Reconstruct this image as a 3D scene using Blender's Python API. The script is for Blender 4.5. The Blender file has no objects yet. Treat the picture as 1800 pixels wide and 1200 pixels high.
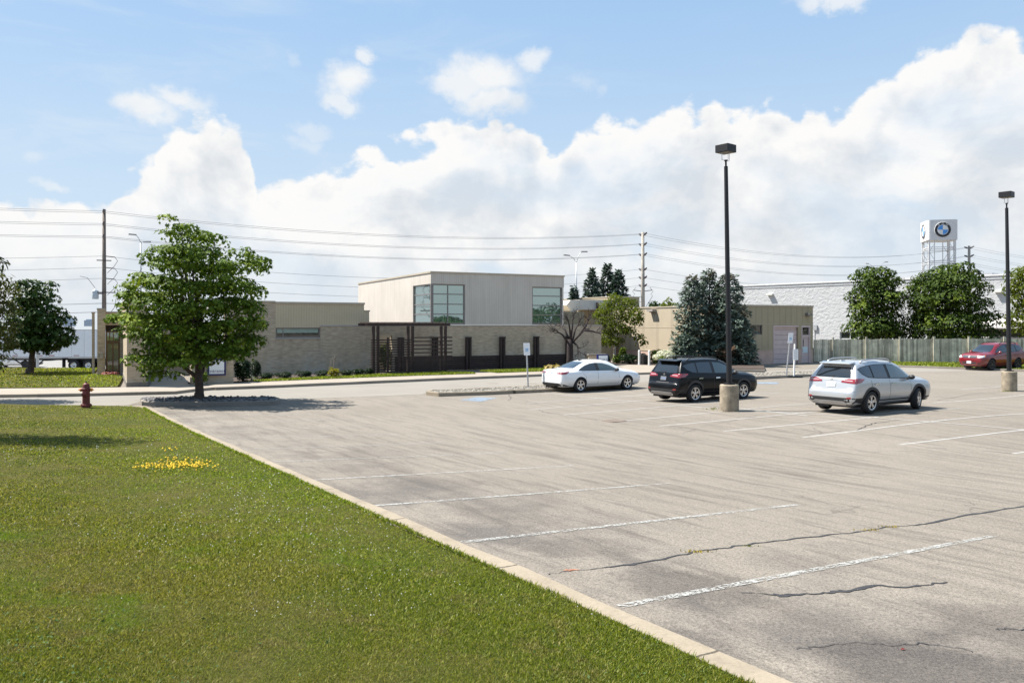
import bpy, bmesh, math, random
import numpy as np
from mathutils import Vector, Matrix
from mathutils.bvhtree import BVHTree
SC = bpy.context.scene
COL = SC.collection
rad = math.radians
RNG = np.random.default_rng(7)
random.seed(7)

# ------------------------------------------------------------------ camera
F, CX, HZ, CAMZ = 1400.0, 900.0, 570.0, 3.0
cam = bpy.data.cameras.new("camera"); camo = bpy.data.objects.new("camera", cam); COL.objects.link(camo)
camo.location = (0, 0, CAMZ); camo.rotation_euler = (rad(90), 0, 0)
cam.sensor_width = 36; cam.lens = 28; cam.shift_y = -30 / 1800
cam.clip_start = 0.1; cam.clip_end = 6000
SC.camera = camo
# ------------------------------------------------------------------ light
SUN_AZ, SUN_EL = rad(-76), rad(57)          # azimuth from +Y towards +X
SUN_DIR = Vector((math.sin(SUN_AZ) * math.cos(SUN_EL), math.cos(SUN_AZ) * math.cos(SUN_EL), math.sin(SUN_EL)))
sl = bpy.data.lights.new("sun", 'SUN'); so = bpy.data.objects.new("sun", sl); COL.objects.link(so)
sl.energy = 5.0; sl.angle = rad(0.5); sl.color = (1.0, 0.955, 0.88)
so.rotation_euler = SUN_DIR.to_track_quat('Z', 'Y').to_euler(); so.location = (-40, 40, 60)
SC.view_settings.view_transform = 'Standard'; SC.view_settings.look = 'None'
SC.view_settings.gamma = 1.0; SC.view_settings.use_curve_mapping = False
SC.view_settings.exposure = 1.15

# ------------------------------------------------------------------ node helper
class NT:
    def __init__(s, tree): s.t = tree; s.n = tree.nodes; s.l = tree.links
    def new(s, typ, **kw):
        n = s.n.new(typ)
        for k, v in kw.items(): setattr(n, k, v)
        return n
    def put(s, sock, v):
        if v is None: return
        if hasattr(v, 'is_output'): s.l.new(v, sock)
        else:
            if sock.type == 'RGBA' and len(v) == 3: v = (*v, 1)
            sock.default_value = v
    def math(s, op, a, b=None, c=None, clamp=False):
        n = s.new('ShaderNodeMath', operation=op, use_clamp=clamp)
        s.put(n.inputs[0], a)
        if b is not None: s.put(n.inputs[1], b)
        if c is not None: s.put(n.inputs[2], c)
        return n.outputs[0]
    def vmath(s, op, a, b=None, out=0):
        n = s.new('ShaderNodeVectorMath', operation=op)
        s.put(n.inputs[0], a)
        if b is not None: s.put(n.inputs[1], b)
        return n.outputs[out]
    def noise(s, vec, scale, detail=4, rough=0.55, dist=0.0, lac=2.0):
        n = s.new('ShaderNodeTexNoise')
        s.put(n.inputs['Vector'], vec); n.inputs['Scale'].default_value = scale
        n.inputs['Detail'].default_value = detail; n.inputs['Roughness'].default_value = rough
        n.inputs['Distortion'].default_value = dist; n.inputs['Lacunarity'].default_value = lac
        return n.outputs[0]
    def voro(s, vec, scale, feature='F1', rnd=1.0, out='Distance'):
        n = s.new('ShaderNodeTexVoronoi', feature=feature)
        s.put(n.inputs['Vector'], vec); n.inputs['Scale'].default_value = scale
        n.inputs['Randomness'].default_value = rnd
        return n.outputs[out]
    def ramp(s, fac, stops, interp='LINEAR'):
        n = s.new('ShaderNodeValToRGB'); r = n.color_ramp; r.interpolation = interp
        while len(r.elements) < len(stops): r.elements.new(0.5)
        for e, (p, c) in zip(r.elements, stops):
            e.position = p
            e.color = (c, c, c, 1) if isinstance(c, (int, float)) else (*c[:3], 1)
        s.put(n.inputs[0], fac); return n.outputs[0]
    def mix(s, fac, a, b, mode='MIX'):
        n = s.new('ShaderNodeMix', data_type='RGBA', blend_type=mode)
        s.put(n.inputs[0], fac); s.put(n.inputs[6], a); s.put(n.inputs[7], b)
        return n.outputs[2]
    def maprange(s, v, a, b, c=0.0, d=1.0, smooth=False):
        n = s.new('ShaderNodeMapRange', interpolation_type='SMOOTHSTEP' if smooth else 'LINEAR')
        s.put(n.inputs[0], v)
        for i, x in enumerate((a, b, c, d)): s.put(n.inputs[i + 1], x)
        return n.outputs[0]
    def sep(s, v):
        n = s.new('ShaderNodeSeparateXYZ'); s.put(n.inputs[0], v); return n.outputs
    def comb(s, x, y, z):
        n = s.new('ShaderNodeCombineXYZ')
        for i, q in enumerate((x, y, z)): s.put(n.inputs[i], q)
        return n.outputs[0]
    def bump(s, h, strength=0.3, dist=0.02, normal=None):
        n = s.new('ShaderNodeBump'); s.put(n.inputs['Height'], h)
        n.inputs['Strength'].default_value = strength; n.inputs['Distance'].default_value = dist
        if normal is not None: s.put(n.inputs['Normal'], normal)
        return n.outputs[0]
    def scalev(s, v, sc):
        n = s.new('ShaderNodeMapping'); s.put(n.inputs['Vector'], v); n.inputs['Scale'].default_value = sc
        return n.outputs[0]

# ------------------------------------------------------------------ sky
def pix_dir(px, py):
    az = math.atan((px - CX) / F)
    return az, math.atan((HZ - py) / F * math.cos(az))
W = bpy.data.worlds.new("World"); SC.world = W; W.use_nodes = True
W.node_tree.nodes.clear()
def build_sky():
    T = NT(W.node_tree)
    out = T.new('ShaderNodeOutputWorld'); bg = T.new('ShaderNodeBackground')
    bg.inputs['Strength'].default_value = 0.0617
    sky = T.new('ShaderNodeTexSky', sky_type='NISHITA'); sky.sun_disc = False
    sky.sun_elevation = SUN_EL; sky.sun_rotation = SUN_AZ
    sky.air_density = 1.0; sky.dust_density = 1.2; sky.ozone_density = 1.6; sky.altitude = 100
    D = T.vmath('NORMALIZE', T.new('ShaderNodeTexCoord').outputs['Generated'])
    x, y, z = T.sep(D)
    az = T.math('ARCTAN2', x, y)
    el = T.math('ARCSINE', z)
    # billowing displacement of the cloud outline
    Ds = T.scalev(D, (1, 1, 1.25))
    wob = T.noise(Ds, 5.0, 3, 0.5)
    fine = T.noise(Ds, 13.0, 10, 0.60, 0.15)
    puff = T.voro(Ds, 24.0)
    puff2 = T.voro(Ds, 55.0)
    disp = T.math('ADD', T.math('MULTIPLY', T.math('SUBTRACT', fine, 0.5), 0.185),
                  T.math('MULTIPLY', T.math('SUBTRACT', 0.40, puff), 0.060))
    disp = T.math('ADD', disp, T.math('MULTIPLY', T.math('SUBTRACT', 0.40, puff2), 0.026))
    # cloud bank: top edge as a function of azimuth
    pts = [(-400, 300), (-150, 350), (0, 345), (90, 352), (180, 350), (235, 310), (272, 250), (292, 205), (340, 195), (385, 182), (420, 215),
           (440, 262), (452, 318), (520, 310), (590, 285), (650, 252), (720, 232), (800, 222), (880, 215), (930, 212),
           (985, 258), (1000, 215), (1022, 205), (1060, 212), (1120, 205), (1180, 188), (1260, 180), (1340, 178), (1400, 205),
           (1450, 178), (1510, 145), (1560, 112), (1620, 85), (1680, 50), (1740, 40), (1800, 48), (1900, 60), (2300, 200)]
    fc = T.new('ShaderNodeFloatCurve'); cm = fc.mapping; c = cm.curves[0]
    A0, A1, E1 = -1.2, 1.2, 0.5
    P = sorted((max(0, min(1, (pix_dir(a, b)[0] - A0) / (A1 - A0))), pix_dir(a, b)[1] / E1) for a, b in pts)
    P = [(0.0, 0.16)] + P + [(1.0, 0.15)]
    c.points[0].location = P[0]; c.points[1].location = P[-1]
    for q in P[1:-1]: c.points.new(*q)
    for q in c.points: q.handle_type = 'VECTOR'
    cm.update()
    T.put(fc.inputs['Value'], T.maprange(az, A0, A1)); fc.inputs['Factor'].default_value = 1
    top = T.math('MULTIPLY', fc.outputs[0], E1)
    dep = T.math('ADD', T.math('SUBTRACT', top, el), T.math('MULTIPLY', disp, 0.62))
    bank = T.maprange(dep, -0.005, 0.013, 0, 1, True)
    # separate fair-weather clouds: (px, py, rx, ry, density)
    blobs = [(606, 150, 52, 44, 1.0), (638, 98, 22, 20, .8), (600, 185, 40, 18, .8), (862, 135, 105, 46, 1.0), (820, 155, 80, 26, .9), (940, 98, 40, 24, .8),
             (875, 175, 70, 32, 1.0), (255, 190, 70, 30, .95), (320, 170, 56, 26, .95), (550, 228, 46, 20, .42), (1470, 0, 88, 18, .8), (1030, 140, 20, 24, .25),
             (512, 110, 18, 14, .25), (60, 275, 26, 16, .3), (545, 255, 30, 18, .35), (110, 332, 40, 12, .5), (-700, 150, 200, 60, 1), (-500, 60, 150, 50, .8), (2400, -200, 300, 120, 1)]
    iso = None
    wn = T.new('ShaderNodeTexNoise'); T.put(wn.inputs['Vector'], Ds); wn.inputs['Scale'].default_value = 11.0; wn.inputs['Detail'].default_value = 8; wn.inputs['Roughness'].default_value = .62
    wr, wg, wb_ = T.sep(wn.outputs['Color'])
    azw = T.math('ADD', az, T.math('MULTIPLY', T.math('SUBTRACT', wr, .5), .085)); elw = T.math('ADD', el, T.math('MULTIPLY', T.math('SUBTRACT', wg, .5), .075))
    for (px, py, rx, ry, dn) in blobs:
        a, e = pix_dir(px, py)
        u = T.math('MULTIPLY', T.math('SUBTRACT', azw, a), F / rx)
        v = T.math('MULTIPLY', T.math('SUBTRACT', elw, e), F / ry)
        r = T.math('SQRT', T.math('ADD', T.math('MULTIPLY', u, u), T.math('MULTIPLY', v, v)))
        q = T.math('MULTIPLY', T.maprange(T.math('ADD', T.math('SUBTRACT', 1.0, r), T.math('MULTIPLY', disp, 6.0)), -0.10, 0.70, 0, 1, True), dn)
        iso = q if iso is None else T.math('MAXIMUM', iso, q)
    # low haze towards the horizon and thin wisps
    haze = T.maprange(el, 0.44, 0.03, 0.10, 0.85, True)
    wisp = T.maprange(T.noise(T.scalev(D, (2.0, 2.0, 9.0)), 2.6, 6, 0.6, 0.6), 0.46, 0.78, 0, 0.42, True)
    leftw = T.maprange(az, 0.25, -0.55, 0.15, 1.0)
    wisp = T.math('MULTIPLY', wisp, leftw)
    # shading of the cloud body: relief from an offset towards the sun, plus grey undersides
    off = T.vmath('ADD', Ds, tuple(SUN_DIR * 0.022 + Vector((-.008, 0, .022))))
    n1 = T.noise(Ds, 7.0, 8, 0.57, 0.2); n2 = T.noise(off, 7.0, 8, 0.57, 0.2)
    relief = T.math('MULTIPLY', T.math('SUBTRACT', n1, n2), 4.2)
    grey = T.maprange(T.noise(T.scalev(D, (1, 1, 2.4)), 4.2, 5, 0.55, 0.3), 0.35, 0.62, 0, 1, True)
    deep = T.maprange(dep, 0.008, 0.085, 0, 1, True)
    sh = T.math('ADD', T.math('MULTIPLY', T.math('MULTIPLY', grey, deep), 0.50), T.math('MULTIPLY', T.math('MULTIPLY', relief, -1.0), 1.0))
    sh = T.math('ADD', sh, T.math('MULTIPLY', deep, 0.20))
    sh = T.math('MAXIMUM', T.math('MINIMUM', sh, 1.0), 0.0)
    ccol = T.mix(sh, (7.25, 7.17, 7.05), (5.15, 5.45, 5.8))
    # gaps inside the bank where blue shows through
    hole = T.maprange(T.noise(T.scalev(D, (1, 1, 1.9)), 5.2, 7, 0.55, 0.5), 0.56, 0.74, 0, 0.75, True)
    bank = T.math('MULTIPLY', bank, T.math('SUBTRACT', 1.0, T.math('MULTIPLY', hole, T.maprange(dep, 0.05, 0.12, 0, 1, True))))
    base = T.mix(haze, T.mix(0.75, sky.outputs[0], (2.75, 4.6, 7.1)), (5.0, 5.9, 6.7))
    base = T.mix(wisp, base, (5.6, 6.2, 6.7))
    base = T.mix(T.math('MULTIPLY', iso, 0.93), base, T.mix(T.math('MULTIPLY', T.math('MULTIPLY', relief, -1.0), 1.0, clamp=True), (6.9, 6.95, 6.95), (5.6, 6.0, 6.4)))
    veil = T.maprange(T.noise(T.scalev(D, (1, 1, 2.2)), 3.1, 7, .6, .4), .40, .66, .97, .50, True)
    veil = T.mix(T.maprange(dep, 0.01, 0.09, 0, 1, True), (.98, .98, .98), T.comb(veil, veil, veil))
    col = T.mix(T.math('MULTIPLY', bank, veil), base, ccol)
    hz2 = T.maprange(el, 0.11, 0.0, 0.0, 0.55, True)
    col = T.mix(hz2, col, (5.5, 5.9, 6.25))
    T.put(bg.inputs['Color'], col); T.l.new(bg.outputs[0], out.inputs[0])
build_sky()

# ------------------------------------------------------------------ terrain and unprojection
def sstep(a, b, x):
    t = max(0.0, min(1.0, (x - a) / (b - a))); return t * t * (3 - 2 * t)
def g(X, Y):
    gn = 1.13 - 0.0254 * X - 0.055 * Y
    k = 0.3
    h = max(0.0, min(1.0, 0.5 + 0.5 * gn / k))
    z = gn * h + k * h * (1 - h)
    z += 0.17 * math.exp(-((X - 12.5) ** 2 + (Y - 26.0) ** 2) / 40.0)
    z -= 0.13 * math.exp(-((X - 4) ** 2 + (Y - 37) ** 2) / 30.0)
    z -= 1.4 * sstep(51.5, 60, Y) * sstep(-25.5, -29.5, X)
    return z
def P(px, py, off=0.0):
    """pixel -> point on the terrain raised by off"""
    k = (px - CX) / F; m = (py - HZ) / F
    Y = (CAMZ - off) / m
    for _ in range(60):
        Yn = (CAMZ - off - g(k * Y, Y)) / m
        Y = 0.5 * (Y + Yn)
    return Vector((k * Y, Y, CAMZ - m * Y))
def PD(px, py, Y):
    return Vector(((px - CX) / F * Y, Y, CAMZ - (py - HZ) / F * Y))

# ------------------------------------------------------------------ object helpers
def tag(o, label=None, cat=None, group=None, kind=None):
    if label: o['label'] = label
    if cat: o['category'] = cat
    if group: o['group'] = group
    if kind: o['kind'] = kind
    return o
def thing(name, label, cat, loc=(0, 0, 0), rz=0.0, group=None):
    o = bpy.data.objects.new(name, None); COL.objects.link(o)
    o.location = loc; o.rotation_euler = (0, 0, rz); o.empty_display_size = 0.3
    return tag(o, label, cat, group)
def link(name, me, parent=None, mats=()):
    o = bpy.data.objects.new(name, me); COL.objects.link(o)
    for m in (mats if isinstance(mats, (list, tuple)) else (mats,)): me.materials.append(m)
    if parent: o.parent = parent
    return o
def kids(o): return [c for c in bpy.data.objects if c.parent == o]
def copy_tree(o, loc=None, rz=None, label=None, parent=None):
    c = o.copy(); COL.objects.link(c)
    if parent: c.parent = parent
    if loc is not None: c.location = loc
    if rz is not None: c.rotation_euler = (0, 0, rz)
    if label: c['label'] = label
    for k in kids(o):
        if k != c: copy_tree(k, parent=c)
    return c

class MB:
    """collects faces for ONE mesh"""
    def __init__(s): s.v = []; s.f = []
    def add(s, vs, fs):
        b = len(s.v); s.v += [tuple(q) for q in vs]; s.f += [tuple(i + b for i in q) for q in fs]; return s
    def hexa(s, p):   # p: 8 points, bottom 4 ccw then top 4
        return s.add(p, [(3, 2, 1, 0), (4, 5, 6, 7), (0, 1, 5, 4), (1, 2, 6, 5), (2, 3, 7, 6), (3, 0, 4, 7)])
    def box(s, c, size, rz=0.0, M=None):
        x, y, z = (q / 2 for q in size); c = Vector(c)
        p = [Vector(q) for q in ((-x, -y, -z), (x, -y, -z), (x, y, -z), (-x, y, -z), (-x, -y, z), (x, -y, z), (x, y, z), (-x, y, z))]
        if M is None: M = Matrix.Rotation(rz, 3, 'Z')
        return s.hexa([M @ q + c for q in p])
    def bar(s, a, b, w, h=None, up=(0, 0, 1)):
        a = Vector(a); b = Vector(b); h = h or w; d = (b - a).normalized(); up = Vector(up)
        if abs(d.dot(up)) > .98: up = Vector((1, 0, 0))
        r = d.cross(up).normalized() * w / 2; u = r.cross(d).normalized() * h / 2
        return s.hexa([a - r - u, a + r - u, b + r - u, b - r - u, a - r + u, a + r + u, b + r + u, b - r + u])
    def tube(s, pts, r, n=8, cap=True):
        pts = [Vector(q) for q in pts]; m = len(pts)
        if not isinstance(r, (list, tuple)): r = [r] * m
        vs = []; prev = None
        for i, q in enumerate(pts):
            d = (pts[min(i + 1, m - 1)] - pts[max(i - 1, 0)]).normalized()
            if prev is None:
                u = d.cross(Vector((0, 0, 1)))
                if u.length < .05: u = d.cross(Vector((1, 0, 0)))
            else: u = prev - d * prev.dot(d)
            u.normalize(); prev = u; w = d.cross(u)
            vs += [q + (u * math.cos(2 * math.pi * j / n) + w * math.sin(2 * math.pi * j / n)) * r[i] for j in range(n)]
        fs = [(i * n + j, i * n + (j + 1) % n, (i + 1) * n + (j + 1) % n, (i + 1) * n + j) for i in range(m - 1) for j in range(n)]
        if cap: fs += [tuple(range(n - 1, -1, -1)), tuple((m - 1) * n + j for j in range(n))]
        return s.add(vs, fs)
    def lathe(s, prof, n=16, M=Matrix.Identity(4), cap=True):
        vs = [M @ Vector((r * math.cos(2 * math.pi * j / n), r * math.sin(2 * math.pi * j / n), z)) for r, z in prof for j in range(n)]
        m = len(prof)
        fs = [(i * n + j, i * n + (j + 1) % n, (i + 1) * n + (j + 1) % n, (i + 1) * n + j) for i in range(m - 1) for j in range(n)]
        if cap: fs += [tuple(range(n - 1, -1, -1)), tuple((m - 1) * n + j for j in range(n))]
        return s.add(vs, fs)
    def prism(s, poly, h, M=Matrix.Identity(4)):  # poly in local xy, extruded along local z
        n = len(poly)
        vs = [M @ Vector((x, y, 0)) for x, y in poly] + [M @ Vector((x, y, h)) for x, y in poly]
        return s.add(vs, [tuple(range(n - 1, -1, -1)), tuple(range(n, 2 * n))] + [(i, (i + 1) % n, n + (i + 1) % n, n + i) for i in range(n)])
    def quad(s, a, b, c, d): return s.add([a, b, c, d], [(0, 1, 2, 3)])
    def build(s, name, mat, parent=None, world=False, smooth=False, bevel=0.0, fix=True):
        me = bpy.data.meshes.new(name)
        o = None
        vs = s.v
        if world and parent is not None:
            Mi = (Matrix.Translation(parent.location) @ parent.rotation_euler.to_matrix().to_4x4()).inverted()
            vs = [tuple(Mi @ Vector(q)) for q in vs]
        me.from_pydata(vs, [], s.f)
        if fix:
            bm = bmesh.new(); bm.from_mesh(me); bmesh.ops.recalc_face_normals(bm, faces=bm.faces); bm.to_mesh(me); bm.free()
        if smooth: me.polygons.foreach_set('use_smooth', [True] * len(me.polygons))
        me.update()
        o = link(name, me, parent, mat)
        if bevel:
            b = o.modifiers.new('bevel', 'BEVEL'); b.width = bevel; b.segments = 2; b.limit_method = 'ANGLE'
        return o

def mesh_soup(name, V, k, mat, parent=None, smooth=False):
    """V: (n*k,3) array; faces of k vertices each"""
    n = len(V) // k
    me = bpy.data.meshes.new(name)
    me.vertices.add(n * k); me.vertices.foreach_set('co', np.ascontiguousarray(V, dtype=np.float32).ravel())
    me.loops.add(n * k); me.loops.foreach_set('vertex_index', np.arange(n * k, dtype=np.int32))
    me.polygons.add(n); me.polygons.foreach_set('loop_start', np.arange(0, n * k, k, dtype=np.int32))
    me.update(calc_edges=True); me.validate()
    return link(name, me, parent, mat)

def cut_grid(bm, res, axes=(0, 1)):
    for ax in axes:
        cs = [v.co[ax] for v in bm.verts]; lo, hi = min(cs), max(cs)
        k = math.floor(lo / res) + 1
        while k * res < hi - 1e-4:
            no = Vector((0, 0, 0)); no[ax] = 1; co = Vector((0, 0, 0)); co[ax] = k * res
            bmesh.ops.bisect_plane(bm, geom=bm.verts[:] + bm.edges[:] + bm.faces[:], plane_co=co, plane_no=no, dist=1e-5)
            k += 1
def sheet(name, poly, off, mat, parent=None, res=2.0, skirt=0.0, bumpy=None, kind='structure', flatz=None):
    """polygon (world xy) laid on the terrain at height off, with an optional vertical skirt (a kerb step)"""
    bm = bmesh.new()
    bm.faces.new([bm.verts.new((q[0], q[1], 0)) for q in poly])
    cut_grid(bm, res)
    bmesh.ops.triangulate(bm, faces=[f for f in bm.faces if len(f.verts) > 4])
    if skirt:
        ed = [e for e in bm.edges if e.is_boundary]
        r = bmesh.ops.extrude_edge_only(bm, edges=ed)
        low = {v for v in r['geom'] if isinstance(v, bmesh.types.BMVert)}
    else: low = set()
    for v in bm.verts:
        zz = g(v.co.x, v.co.y) if flatz is None else flatz
        v.co.z = zz + off - (skirt if v in low else 0)
        if bumpy and v not in low: v.co.z += bumpy(v.co.x, v.co.y)
    bmesh.ops.recalc_face_normals(bm, faces=bm.faces)
    up = sum(f.normal.z * f.calc_area() for f in bm.faces)
    if up < 0: bmesh.ops.reverse_faces(bm, faces=bm.faces)
    me = bpy.data.meshes.new(name); bm.to_mesh(me); bm.free()
    o = link(name, me, parent, mat)
    if kind: o['kind'] = kind
    return o
def pxpoly(pts, off=0.0): return [P(a, b, off) for a, b in pts]
def ribbon(pts, w):
    """world polyline -> polygon of width w (w may be a list)"""
    pts = [Vector((q[0], q[1])) for q in pts]; n = len(pts); L, R = [], []
    for i, q in enumerate(pts):
        d = (pts[min(i + 1, n - 1)] - pts[max(i - 1, 0)]).normalized(); nn = Vector((-d.y, d.x))
        ww = (w[i] if isinstance(w, (list, tuple)) else w) / 2
        L.append(q + nn * ww); R.append(q - nn * ww)
    return L + R[::-1]

# ------------------------------------------------------------------ materials
def pbsdf(T):
    out = T.new('ShaderNodeOutputMaterial'); b = T.new('ShaderNodeBsdfPrincipled'); T.l.new(b.outputs[0], out.inputs[0])
    return b, out
def newmat(name):
    m = bpy.data.materials.new(name); m.use_nodes = True; m.node_tree.nodes.clear(); return m, NT(m.node_tree)
def M_plain(name, col, rough=0.6, metal=0.0, var=0.12, scale=3.0, bump=0.0, coat=0.0, spec=0.5, rand=0.0, world=False, bscale=None):
    m, T = newmat(name); b, _ = pbsdf(T)
    co = T.new('ShaderNodeNewGeometry').outputs['Position'] if world else T.new('ShaderNodeTexCoord').outputs['Object']
    n = T.noise(co, scale, 5, 0.6)
    c = T.mix(T.maprange(n, 0.3, 0.7), tuple(q * (1 - var) for q in col), tuple(min(1, q * (1 + var)) for q in col))
    if rand:
        r = T.new('ShaderNodeNewGeometry').outputs['Random Per Island']
        c = T.mix(1.0, c, T.ramp(r, [(0, 1 - rand), (1, 1 + rand)]), 'MULTIPLY')
    T.put(b.inputs['Base Color'], c); b.inputs['Roughness'].default_value = rough; b.inputs['Metallic'].default_value = metal
    b.inputs['Coat Weight'].default_value = coat; b.inputs['Coat Roughness'].default_value = 0.03
    b.inputs['Specular IOR Level'].default_value = spec
    if bump: T.put(b.inputs['Normal'], T.bump(T.noise(co, bscale or scale * 8, 4, 0.6), bump, 0.02))
    return m
LK = 0.74      # foliage level for this exposure
def M_leaf(name, c0, c1, trans=0.45, rough=0.5, hue=None, patch=None):
    """leaves: colour varies per leaf; light passes through them"""
    m, T = newmat(name); out = T.new('ShaderNodeOutputMaterial')
    r = T.new('ShaderNodeNewGeometry').outputs['Random Per Island']
    c0 = tuple(q * LK for q in c0); c1 = tuple(q * LK for q in c1); c = T.mix(r, c0, c1)
    if patch:
        co = T.new('ShaderNodeTexCoord').outputs['Object']
        c = T.mix(T.maprange(T.noise(co, patch[1], 3, 0.5), patch[2], patch[3], 0, 1, True), c, patch[0])
    b = T.new('ShaderNodeBsdfPrincipled'); T.put(b.inputs['Base Color'], c); b.inputs['Roughness'].default_value = rough
    b.inputs['Specular IOR Level'].default_value = 0.12
    t = T.new('ShaderNodeBsdfTranslucent'); T.put(t.inputs[0], T.mix(1.0, c, (1.25, 1.3, 0.55), 'MULTIPLY'))
    mx = T.new('ShaderNodeMixShader'); mx.inputs[0].default_value = trans
    T.l.new(b.outputs[0], mx.inputs[1]); T.l.new(t.outputs[0], mx.inputs[2]); T.l.new(mx.outputs[0], out.inputs[0])
    return m
def M_glass(name, col=(.03, .04, .045), rough=0.03, metal=0.0, spec=0.8):
    m, T = newmat(name); b, _ = pbsdf(T)
    b.inputs['Base Color'].default_value = (*col, 1); b.inputs['Roughness'].default_value = rough
    b.inputs['Metallic'].default_value = metal; b.inputs['Specular IOR Level'].default_value = spec
    b.inputs['Coat Weight'].default_value = 1.0 if metal == 0 else 0.0; b.inputs['Coat Roughness'].default_value = .01
    co = T.new('ShaderNodeTexCoord').outputs['Object']
    T.put(b.inputs['Normal'], T.bump(T.noise(co, 0.7, 2, 0.4), 0.05, 0.1))
    return m
def M_paint(name, col, metal=0.0, rough=0.35, flake=0.0):
    m, T = newmat(name); b, _ = pbsdf(T)
    co = T.new('ShaderNodeTexCoord').outputs['Object']
    z = T.sep(co)[2]
    dirt = T.math('MULTIPLY', T.maprange(T.math('ADD', z, T.math('MULTIPLY', T.noise(co, 5, 5, .6), 0.25)), 0.62, 0.30, 0, 1), 0.22)
    c = T.mix(dirt, col, (0.22, 0.20, 0.17))
    T.put(b.inputs['Base Color'], c); b.inputs['Metallic'].default_value = metal
    T.put(b.inputs['Roughness'], T.math('ADD', T.math('MULTIPLY', dirt, 1.2), rough))
    b.inputs['Coat Weight'].default_value = 1.0; b.inputs['Coat Roughness'].default_value = 0.04
    if flake: T.put(b.inputs['Normal'], T.bump(T.noise(co, 260, 2, .5), flake, 0.001))
    return m
TH = rad(27)
DD = Vector((math.cos(TH), math.sin(TH), 0)); NN = Vector((math.sin(TH), -math.cos(TH), 0))   # along the fronts; towards the lot
def wallcoord(T):
    p = T.new('ShaderNodeNewGeometry').outputs['Position']
    u = T.math('ADD', T.vmath('DOT_PRODUCT', p, tuple(DD), 1), T.vmath('DOT_PRODUCT', p, tuple(NN), 1))
    return p, u, T.sep(p)[2]
def M_brick(name, c1, c2, mortar, stain=0.35):
    m, T = newmat(name); b, _ = pbsdf(T)
    p, u, z = wallcoord(T)
    br = T.new('ShaderNodeTexBrick'); T.put(br.inputs['Vector'], T.comb(u, z, 0.0))
    br.inputs['Scale'].default_value = 1.0; br.inputs['Brick Width'].default_value = 0.36; br.inputs['Row Height'].default_value = 0.092
    br.inputs['Mortar Size'].default_value = 0.009; br.inputs['Mortar Smooth'].default_value = 0.3; br.inputs['Bias'].default_value = 0.0
    T.put(br.inputs['Color1'], c1); T.put(br.inputs['Color2'], c2); T.put(br.inputs['Mortar'], mortar)
    # single bricks differ; rain streaks and damp near the ground
    cell = T.noise(T.comb(T.math('MULTIPLY', u, 2.8), T.math('MULTIPLY', z, 10.9), 0.0), 1.0, 1, .5)
    c = T.mix(1.0, br.outputs['Color'], T.ramp(cell, [(0.25, 0.80), (0.75, 1.18)]), 'MULTIPLY')
    st = T.noise(T.comb(T.math('MULTIPLY', u, 1.0), T.math('MULTIPLY', z, 0.22), 0.0), 1.6, 6, .65)
    c = T.mix(T.math('MULTIPLY', T.maprange(st, .50, .74, 0, 1, True), stain), c, (.17, .145, .12))
    lt = T.noise(T.comb(u, z, 3.0), 0.8, 5, .6)
    c = T.mix(T.math('MULTIPLY', T.math('MULTIPLY', T.maprange(lt, .48, .7, 0, 1), T.maprange(z, 1.7, .3, 0, 1)), .5), c, (.52, .50, .48))
    T.put(b.inputs['Base Color'], c); b.inputs['Roughness'].default_value = 0.9; b.inputs['Specular IOR Level'].default_value = .2
    T.put(b.inputs['Normal'], T.bump(T.math('ADD', T.math('MULTIPLY', br.outputs['Fac'], -1.0), T.math('MULTIPLY', cell, .7)), 0.6, 0.012))
    return m
def M_siding(name, col, pitch=0.15, streak=0.3, dark=(.25, .2, .15), bump=.5):
    m, T = newmat(name); b, _ = pbsdf(T)
    p, u, z = wallcoord(T)
    st = T.noise(T.comb(T.math('MULTIPLY', u, 2.2), T.math('MULTIPLY', z, 0.16), 0.0), 1.5, 6, .62)
    c = T.mix(T.math('MULTIPLY', T.maprange(st, .40, .72, 0, 1), streak), col, dark)
    bl = T.noise(p, 0.5, 4, .6)
    c = T.mix(1.0, c, T.ramp(bl, [(.3, .93), (.7, 1.05)]), 'MULTIPLY')
    rib = T.math('ABSOLUTE', T.math('SUBTRACT', T.math('FRACT', T.math('DIVIDE', u, pitch)), 0.5))
    rib = T.maprange(rib, 0.06, 0.14, 0, 1)
    c = T.mix(T.math('MULTIPLY', T.math('SUBTRACT', 1.0, rib), .16), c, (.08, .07, .06))
    T.put(b.inputs['Base Color'], c); b.inputs['Roughness'].default_value = 0.7; b.inputs['Specular IOR Level'].default_value = .25
    T.put(b.inputs['Normal'], T.bump(rib, bump, 0.012))
    return m
# ================================================================== GROUND
KH = 0.12
K0 = P(1083, 1066, KH); K1 = P(297, 732, KH)
U2 = Vector((K1.x - K0.x, K1.y - K0.y)).normalized()          # along the lawn kerb, away from the camera
V2 = Vector((U2.y, -U2.x))                                     # from the kerb into the lot
def KS(s, d=0.0): q = Vector((K0.x, K0.y)) + U2 * s + V2 * d; return Vector((q.x, q.y, 0))
YEND = P(240, 712, KH).y
SEND = (YEND - K0.y) / U2.y

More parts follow.
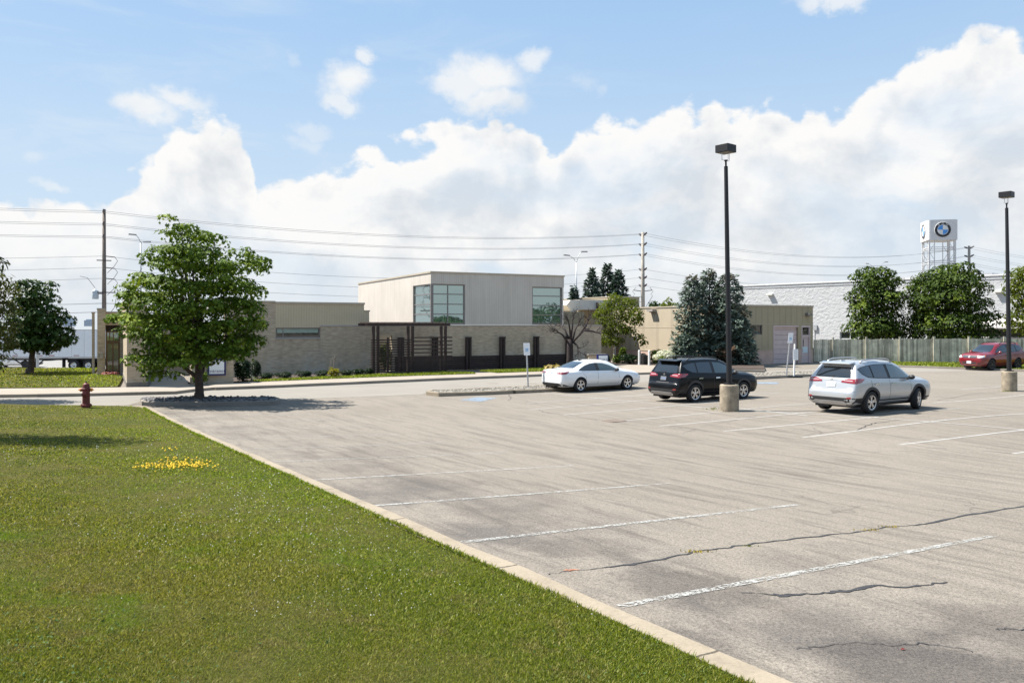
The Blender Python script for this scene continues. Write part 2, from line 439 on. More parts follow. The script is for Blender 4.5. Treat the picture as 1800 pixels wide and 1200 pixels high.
STAINS = [((P(a, b).x, P(a, b).y), r, f) for a, b, r, f in ((1660, 1178, 1.0, .75), (1560, 1136, .45, .6), (1200, 1030, .8, .6), (1010, 962, .8, .45), (1180, 1150, .7, .6), (900, 905, 1.0, .35), (1790, 1100, .9, .5), (1400, 985, .7, .3), (760, 850, 1.2, .3), (640, 800, 1.3, .3))]
def M_asphalt():
    m, T = newmat('asphalt'); b, _ = pbsdf(T)
    p = T.new('ShaderNodeNewGeometry').outputs['Position']
    x, y, z = T.sep(p)
    u = T.vmath('DOT_PRODUCT', p, (U2.x, U2.y, 0), 1); v = T.vmath('DOT_PRODUCT', p, (V2.x, V2.y, 0), 1)
    base = T.mix(T.maprange(T.noise(p, 0.16, 5, .6), .3, .7), (.270, .238, .200), (.320, .286, .242))
    # roller and tyre streaks running with the lot
    uv = T.comb(T.math('MULTIPLY', u, .24), T.math('ADD', T.math('MULTIPLY', v, 2.1), T.math('MULTIPLY', T.noise(p, .5, 2), 1.1)), 0.0)
    st = T.noise(uv, 1.0, 6, .62, .35)
    near = T.maprange(y, 40, 16, 0.30, 1.0)
    base = T.mix(T.math('MULTIPLY', T.maprange(st, .47, .68, 0, 1, True), T.math('MULTIPLY', near, .46)), base, (.135, .115, .098))
    uv2 = T.comb(T.math('MULTIPLY', u, .45), T.math('ADD', T.math('MULTIPLY', v, 4.2), T.math('MULTIPLY', T.noise(p, .7, 2), 1.3)), 4.0)
    base = T.mix(T.math('MULTIPLY', T.maprange(T.noise(uv2, 1.0, 5, .6, .5), .49, .68, 0, 1, True), T.math('MULTIPLY', near, .48)), base, (.12, .105, .09))
    # darker, dirtier band beside the kerb and oil patches in the bays
    ks = v; kv = Vector((K0.x, K0.y)).dot(V2)
    edge = T.maprange(T.math('SUBTRACT', ks, kv), 0.2, 4.5, 1, 0, True)
    dirt = T.maprange(T.noise(p, .55, 6, .65), .42, .68, 0, 1, True)
    base = T.mix(T.math('MULTIPLY', T.math('MULTIPLY', edge, dirt), T.math('MULTIPLY', near, .75)), base, (.115, .105, .10))
    oil = T.maprange(T.noise(p, .38, 5, .7), .60, .78, 0, 1, True)
    base = T.mix(T.math('MULTIPLY', oil, T.math('MULTIPLY', near, .6)), base, (.12, .108, .10))
    for (sx, sy), sr, sf in STAINS:
        dx = T.math('SUBTRACT', x, sx); dy = T.math('SUBTRACT', y, sy)
        dd = T.math('SQRT', T.math('ADD', T.math('MULTIPLY', dx, dx), T.math('MULTIPLY', dy, dy)))
        fo = T.maprange(T.math('ADD', dd, T.math('MULTIPLY', T.math('SUBTRACT', T.noise(p, 1.6, 6, .7), .5), sr * 2.4)), sr, sr * .35, 0, sf, True)
        base = T.mix(fo, base, (.105, .093, .085))
    # aggregate
    ag = T.noise(p, 42, 4, .7); ag2 = T.voro(p, 75)
    base = T.mix(1.0, base, T.ramp(ag, [(.28, .42), (.5, 1.0), (.72, 1.45)]), 'MULTIPLY')
    base = T.mix(T.maprange(ag2, .28, .12, 0, .40), base, (.42, .385, .34))
    base = T.mix(T.maprange(T.voro(T.vmath('ADD', p, (7.3, 1.1, 0)), 30), .16, .08, 0, .45), base, (.10, .09, .085))
    # hairline cracking
    cr = T.voro(T.vmath('ADD', p, T.vmath('MULTIPLY', T.comb(T.noise(p, .8, 4), T.noise(p, .9, 4), 0.0), (2.2, 2.2, 0))), .22, 'DISTANCE_TO_EDGE')
    crm = T.math('MULTIPLY', T.maprange(cr, .005, .0015, 0, 1), T.maprange(T.noise(p, .25, 2), .52, .62, 0, .55))
    base = T.mix(crm, base, (.06, .055, .05))
    base = T.mix(1.0, base, (.68, .67, .66), 'MULTIPLY')
    T.put(b.inputs['Base Color'], base); b.inputs['Roughness'].default_value = .88; b.inputs['Specular IOR Level'].default_value = .25
    T.put(b.inputs['Normal'], T.bump(T.math('ADD', ag, T.math('MULTIPLY', ag2, .6)), .55, .012))
    return m
def M_aisle():
    m, T = newmat('aisle asphalt'); b, _ = pbsdf(T)
    p = T.new('ShaderNodeNewGeometry').outputs['Position']
    c = T.mix(T.maprange(T.noise(p, .3, 5, .6), .3, .7), (.208, .19, .166), (.238, .219, .192))
    uv = T.comb(T.vmath('DOT_PRODUCT', p, tuple(DD * .12), 1), T.vmath('DOT_PRODUCT', p, tuple(NN * 1.2), 1), 0.0)
    c = T.mix(T.maprange(T.noise(uv, 1.0, 4, .6), .52, .7, 0, .35), c, (.18, .165, .15))
    c = T.mix(1.0, c, T.ramp(T.noise(p, 30, 4, .7), [(.3, .85), (.7, 1.12)]), 'MULTIPLY')
    T.put(b.inputs['Base Color'], c); b.inputs['Roughness'].default_value = .9; b.inputs['Specular IOR Level'].default_value = .2
    return m
def M_concrete(name, c0, c1, joint=0, speck=.12, rough=.9):
    m, T = newmat(name); b, _ = pbsdf(T)
    p = T.new('ShaderNodeNewGeometry').outputs['Position']
    c = T.mix(T.maprange(T.noise(p, .9, 6, .65), .3, .7), c0, c1)
    c = T.mix(1.0, c, T.ramp(T.noise(p, 38, 4, .7), [(.3, 1 - speck), (.7, 1 + speck)]), 'MULTIPLY')
    st = T.maprange(T.noise(T.scalev(p, (2, 2, .5)), 1.3, 6, .7), .55, .75, 0, .35, True)
    c = T.mix(st, c, tuple(q * .45 for q in c0))
    if joint:
        u = T.math('FRACT', T.math('DIVIDE', T.vmath('DOT_PRODUCT', p, (U2.x, U2.y, 0), 1), joint))
        u = T.math('ADD', u, T.math('MULTIPLY', T.math('SUBTRACT', T.noise(p, 14, 3, .6), .5), .02))
        c = T.mix(T.maprange(T.math('ABSOLUTE', T.math('SUBTRACT', u, .5)), .008, .003, 0, .8), c, (.03, .026, .02))
        c = T.mix(T.maprange(T.noise(p, 1.7, 5, .7), .52, .70, 0, .45), c, (.10, .085, .065))
        c = T.mix(T.maprange(T.noise(p, 7, 5, .75), .60, .72, 0, .5), c, (.07, .06, .048))
    T.put(b.inputs['Base Color'], c); b.inputs['Roughness'].default_value = rough; b.inputs['Specular IOR Level'].default_value = .25
    T.put(b.inputs['Normal'], T.bump(T.noise(p, 26, 5, .7), .35, .012))
    return m
def M_lawn(name='lawn'):
    m, T = newmat(name); b, _ = pbsdf(T)
    p = T.new('ShaderNodeNewGeometry').outputs['Position']
    n = T.noise(p, .35, 5, .6)
    c = T.mix(T.maprange(n, .35, .65), (.050, .064, .010), (.085, .080, .018))
    c = T.mix(T.maprange(T.noise(p, 2.4, 5, .65), .45, .68, 0, .7), c, (.11, .088, .033))
    c = T.mix(1.0, c, T.ramp(T.noise(p, 22, 5, .75), [(.28, .45), (.72, 1.5)]), 'MULTIPLY')
    T.put(b.inputs['Base Color'], c); b.inputs['Roughness'].default_value = .95; b.inputs['Specular IOR Level'].default_value = .1
    T.put(b.inputs['Normal'], T.bump(T.noise(p, 30, 5, .7), .9, .05))
    return m
def M_worn(name, col, wear=(.47, .60), rough=.8):
    """road paint worn through in patches (the asphalt shows between the flakes)"""
    m, T = newmat(name); out = T.new('ShaderNodeOutputMaterial'); b = T.new('ShaderNodeBsdfPrincipled')
    p = T.new('ShaderNodeNewGeometry').outputs['Position']
    T.put(b.inputs['Base Color'], T.mix(T.noise(p, 9, 4, .6), tuple(q * .8 for q in col), col)); b.inputs['Roughness'].default_value = rough
    tr = T.new('ShaderNodeBsdfTransparent'); mx = T.new('ShaderNodeMixShader')
    T.put(mx.inputs[0], T.maprange(T.math('ADD', T.math('MULTIPLY', T.noise(p, 30, 5, .75), .80), T.math('MULTIPLY', T.noise(p, 2.6, 3, .6), .20)), wear[0] - .07, wear[1] - .07, 0, 1))
    T.l.new(tr.outputs[0], mx.inputs[1]); T.l.new(b.outputs[0], mx.inputs[2]); T.l.new(mx.outputs[0], out.inputs[0])
    return m
mAsph = M_asphalt(); mAisle = M_aisle()
mKerb = M_concrete('kerb concrete', joint=2.4, c0=(.235, .195, .145), c1=(.285, .24, .182))
mKerbG = M_concrete('grey kerb concrete', (.185, .165, .142), (.26, .232, .20), speck=.2)
mWalk = M_concrete('walk concrete', (.265, .228, .185), (.30, .262, .217))
mLawn = M_lawn()
mLine = M_worn('white line paint', (.37, .365, .345), (.535, .61))
mLineFar = M_worn('faded line paint', (.40, .39, .37), (.40, .58))
mLineFaint = M_worn('nearly worn off line paint', (.33, .32, .30), (.47, .66))
mTar = M_plain('crack sealant', (.028, .026, .026), .6, var=.4, scale=6, world=True)
mBlueP = M_worn('faded blue paint', (.25, .33, .42), (.48, .64))

# base ground: terrain grid near, wide quads to the horizon
def base_ground():
    xs = [-3000, -800, -300, -150] + list(range(-90, 111, 2)) + [150, 300, 800, 3000]
    ys = [-3000, -600, -150, -60] + list(range(-30, 121, 2)) + [160, 300, 800, 3500]
    vs = [(x, y, (g(x, y) if y > -25 else max(g(x, -24.0) * (1 if y > -60 else .5), 0)) - {300: 9, 800: 34, 3500: 170}.get(y, 0)) for y in ys for x in xs]
    n = len(xs)
    me = bpy.data.meshes.new('parking_lot')
    me.from_pydata(vs, [], [(j * n + i, j * n + i + 1, (j + 1) * n + i + 1, (j + 1) * n + i) for j in range(len(ys) - 1) for i in range(n - 1)])
    me.polygons.foreach_set('use_smooth', [True] * len(me.polygons)); me.update()
    o = link('parking_lot', me, None, mAsph); o['kind'] = 'structure'
base_ground()
def lawn_bump(x, y): return 0.018 * math.sin(x * 1.3 + y * .7) * math.sin(y * .9 - x * .4)
# near lawn and its kerb
lawn_poly = [KS(-9, -.225), KS(SEND - .5, -.225), (KS(SEND).x - .75, YEND - .05), (-30, YEND + .05), (-60, YEND + .2), (-60, -14), (KS(-9).x - 3, -14)]
sheet('lawn', lawn_poly, KH - .012, mLawn, res=1.0, skirt=.16, bumpy=lawn_bump)
def kerb(name, line, w=.16, h=.12, step=1.0, mat=None, top=0.0, joint=2.4):
    """kerb stones along a world polyline (left edge given), real height h"""
    pts = []
    for a, b in zip(line[:-1], line[1:]):
        a = Vector((a[0], a[1])); b = Vector((b[0], b[1])); n = max(1, int((b - a).length / step))
        pts += [a + (b - a) * i / n for i in range(n)]
    pts.append(Vector((line[-1][0], line[-1][1])))
    mb = MB(); n = len(pts); ring = []
    for i, q in enumerate(pts):
        d = (pts[min(i + 1, n - 1)] - pts[max(i - 1, 0)]).normalized(); nn = Vector((-d.y, d.x)) * w / 2
        z = g(q.x, q.y)
        jit = .006 * math.sin(i * 2.1); nn = nn * (1 + .05 * math.sin(i * 1.7 + w * 40)); q = q + nn * .12 * math.sin(i * 2.9)
        c = .02
        ring += [(q.x - nn.x, q.y - nn.y, z - .05), (q.x - nn.x, q.y - nn.y, z + h - c + jit), (q.x - nn.x * (1 - 2 * c / w), q.y - nn.y * (1 - 2 * c / w), z + h + jit),
                 (q.x + nn.x * (1 - 2 * c / w), q.y + nn.y * (1 - 2 * c / w), z + h + jit), (q.x + nn.x, q.y + nn.y, z + h - c + jit), (q.x + nn.x, q.y + nn.y, z - .05)]
    fs = [(i * 6 + j, i * 6 + j + 1, (i + 1) * 6 + j + 1, (i + 1) * 6 + j) for i in range(n - 1) for j in range(5)]
    fs += [(0, 1, 2, 3, 4, 5), tuple((n - 1) * 6 + j for j in (5, 4, 3, 2, 1, 0))]
    mb.add(ring, fs); o = mb.build(name, mat or mKerb); o['kind'] = 'structure'; return o
kerb('lawn_kerb', [KS(-9, -.12), KS(SEND - 1.2, -.12), KS(SEND - .35, -.19), (KS(SEND).x - .35, YEND - .12, 0)], w=.24, h=KH)
# drive aisle: smoother, paler asphalt in front of the building
aisle = pxpoly([(-500, 716), (225, 712), (252, 704), (490, 703), (742, 693), (760, 687), (960, 680), (1110, 673), (1280, 664), (1500, 656), (1700, 652), (1700, 643), (1440, 649), (1180, 657), (1000, 658), (840, 664), (640, 672), (450, 680), (360, 684), (310, 689), (65, 694), (-500, 695)])
sheet('drive_aisle', aisle, .004, mAisle)
# pavements, walk and strip lawns by the building
SW = .13
walk_l = pxpoly([(-600, 682.5), (0, 682.5), (206, 680.5), (262, 680), (272, 662), (278, 652), (318, 652), (332, 676), (372, 675), (455, 669.5), (640, 662.5), (740, 659), (838, 655.6), (880, 653), (960, 650.3), (1000, 648),
                 (1030, 646), (1060, 640.5), (1175, 641), (1190, 646), (1160, 653.5), (1090, 656), (1002, 655.5), (960, 657), (838, 661.8), (640, 670), (455, 677.8), (372, 680.6), (340, 683.5), (309, 687.2), (65, 692.4), (-600, 693)], SW)
sheet('sidewalk', walk_l, SW, mWalk, skirt=.16)
def kline(px, off): return [P(a, b, off) for a, b in px]
kerb('sidewalk_kerb', kline([(66, 692.4), (309, 687.2)], SW), w=.16, h=SW + .012, mat=mKerbG)
kerb('sidewalk_kerb', kline([(378, 680.5), (455, 677.8), (640, 670), (838, 661.8), (960, 657), (1000, 655.6)], SW), w=.16, h=SW + .012, mat=mKerbG)
lawn_b = pxpoly([(-700, 682), (0, 682), (206, 680), (212, 670), (216, 662), (210, 660), (185, 658.2), (160, 656.5)], SW)
lawn_b += [Vector((-27.0, 52.0, 0)), Vector((-31, 53.0, 0)), Vector((-75, 53.5, 0))]
sheet('lawn_behind_sidewalk', lawn_b, SW + .02, mLawn, skirt=.15, res=1.0)
mLawn2 = mLawn
sheet('lawn_strip', pxpoly([(452, 671), (640, 663.5), (750, 659.6), (836, 657), (828, 655), (786, 653.8), (740, 655.5), (652, 659), (560, 663), (470, 667.5), (440, 669)], SW), SW + .022, mLawn2, skirt=.03, res=1.0)
sheet('lawn_strip', pxpoly([(874, 655.4), (961, 652.2), (978, 650.5), (985, 646.5), (956, 647.3), (900, 649.5), (843, 652)], SW), SW + .022, mLawn2, skirt=.03, res=1.0)
def bed(name, px, mat, off): return sheet(name, pxpoly(px, SW), off, mat, skirt=.05, res=1.0)
mMulch = M_plain('bark mulch', (.060, .042, .032), .95, var=.5, scale=9, bump=.9, world=True)
bed('planting_bed', [(440, 669.5), (470, 667.5), (560, 663), (652, 659), (690, 656.5), (660, 655), (455, 661.5)], mMulch, SW + .028)
bed('planting_bed', [(372, 674), (440, 669.5), (455, 661.5), (412, 664), (330, 673), (345, 675.5)], mMulch, SW + .028)
sheet('planting_bed', pxpoly([(1056, 640), (1150, 641.5), (1175, 641), (1190, 646.5), (1345, 649), (1342, 642), (1330, 640), (1240, 634), (1180, 630), (1062, 632)], SW), SW - .012 + .04, mMulch, skirt=.25, res=1.0)
kerb('bed_kerb', [P(a, b, .14) for a, b in ((1186, 647.5), (1230, 648.6), (1345, 650.5))], w=.16, h=.17, mat=mKerbG)
# forecourt apron of asphalt by the garage, grass verge along the fence
sheet('grass_verge', pxpoly([(1442, 636.5), (1560, 640.8), (1700, 645.5), (2000, 656), (2000, 640), (1700, 636.5), (1442, 634.2)], .1), .10, mLawn, skirt=.12, res=1.0)
kerb('verge_kerb', kline([(1442, 637), (1560, 641.3), (1700, 646), (2000, 656.5)], .12), w=.15, h=.125, mat=mKerbG)
# street behind the left lawn
mStreet = M_concrete('street asphalt', (.21, .20, .188), (.245, .235, .22))
sheet('street', [(-27.5, 61), (-27.5, 140), (-140, 140), (-140, 61)], .006, mStreet, res=4.0)
kerb('street_kerb', [(-29.6, 61), (-140, 61)], w=.3, h=.16, mat=mKerbG)
sheet('street_centre_line', ribbon([(-31, 84), (-120, 84)], .2), .012, mLineFar, res=5.0)

# ------------------------------------------------------------------ painted bays
def line_px(a, b, w=.10, mat=None, name='parking_line'):
    A = P(*a); B = P(*b)
    sheet(name, ribbon([A, B], w), .006, mat or mLine, res=1.0)
near_lines = [((1088, 1066), (1746, 942)), ((808, 953.5), (1404, 886.8)), ((657, 889), (1176, 849.6)), ((552, 843.6), (1007, 818.2)), ((474, 812), (888, 795)),
              ((424, 790), (786, 777)), ((380, 770.5), (700, 763.3)), ((346, 757), (655, 749)), ((322, 744.5), (600, 737)), ((298, 733), (548, 728))]
for i, (a, b) in enumerate(near_lines): line_px(a, b, .095, mLine if i < 4 else mLineFaint)
for a, b in [((1579, 781.5), (1830, 752.5)), ((1411, 768.6), (1830, 725.2)), ((1272, 757.5), (1545, 733)), ((1159, 748.5), (1436, 723.6)), ((1098, 739.5), (1430, 708.6)),
             ((991, 729.3), (1260, 707)), ((930, 720.3), (1140, 703)), ((928, 708.6), (1148, 692.5)), ((1317, 722), (1830, 757.5)), ((953, 689), (1262, 718.6)),
             ((1290, 716.5), (1420, 731)), ((1640, 708), (1830, 691)), ((1565, 724.5), (1690, 718)), ((1690, 684.5), (1830, 674)), ((1780, 797), (1830, 791)), ((1180, 699.5), (1370, 690.5))]:
    line_px(a, b, .085, mLineFar)
sheet('accessible_bay_marking', pxpoly([(808, 703), (838, 698), (874, 699.5), (845, 706)]), .008, mBlueP, res=1.0)
sheet('accessible_bay_marking', pxpoly([(1318, 674.5), (1328, 671.5), (1370, 671.8), (1366, 675)]), .008, mBlueP, res=1.0)
# sealed cracks
def crack(pts, ws, wob=.03, n=6):
    q = [P(*p) for p in pts]; out, wo = [], []
    for i, (a, b) in enumerate(zip(q[:-1], q[1:])):
        for k in range(n):
            t = k / n; c = a.lerp(b, t); out.append(c + Vector((random.uniform(-wob, wob), random.uniform(-wob, wob), 0))); wo.append((ws[i] * (1 - t) + ws[i + 1] * t) * random.uniform(.40, 1.15))
    out.append(q[-1]); wo.append(ws[-1])
    sheet('asphalt_crack', ribbon(out, wo), .005, mTar, res=1.0)
crack([(966, 1009), (1000, 1003.5), (1070, 996)], [.012, .012, .02])
crack([(1068, 996.5), (1130, 989), (1220, 970), (1290, 960), (1400, 946), (1510, 934)], [.05, .045, .03, .035, .035, .04])
crack([(1510, 934), (1570, 925), (1625, 921), (1690, 907), (1760, 896), (1820, 885)], [.03, .03, .045, .07, .06, .05])
crack([(1306, 1040), (1345, 1044), (1368, 1046), (1440, 1043), (1480, 1040), (1545, 1030), (1600, 1031), (1665, 1023)], [.012, .015, .075, .03, .08, .05, .045, .02])
crack([(1400, 1142), (1440, 1136), (1500, 1129), (1560, 1134), (1620, 1131), (1680, 1137), (1710, 1146)], [.008, .012, .010, .010, .014, .010, .008], .022)
crack([(1745, 1106), (1775, 1106), (1820, 1105)], [.01, .015, .012])
crack([(900, 716), (945, 719), (955, 724), (985, 728), (1010, 731), (1050, 739)], [.02, .03, .03, .03, .025, .02], .05)
crack([(1350, 770), (1380, 766), (1395, 769), (1440, 761), (1480, 757)], [.02, .03, .02, .02, .03], .05)
crack([(1505, 757), (1520, 749), (1535, 744), (1580, 738)], [.03, .04, .05, .02], .05)
crack([(1625, 787), (1700, 790), (1780, 797)], [.03, .04, .03], .04)
crack([(840, 693), (890, 691), (899, 698), (893, 704)], [.02, .03, .03, .02], .05)
crack([(1650, 703), (1710, 692), (1750, 690), (1830, 685)], [.02, .03, .03, .02], .05)
crack([(1200, 762), (1235, 749), (1330, 731)], [.02, .02, .02], .05)
# kerb crack, orange utility mark
mOrange = M_worn('orange marking paint', (.55, .15, .05), (.50, .62))
sheet('orange_paint_mark', ribbon([P(990, 1003), P(1012, 1001.5), P(1018, 1002.5)], [.025, .018, .012]), .007, mOrange)
sheet('orange_paint_mark', ribbon([P(994, 1001), P(1004, 1004.5)], .014), .0075, mOrange)

# ================================================================== MAIN BUILDING
mBrick = M_brick('grey buff brick', (.41, .33, .235), (.46, .375, .27), (.45, .39, .32))
mBrickD = mBrick
mSid = M_siding('pale ribbed siding', (.545, .50, .445), .13, .30, (.33, .285, .24))
mSidY = M_siding('tan siding', (.52, .435, .305), .15, .16, (.40, .31, .18))
mOlive = M_siding('olive tan siding', (.37, .315, .215), .6, .22, (.27, .21, .125), .25)
mBeige = M_siding('beige stucco panels', (.43, .365, .27), 1.9, .14, (.33, .27, .19), .25)
mPink = M_plain('pinkish masonry base', (.50, .36, .30), .85, var=.10, scale=2, bump=.25, world=True)
mPinkDoor = M_plain('dusty pink door paint', (.54, .435, .425), .6, var=.06, scale=3, world=True)
mCap = M_plain('tan metal coping', (.40, .345, .265), .5, var=.08, world=True)
mCapGrey = M_plain('taupe metal coping', (.36, .325, .29), .5, var=.08, world=True)
mFrame = M_plain('grey window frame', (.20, .185, .175), .45, metal=.3, var=.06)
mFrameB = M_plain('brown bronze frame', (.17, .105, .055), .45, metal=.2, var=.1)
mRefl = M_glass('greenish reflective glazing', (.30, .385, .375), .015, .85)
mDarkGl = M_glass('dark glass', (.018, .022, .022), .03, 0.0, .6)
mClear = M_glass('pale glass with blind', (.30, .40, .38), .06, .3)
mTimber = M_plain('dark brown stained timber', (.030, .017, .014), .75, var=.35, scale=5, rand=.25)
mRoof = M_plain('grey roofing', (.30, .29, .28), .9, world=True)
W0 = P(740, 653.6)                                   # a point of the long brick front
W0.z = 0
def wt(px):                                          # distance along the front for a picture column
    k = (px - CX) / F
    return (k * W0.y - W0.x) / (DD.x - k * DD.y)
def wp(t, d=0.0, z=0.0): q = W0 + DD * t + NN * d; return Vector((q.x, q.y, z))
def wz(t, py): return CAMZ - (py - HZ) / F * wp(t).y
class Face:
    """a facade plane: o + u*a + n*d, z up"""
    def __init__(s, o, u): s.o = Vector((o[0], o[1], 0)); s.u = Vector((u[0], u[1], 0)).normalized(); s.n = Vector((s.u.y, -s.u.x, 0))
    def p(s, a, d, z): q = s.o + s.u * a + s.n * d; return Vector((q.x, q.y, z))
    def a_of(s, px):
        k = (px - CX) / F; return (k * s.o.y - s.o.x) / (s.u.x - k * s.u.y)
    def z_of(s, px, py): return CAMZ - (py - HZ) / F * s.p(s.a_of(px), 0, 0).y
    def box(s, mb, a0, a1, d0, d1, z0, z1):   # d: outward from the face
        return mb.hexa([s.p(a0, d1, z0), s.p(a1, d1, z0), s.p(a1, d0, z0), s.p(a0, d0, z0), s.p(a0, d1, z1), s.p(a1, d1, z1), s.p(a1, d0, z1), s.p(a0, d0, z1)])
    def wall(s, mb, a0, a1, z0, z1, th, holes=()):
        A = sorted({a0, a1, *[q for h in holes for q in h[:2] if a0 < q < a1]}); Z = sorted({z0, z1, *[q for h in holes for q in h[2:] if z0 < q < z1]})
        for i in range(len(A) - 1):
            run = None
            for j in range(len(Z) - 1):
                ca, cz = (A[i] + A[i + 1]) / 2, (Z[j] + Z[j + 1]) / 2
                if any(h[0] < ca < h[1] and h[2] < cz < h[3] for h in holes):
                    if run is not None: s.box(mb, A[i], A[i + 1], -th, 0, run, Z[j]); run = None
                elif run is None: run = Z[j]
            if run is not None: s.box(mb, A[i], A[i + 1], -th, 0, run, Z[-1])
        return mb
    def window(s, parent, a0, a1, z0, z1, cols=(), rows=(), fw=.07, depth=.10, glass=None, frame=None, name='window', label=None):
        mb = MB(); gap = .003
        a0 += gap; a1 -= gap; z0 += gap; z1 -= gap
        s.box(mb, a0, a0 + fw, -depth - .05, -depth + .04, z0, z1); s.box(mb, a1 - fw, a1, -depth - .05, -depth + .04, z0, z1)
        s.box(mb, a0 + fw, a1 - fw, -depth - .05, -depth + .04, z1 - fw, z1); s.box(mb, a0 + fw, a1 - fw, -depth - .05, -depth + .04, z0, z0 + fw)
        for c in cols: s.box(mb, c - fw * .4, c + fw * .4, -depth - .05, -depth + .036, z0 + fw, z1 - fw)
        for r in rows: s.box(mb, a0 + fw, a1 - fw, -depth - .05, -depth + .033, r - fw * .4, r + fw * .4)
        f = mb.build(name, frame or mFrame, parent, world=True)
        if label: f['label'] = label
        pb = MB(); s.box(pb, a0 + fw * .5, a1 - fw * .5, -depth - .02, -depth, z0 + fw * .5, z1 - fw * .5)
        pn = pb.build('pane', glass or mRefl, f)
        pn.data.transform((Matrix.Translation(parent.location) @ parent.rotation_euler.to_matrix().to_4x4()).inverted())
        return f
FW = Face(W0, DD)
BLD = thing('main_building', 'long low buff brick building with a pale boxy upper storey and corner windows', 'building', wp(0))
def part(mb, name, mat, parent=BLD, **k): return mb.build(name, mat, parent, world=True, **k)
tL, tP, tWl, tWr, tS, tC, tE = wt(395), wt(484), wt(484.5), wt(563), wt(640), wt(757), wt(1057)
zBr = 2.97
zW0, zW1 = wz(tWl, 594), wz(tWl, 575.5)
tG0, tG1 = wt(664), wt(689.5)
mb = MB()
FW.wall(mb, tL, tP, 0, 4.28, .35)
FW.wall(mb, tP, tE, 0, zBr - .08, .35, [(tWl, tWr, zW0, zBr), (tG0, tG1, -1, 2.3)])
FWE = Face(FW.p(tE, 0, 0), -NN)                           # right-hand return of the brick wall
FWE.wall(mb, 0.001, 9, 0, zBr - .08, .35)
part(mb, 'brick_wall', mBrick)
mb = MB()                                                 # precast cap along the brick
FW.box(mb, tWr, tC - .0, -.36, .03, zBr - .08, zBr); FW.box(mb, tC, tE + .03, -.36, .03, zBr - .08, zBr); FWE.box(mb, 0.0, 9, -.36, .028, zBr - .079, zBr - .001)
part(mb, 'wall_cap', mCapGrey)
# left wing: tan siding above
mb = MB(); FW.wall(mb, tP, tS, zBr + .002, 4.20, .3); FW.box(mb, tP, tWr, -.3, 0, zW1, zBr + .002)
part(mb, 'upper_siding', mSidY)
mb = MB(); FW.box(mb, tL, tP, -.4, .04, 4.28, 4.36); FW.box(mb, tP, tS + .04, -.34, .05, 4.20, 4.32); part(mb, 'coping', mCap)
mb = MB(); FW.wall(mb, tS, wt(649), zBr + .002, 3.78, .3); part(mb, 'stepped_siding', mSidY)
mb = MB(); FW.box(mb, tS + .045, wt(649) + .05, -.34, .04, 3.78, 3.86); part(mb, 'coping', mCap)
mb = MB(); FW.box(mb, tL + .05, tS, -14, -.31, 4.05, 4.15); FW.box(mb, tC, tE - .36, -9, -.36, 2.7, 2.82); part(mb, 'flat_roof', mRoof)
wl = FW.window(BLD, tWl, tWr, zW0, zW1, cols=[wt(498)], fw=.07, depth=.14, glass=mDarkGl, name='window', label='low strip window in the left wing')
bl = MB(); FW.box(bl, tWl + .1, tWr - .1, -.139, -.130, zW0 + (zW1 - zW0) * .48, zW1 - .08)
o = bl.build('blind', mClear, wl); o.data.transform(Matrix.Translation(BLD.location).inverted())
sb = MB(); FW.box(sb, tWl - .05, tWr + .05, -.06, .05, zW0 - .07, zW0 - .003); part(sb, 'window_sill', mCapGrey)
# upper storey
FU = Face(FW.p(tC, 0.03, 0), DD); FUL = Face(FW.p(tC, 0.03, 0), NN)   # FUL: u towards the lot, so a<0 runs away from the corner
FUL = Face(FW.p(tC, .03, 0) - NN * 16.3, NN)
LU = wt(991) - tC
zU0, zU1 = zBr + .015, 6.27
zg0, zg1 = zU0 + .03, CAMZ + (HZ - 498.5) / F * FU.p(0, 0, 0).y
cw1 = wt(817) - tC; cw2a, cw2b = wt(935) - tC, wt(987.5) - tC
mb = MB()
FU.wall(mb, .12, cw2b + .12, zU0, zU1, .25, [(0, cw1, zU0 - 1, zg1), (cw2a, cw2b, zU0 - 1, zg1 - .03)])
FU.box(mb, cw2b + .12, LU, -.25, 0, zg1 - .03, zU1)
FU.box(mb, 0, .12, -.25, 0, zg1, zU1)
part(mb, 'upper_storey_front', mSid)
mb = MB()
lw0 = 16.3 - 3.3
FUL.wall(mb, 0, 16.3 - .251, zU0, zU1, .25, [(lw0, 17, zU0 - 1, zg1)])
FUR = Face(FU.p(LU, 0, 0), -NN); FUR.wall(mb, .251, 16.3, zU0, zU1, .25)
FUB = Face(FU.p(LU, -16.3, 0), -DD); FUB.wall(mb, .251, LU - .251, zU0, zU1, .25)
part(mb, 'upper_storey_side', mSid)
mb = MB()
FU.box(mb, -.05, LU + .05, -.3, .05, zU1, zU1 + .10); FUL.box(mb, 0, 16.3 - .301, -.3, .05, zU1, zU1 + .10)
part(mb, 'upper_storey_coping', mCap)
mb = MB(); FU.box(mb, .26, LU - .26, -16.0, -.26, zU1 - .2, zU1 - .1); part(mb, 'upper_storey_roof', mRoof)
mb = MB(); FU.box(mb, 0, .11, -.11, 0, zg0, zg1); part(mb, 'corner_post', mFrame)
mb = MB(); FU.box(mb, cw2b + .0, cw2b + .12, -.12, -.003, zU0 + .003, zg1 - .033); part(mb, 'corner_post', mFrame)
hz = (zg1 - zg0) / 4
rows = [zg0 + hz * k for k in (1, 2, 3)]
FU.window(BLD, .12, cw1, zg0, zg1, rows=rows, cols=[.12 + (cw1 - .12) * .48], fw=.08, label='large corner window of the upper storey, lot side')
FUL.window(BLD, lw0, 16.3 - .12, zg0, zg1, rows=rows, fw=.08, label='large corner window of the upper storey, shaded by tree reflections')
FU.window(BLD, cw2a, cw2b, zg0, zg1 - .03, rows=[q - .01 for q in rows], fw=.08, label='tall upper storey window at the far end of the block')
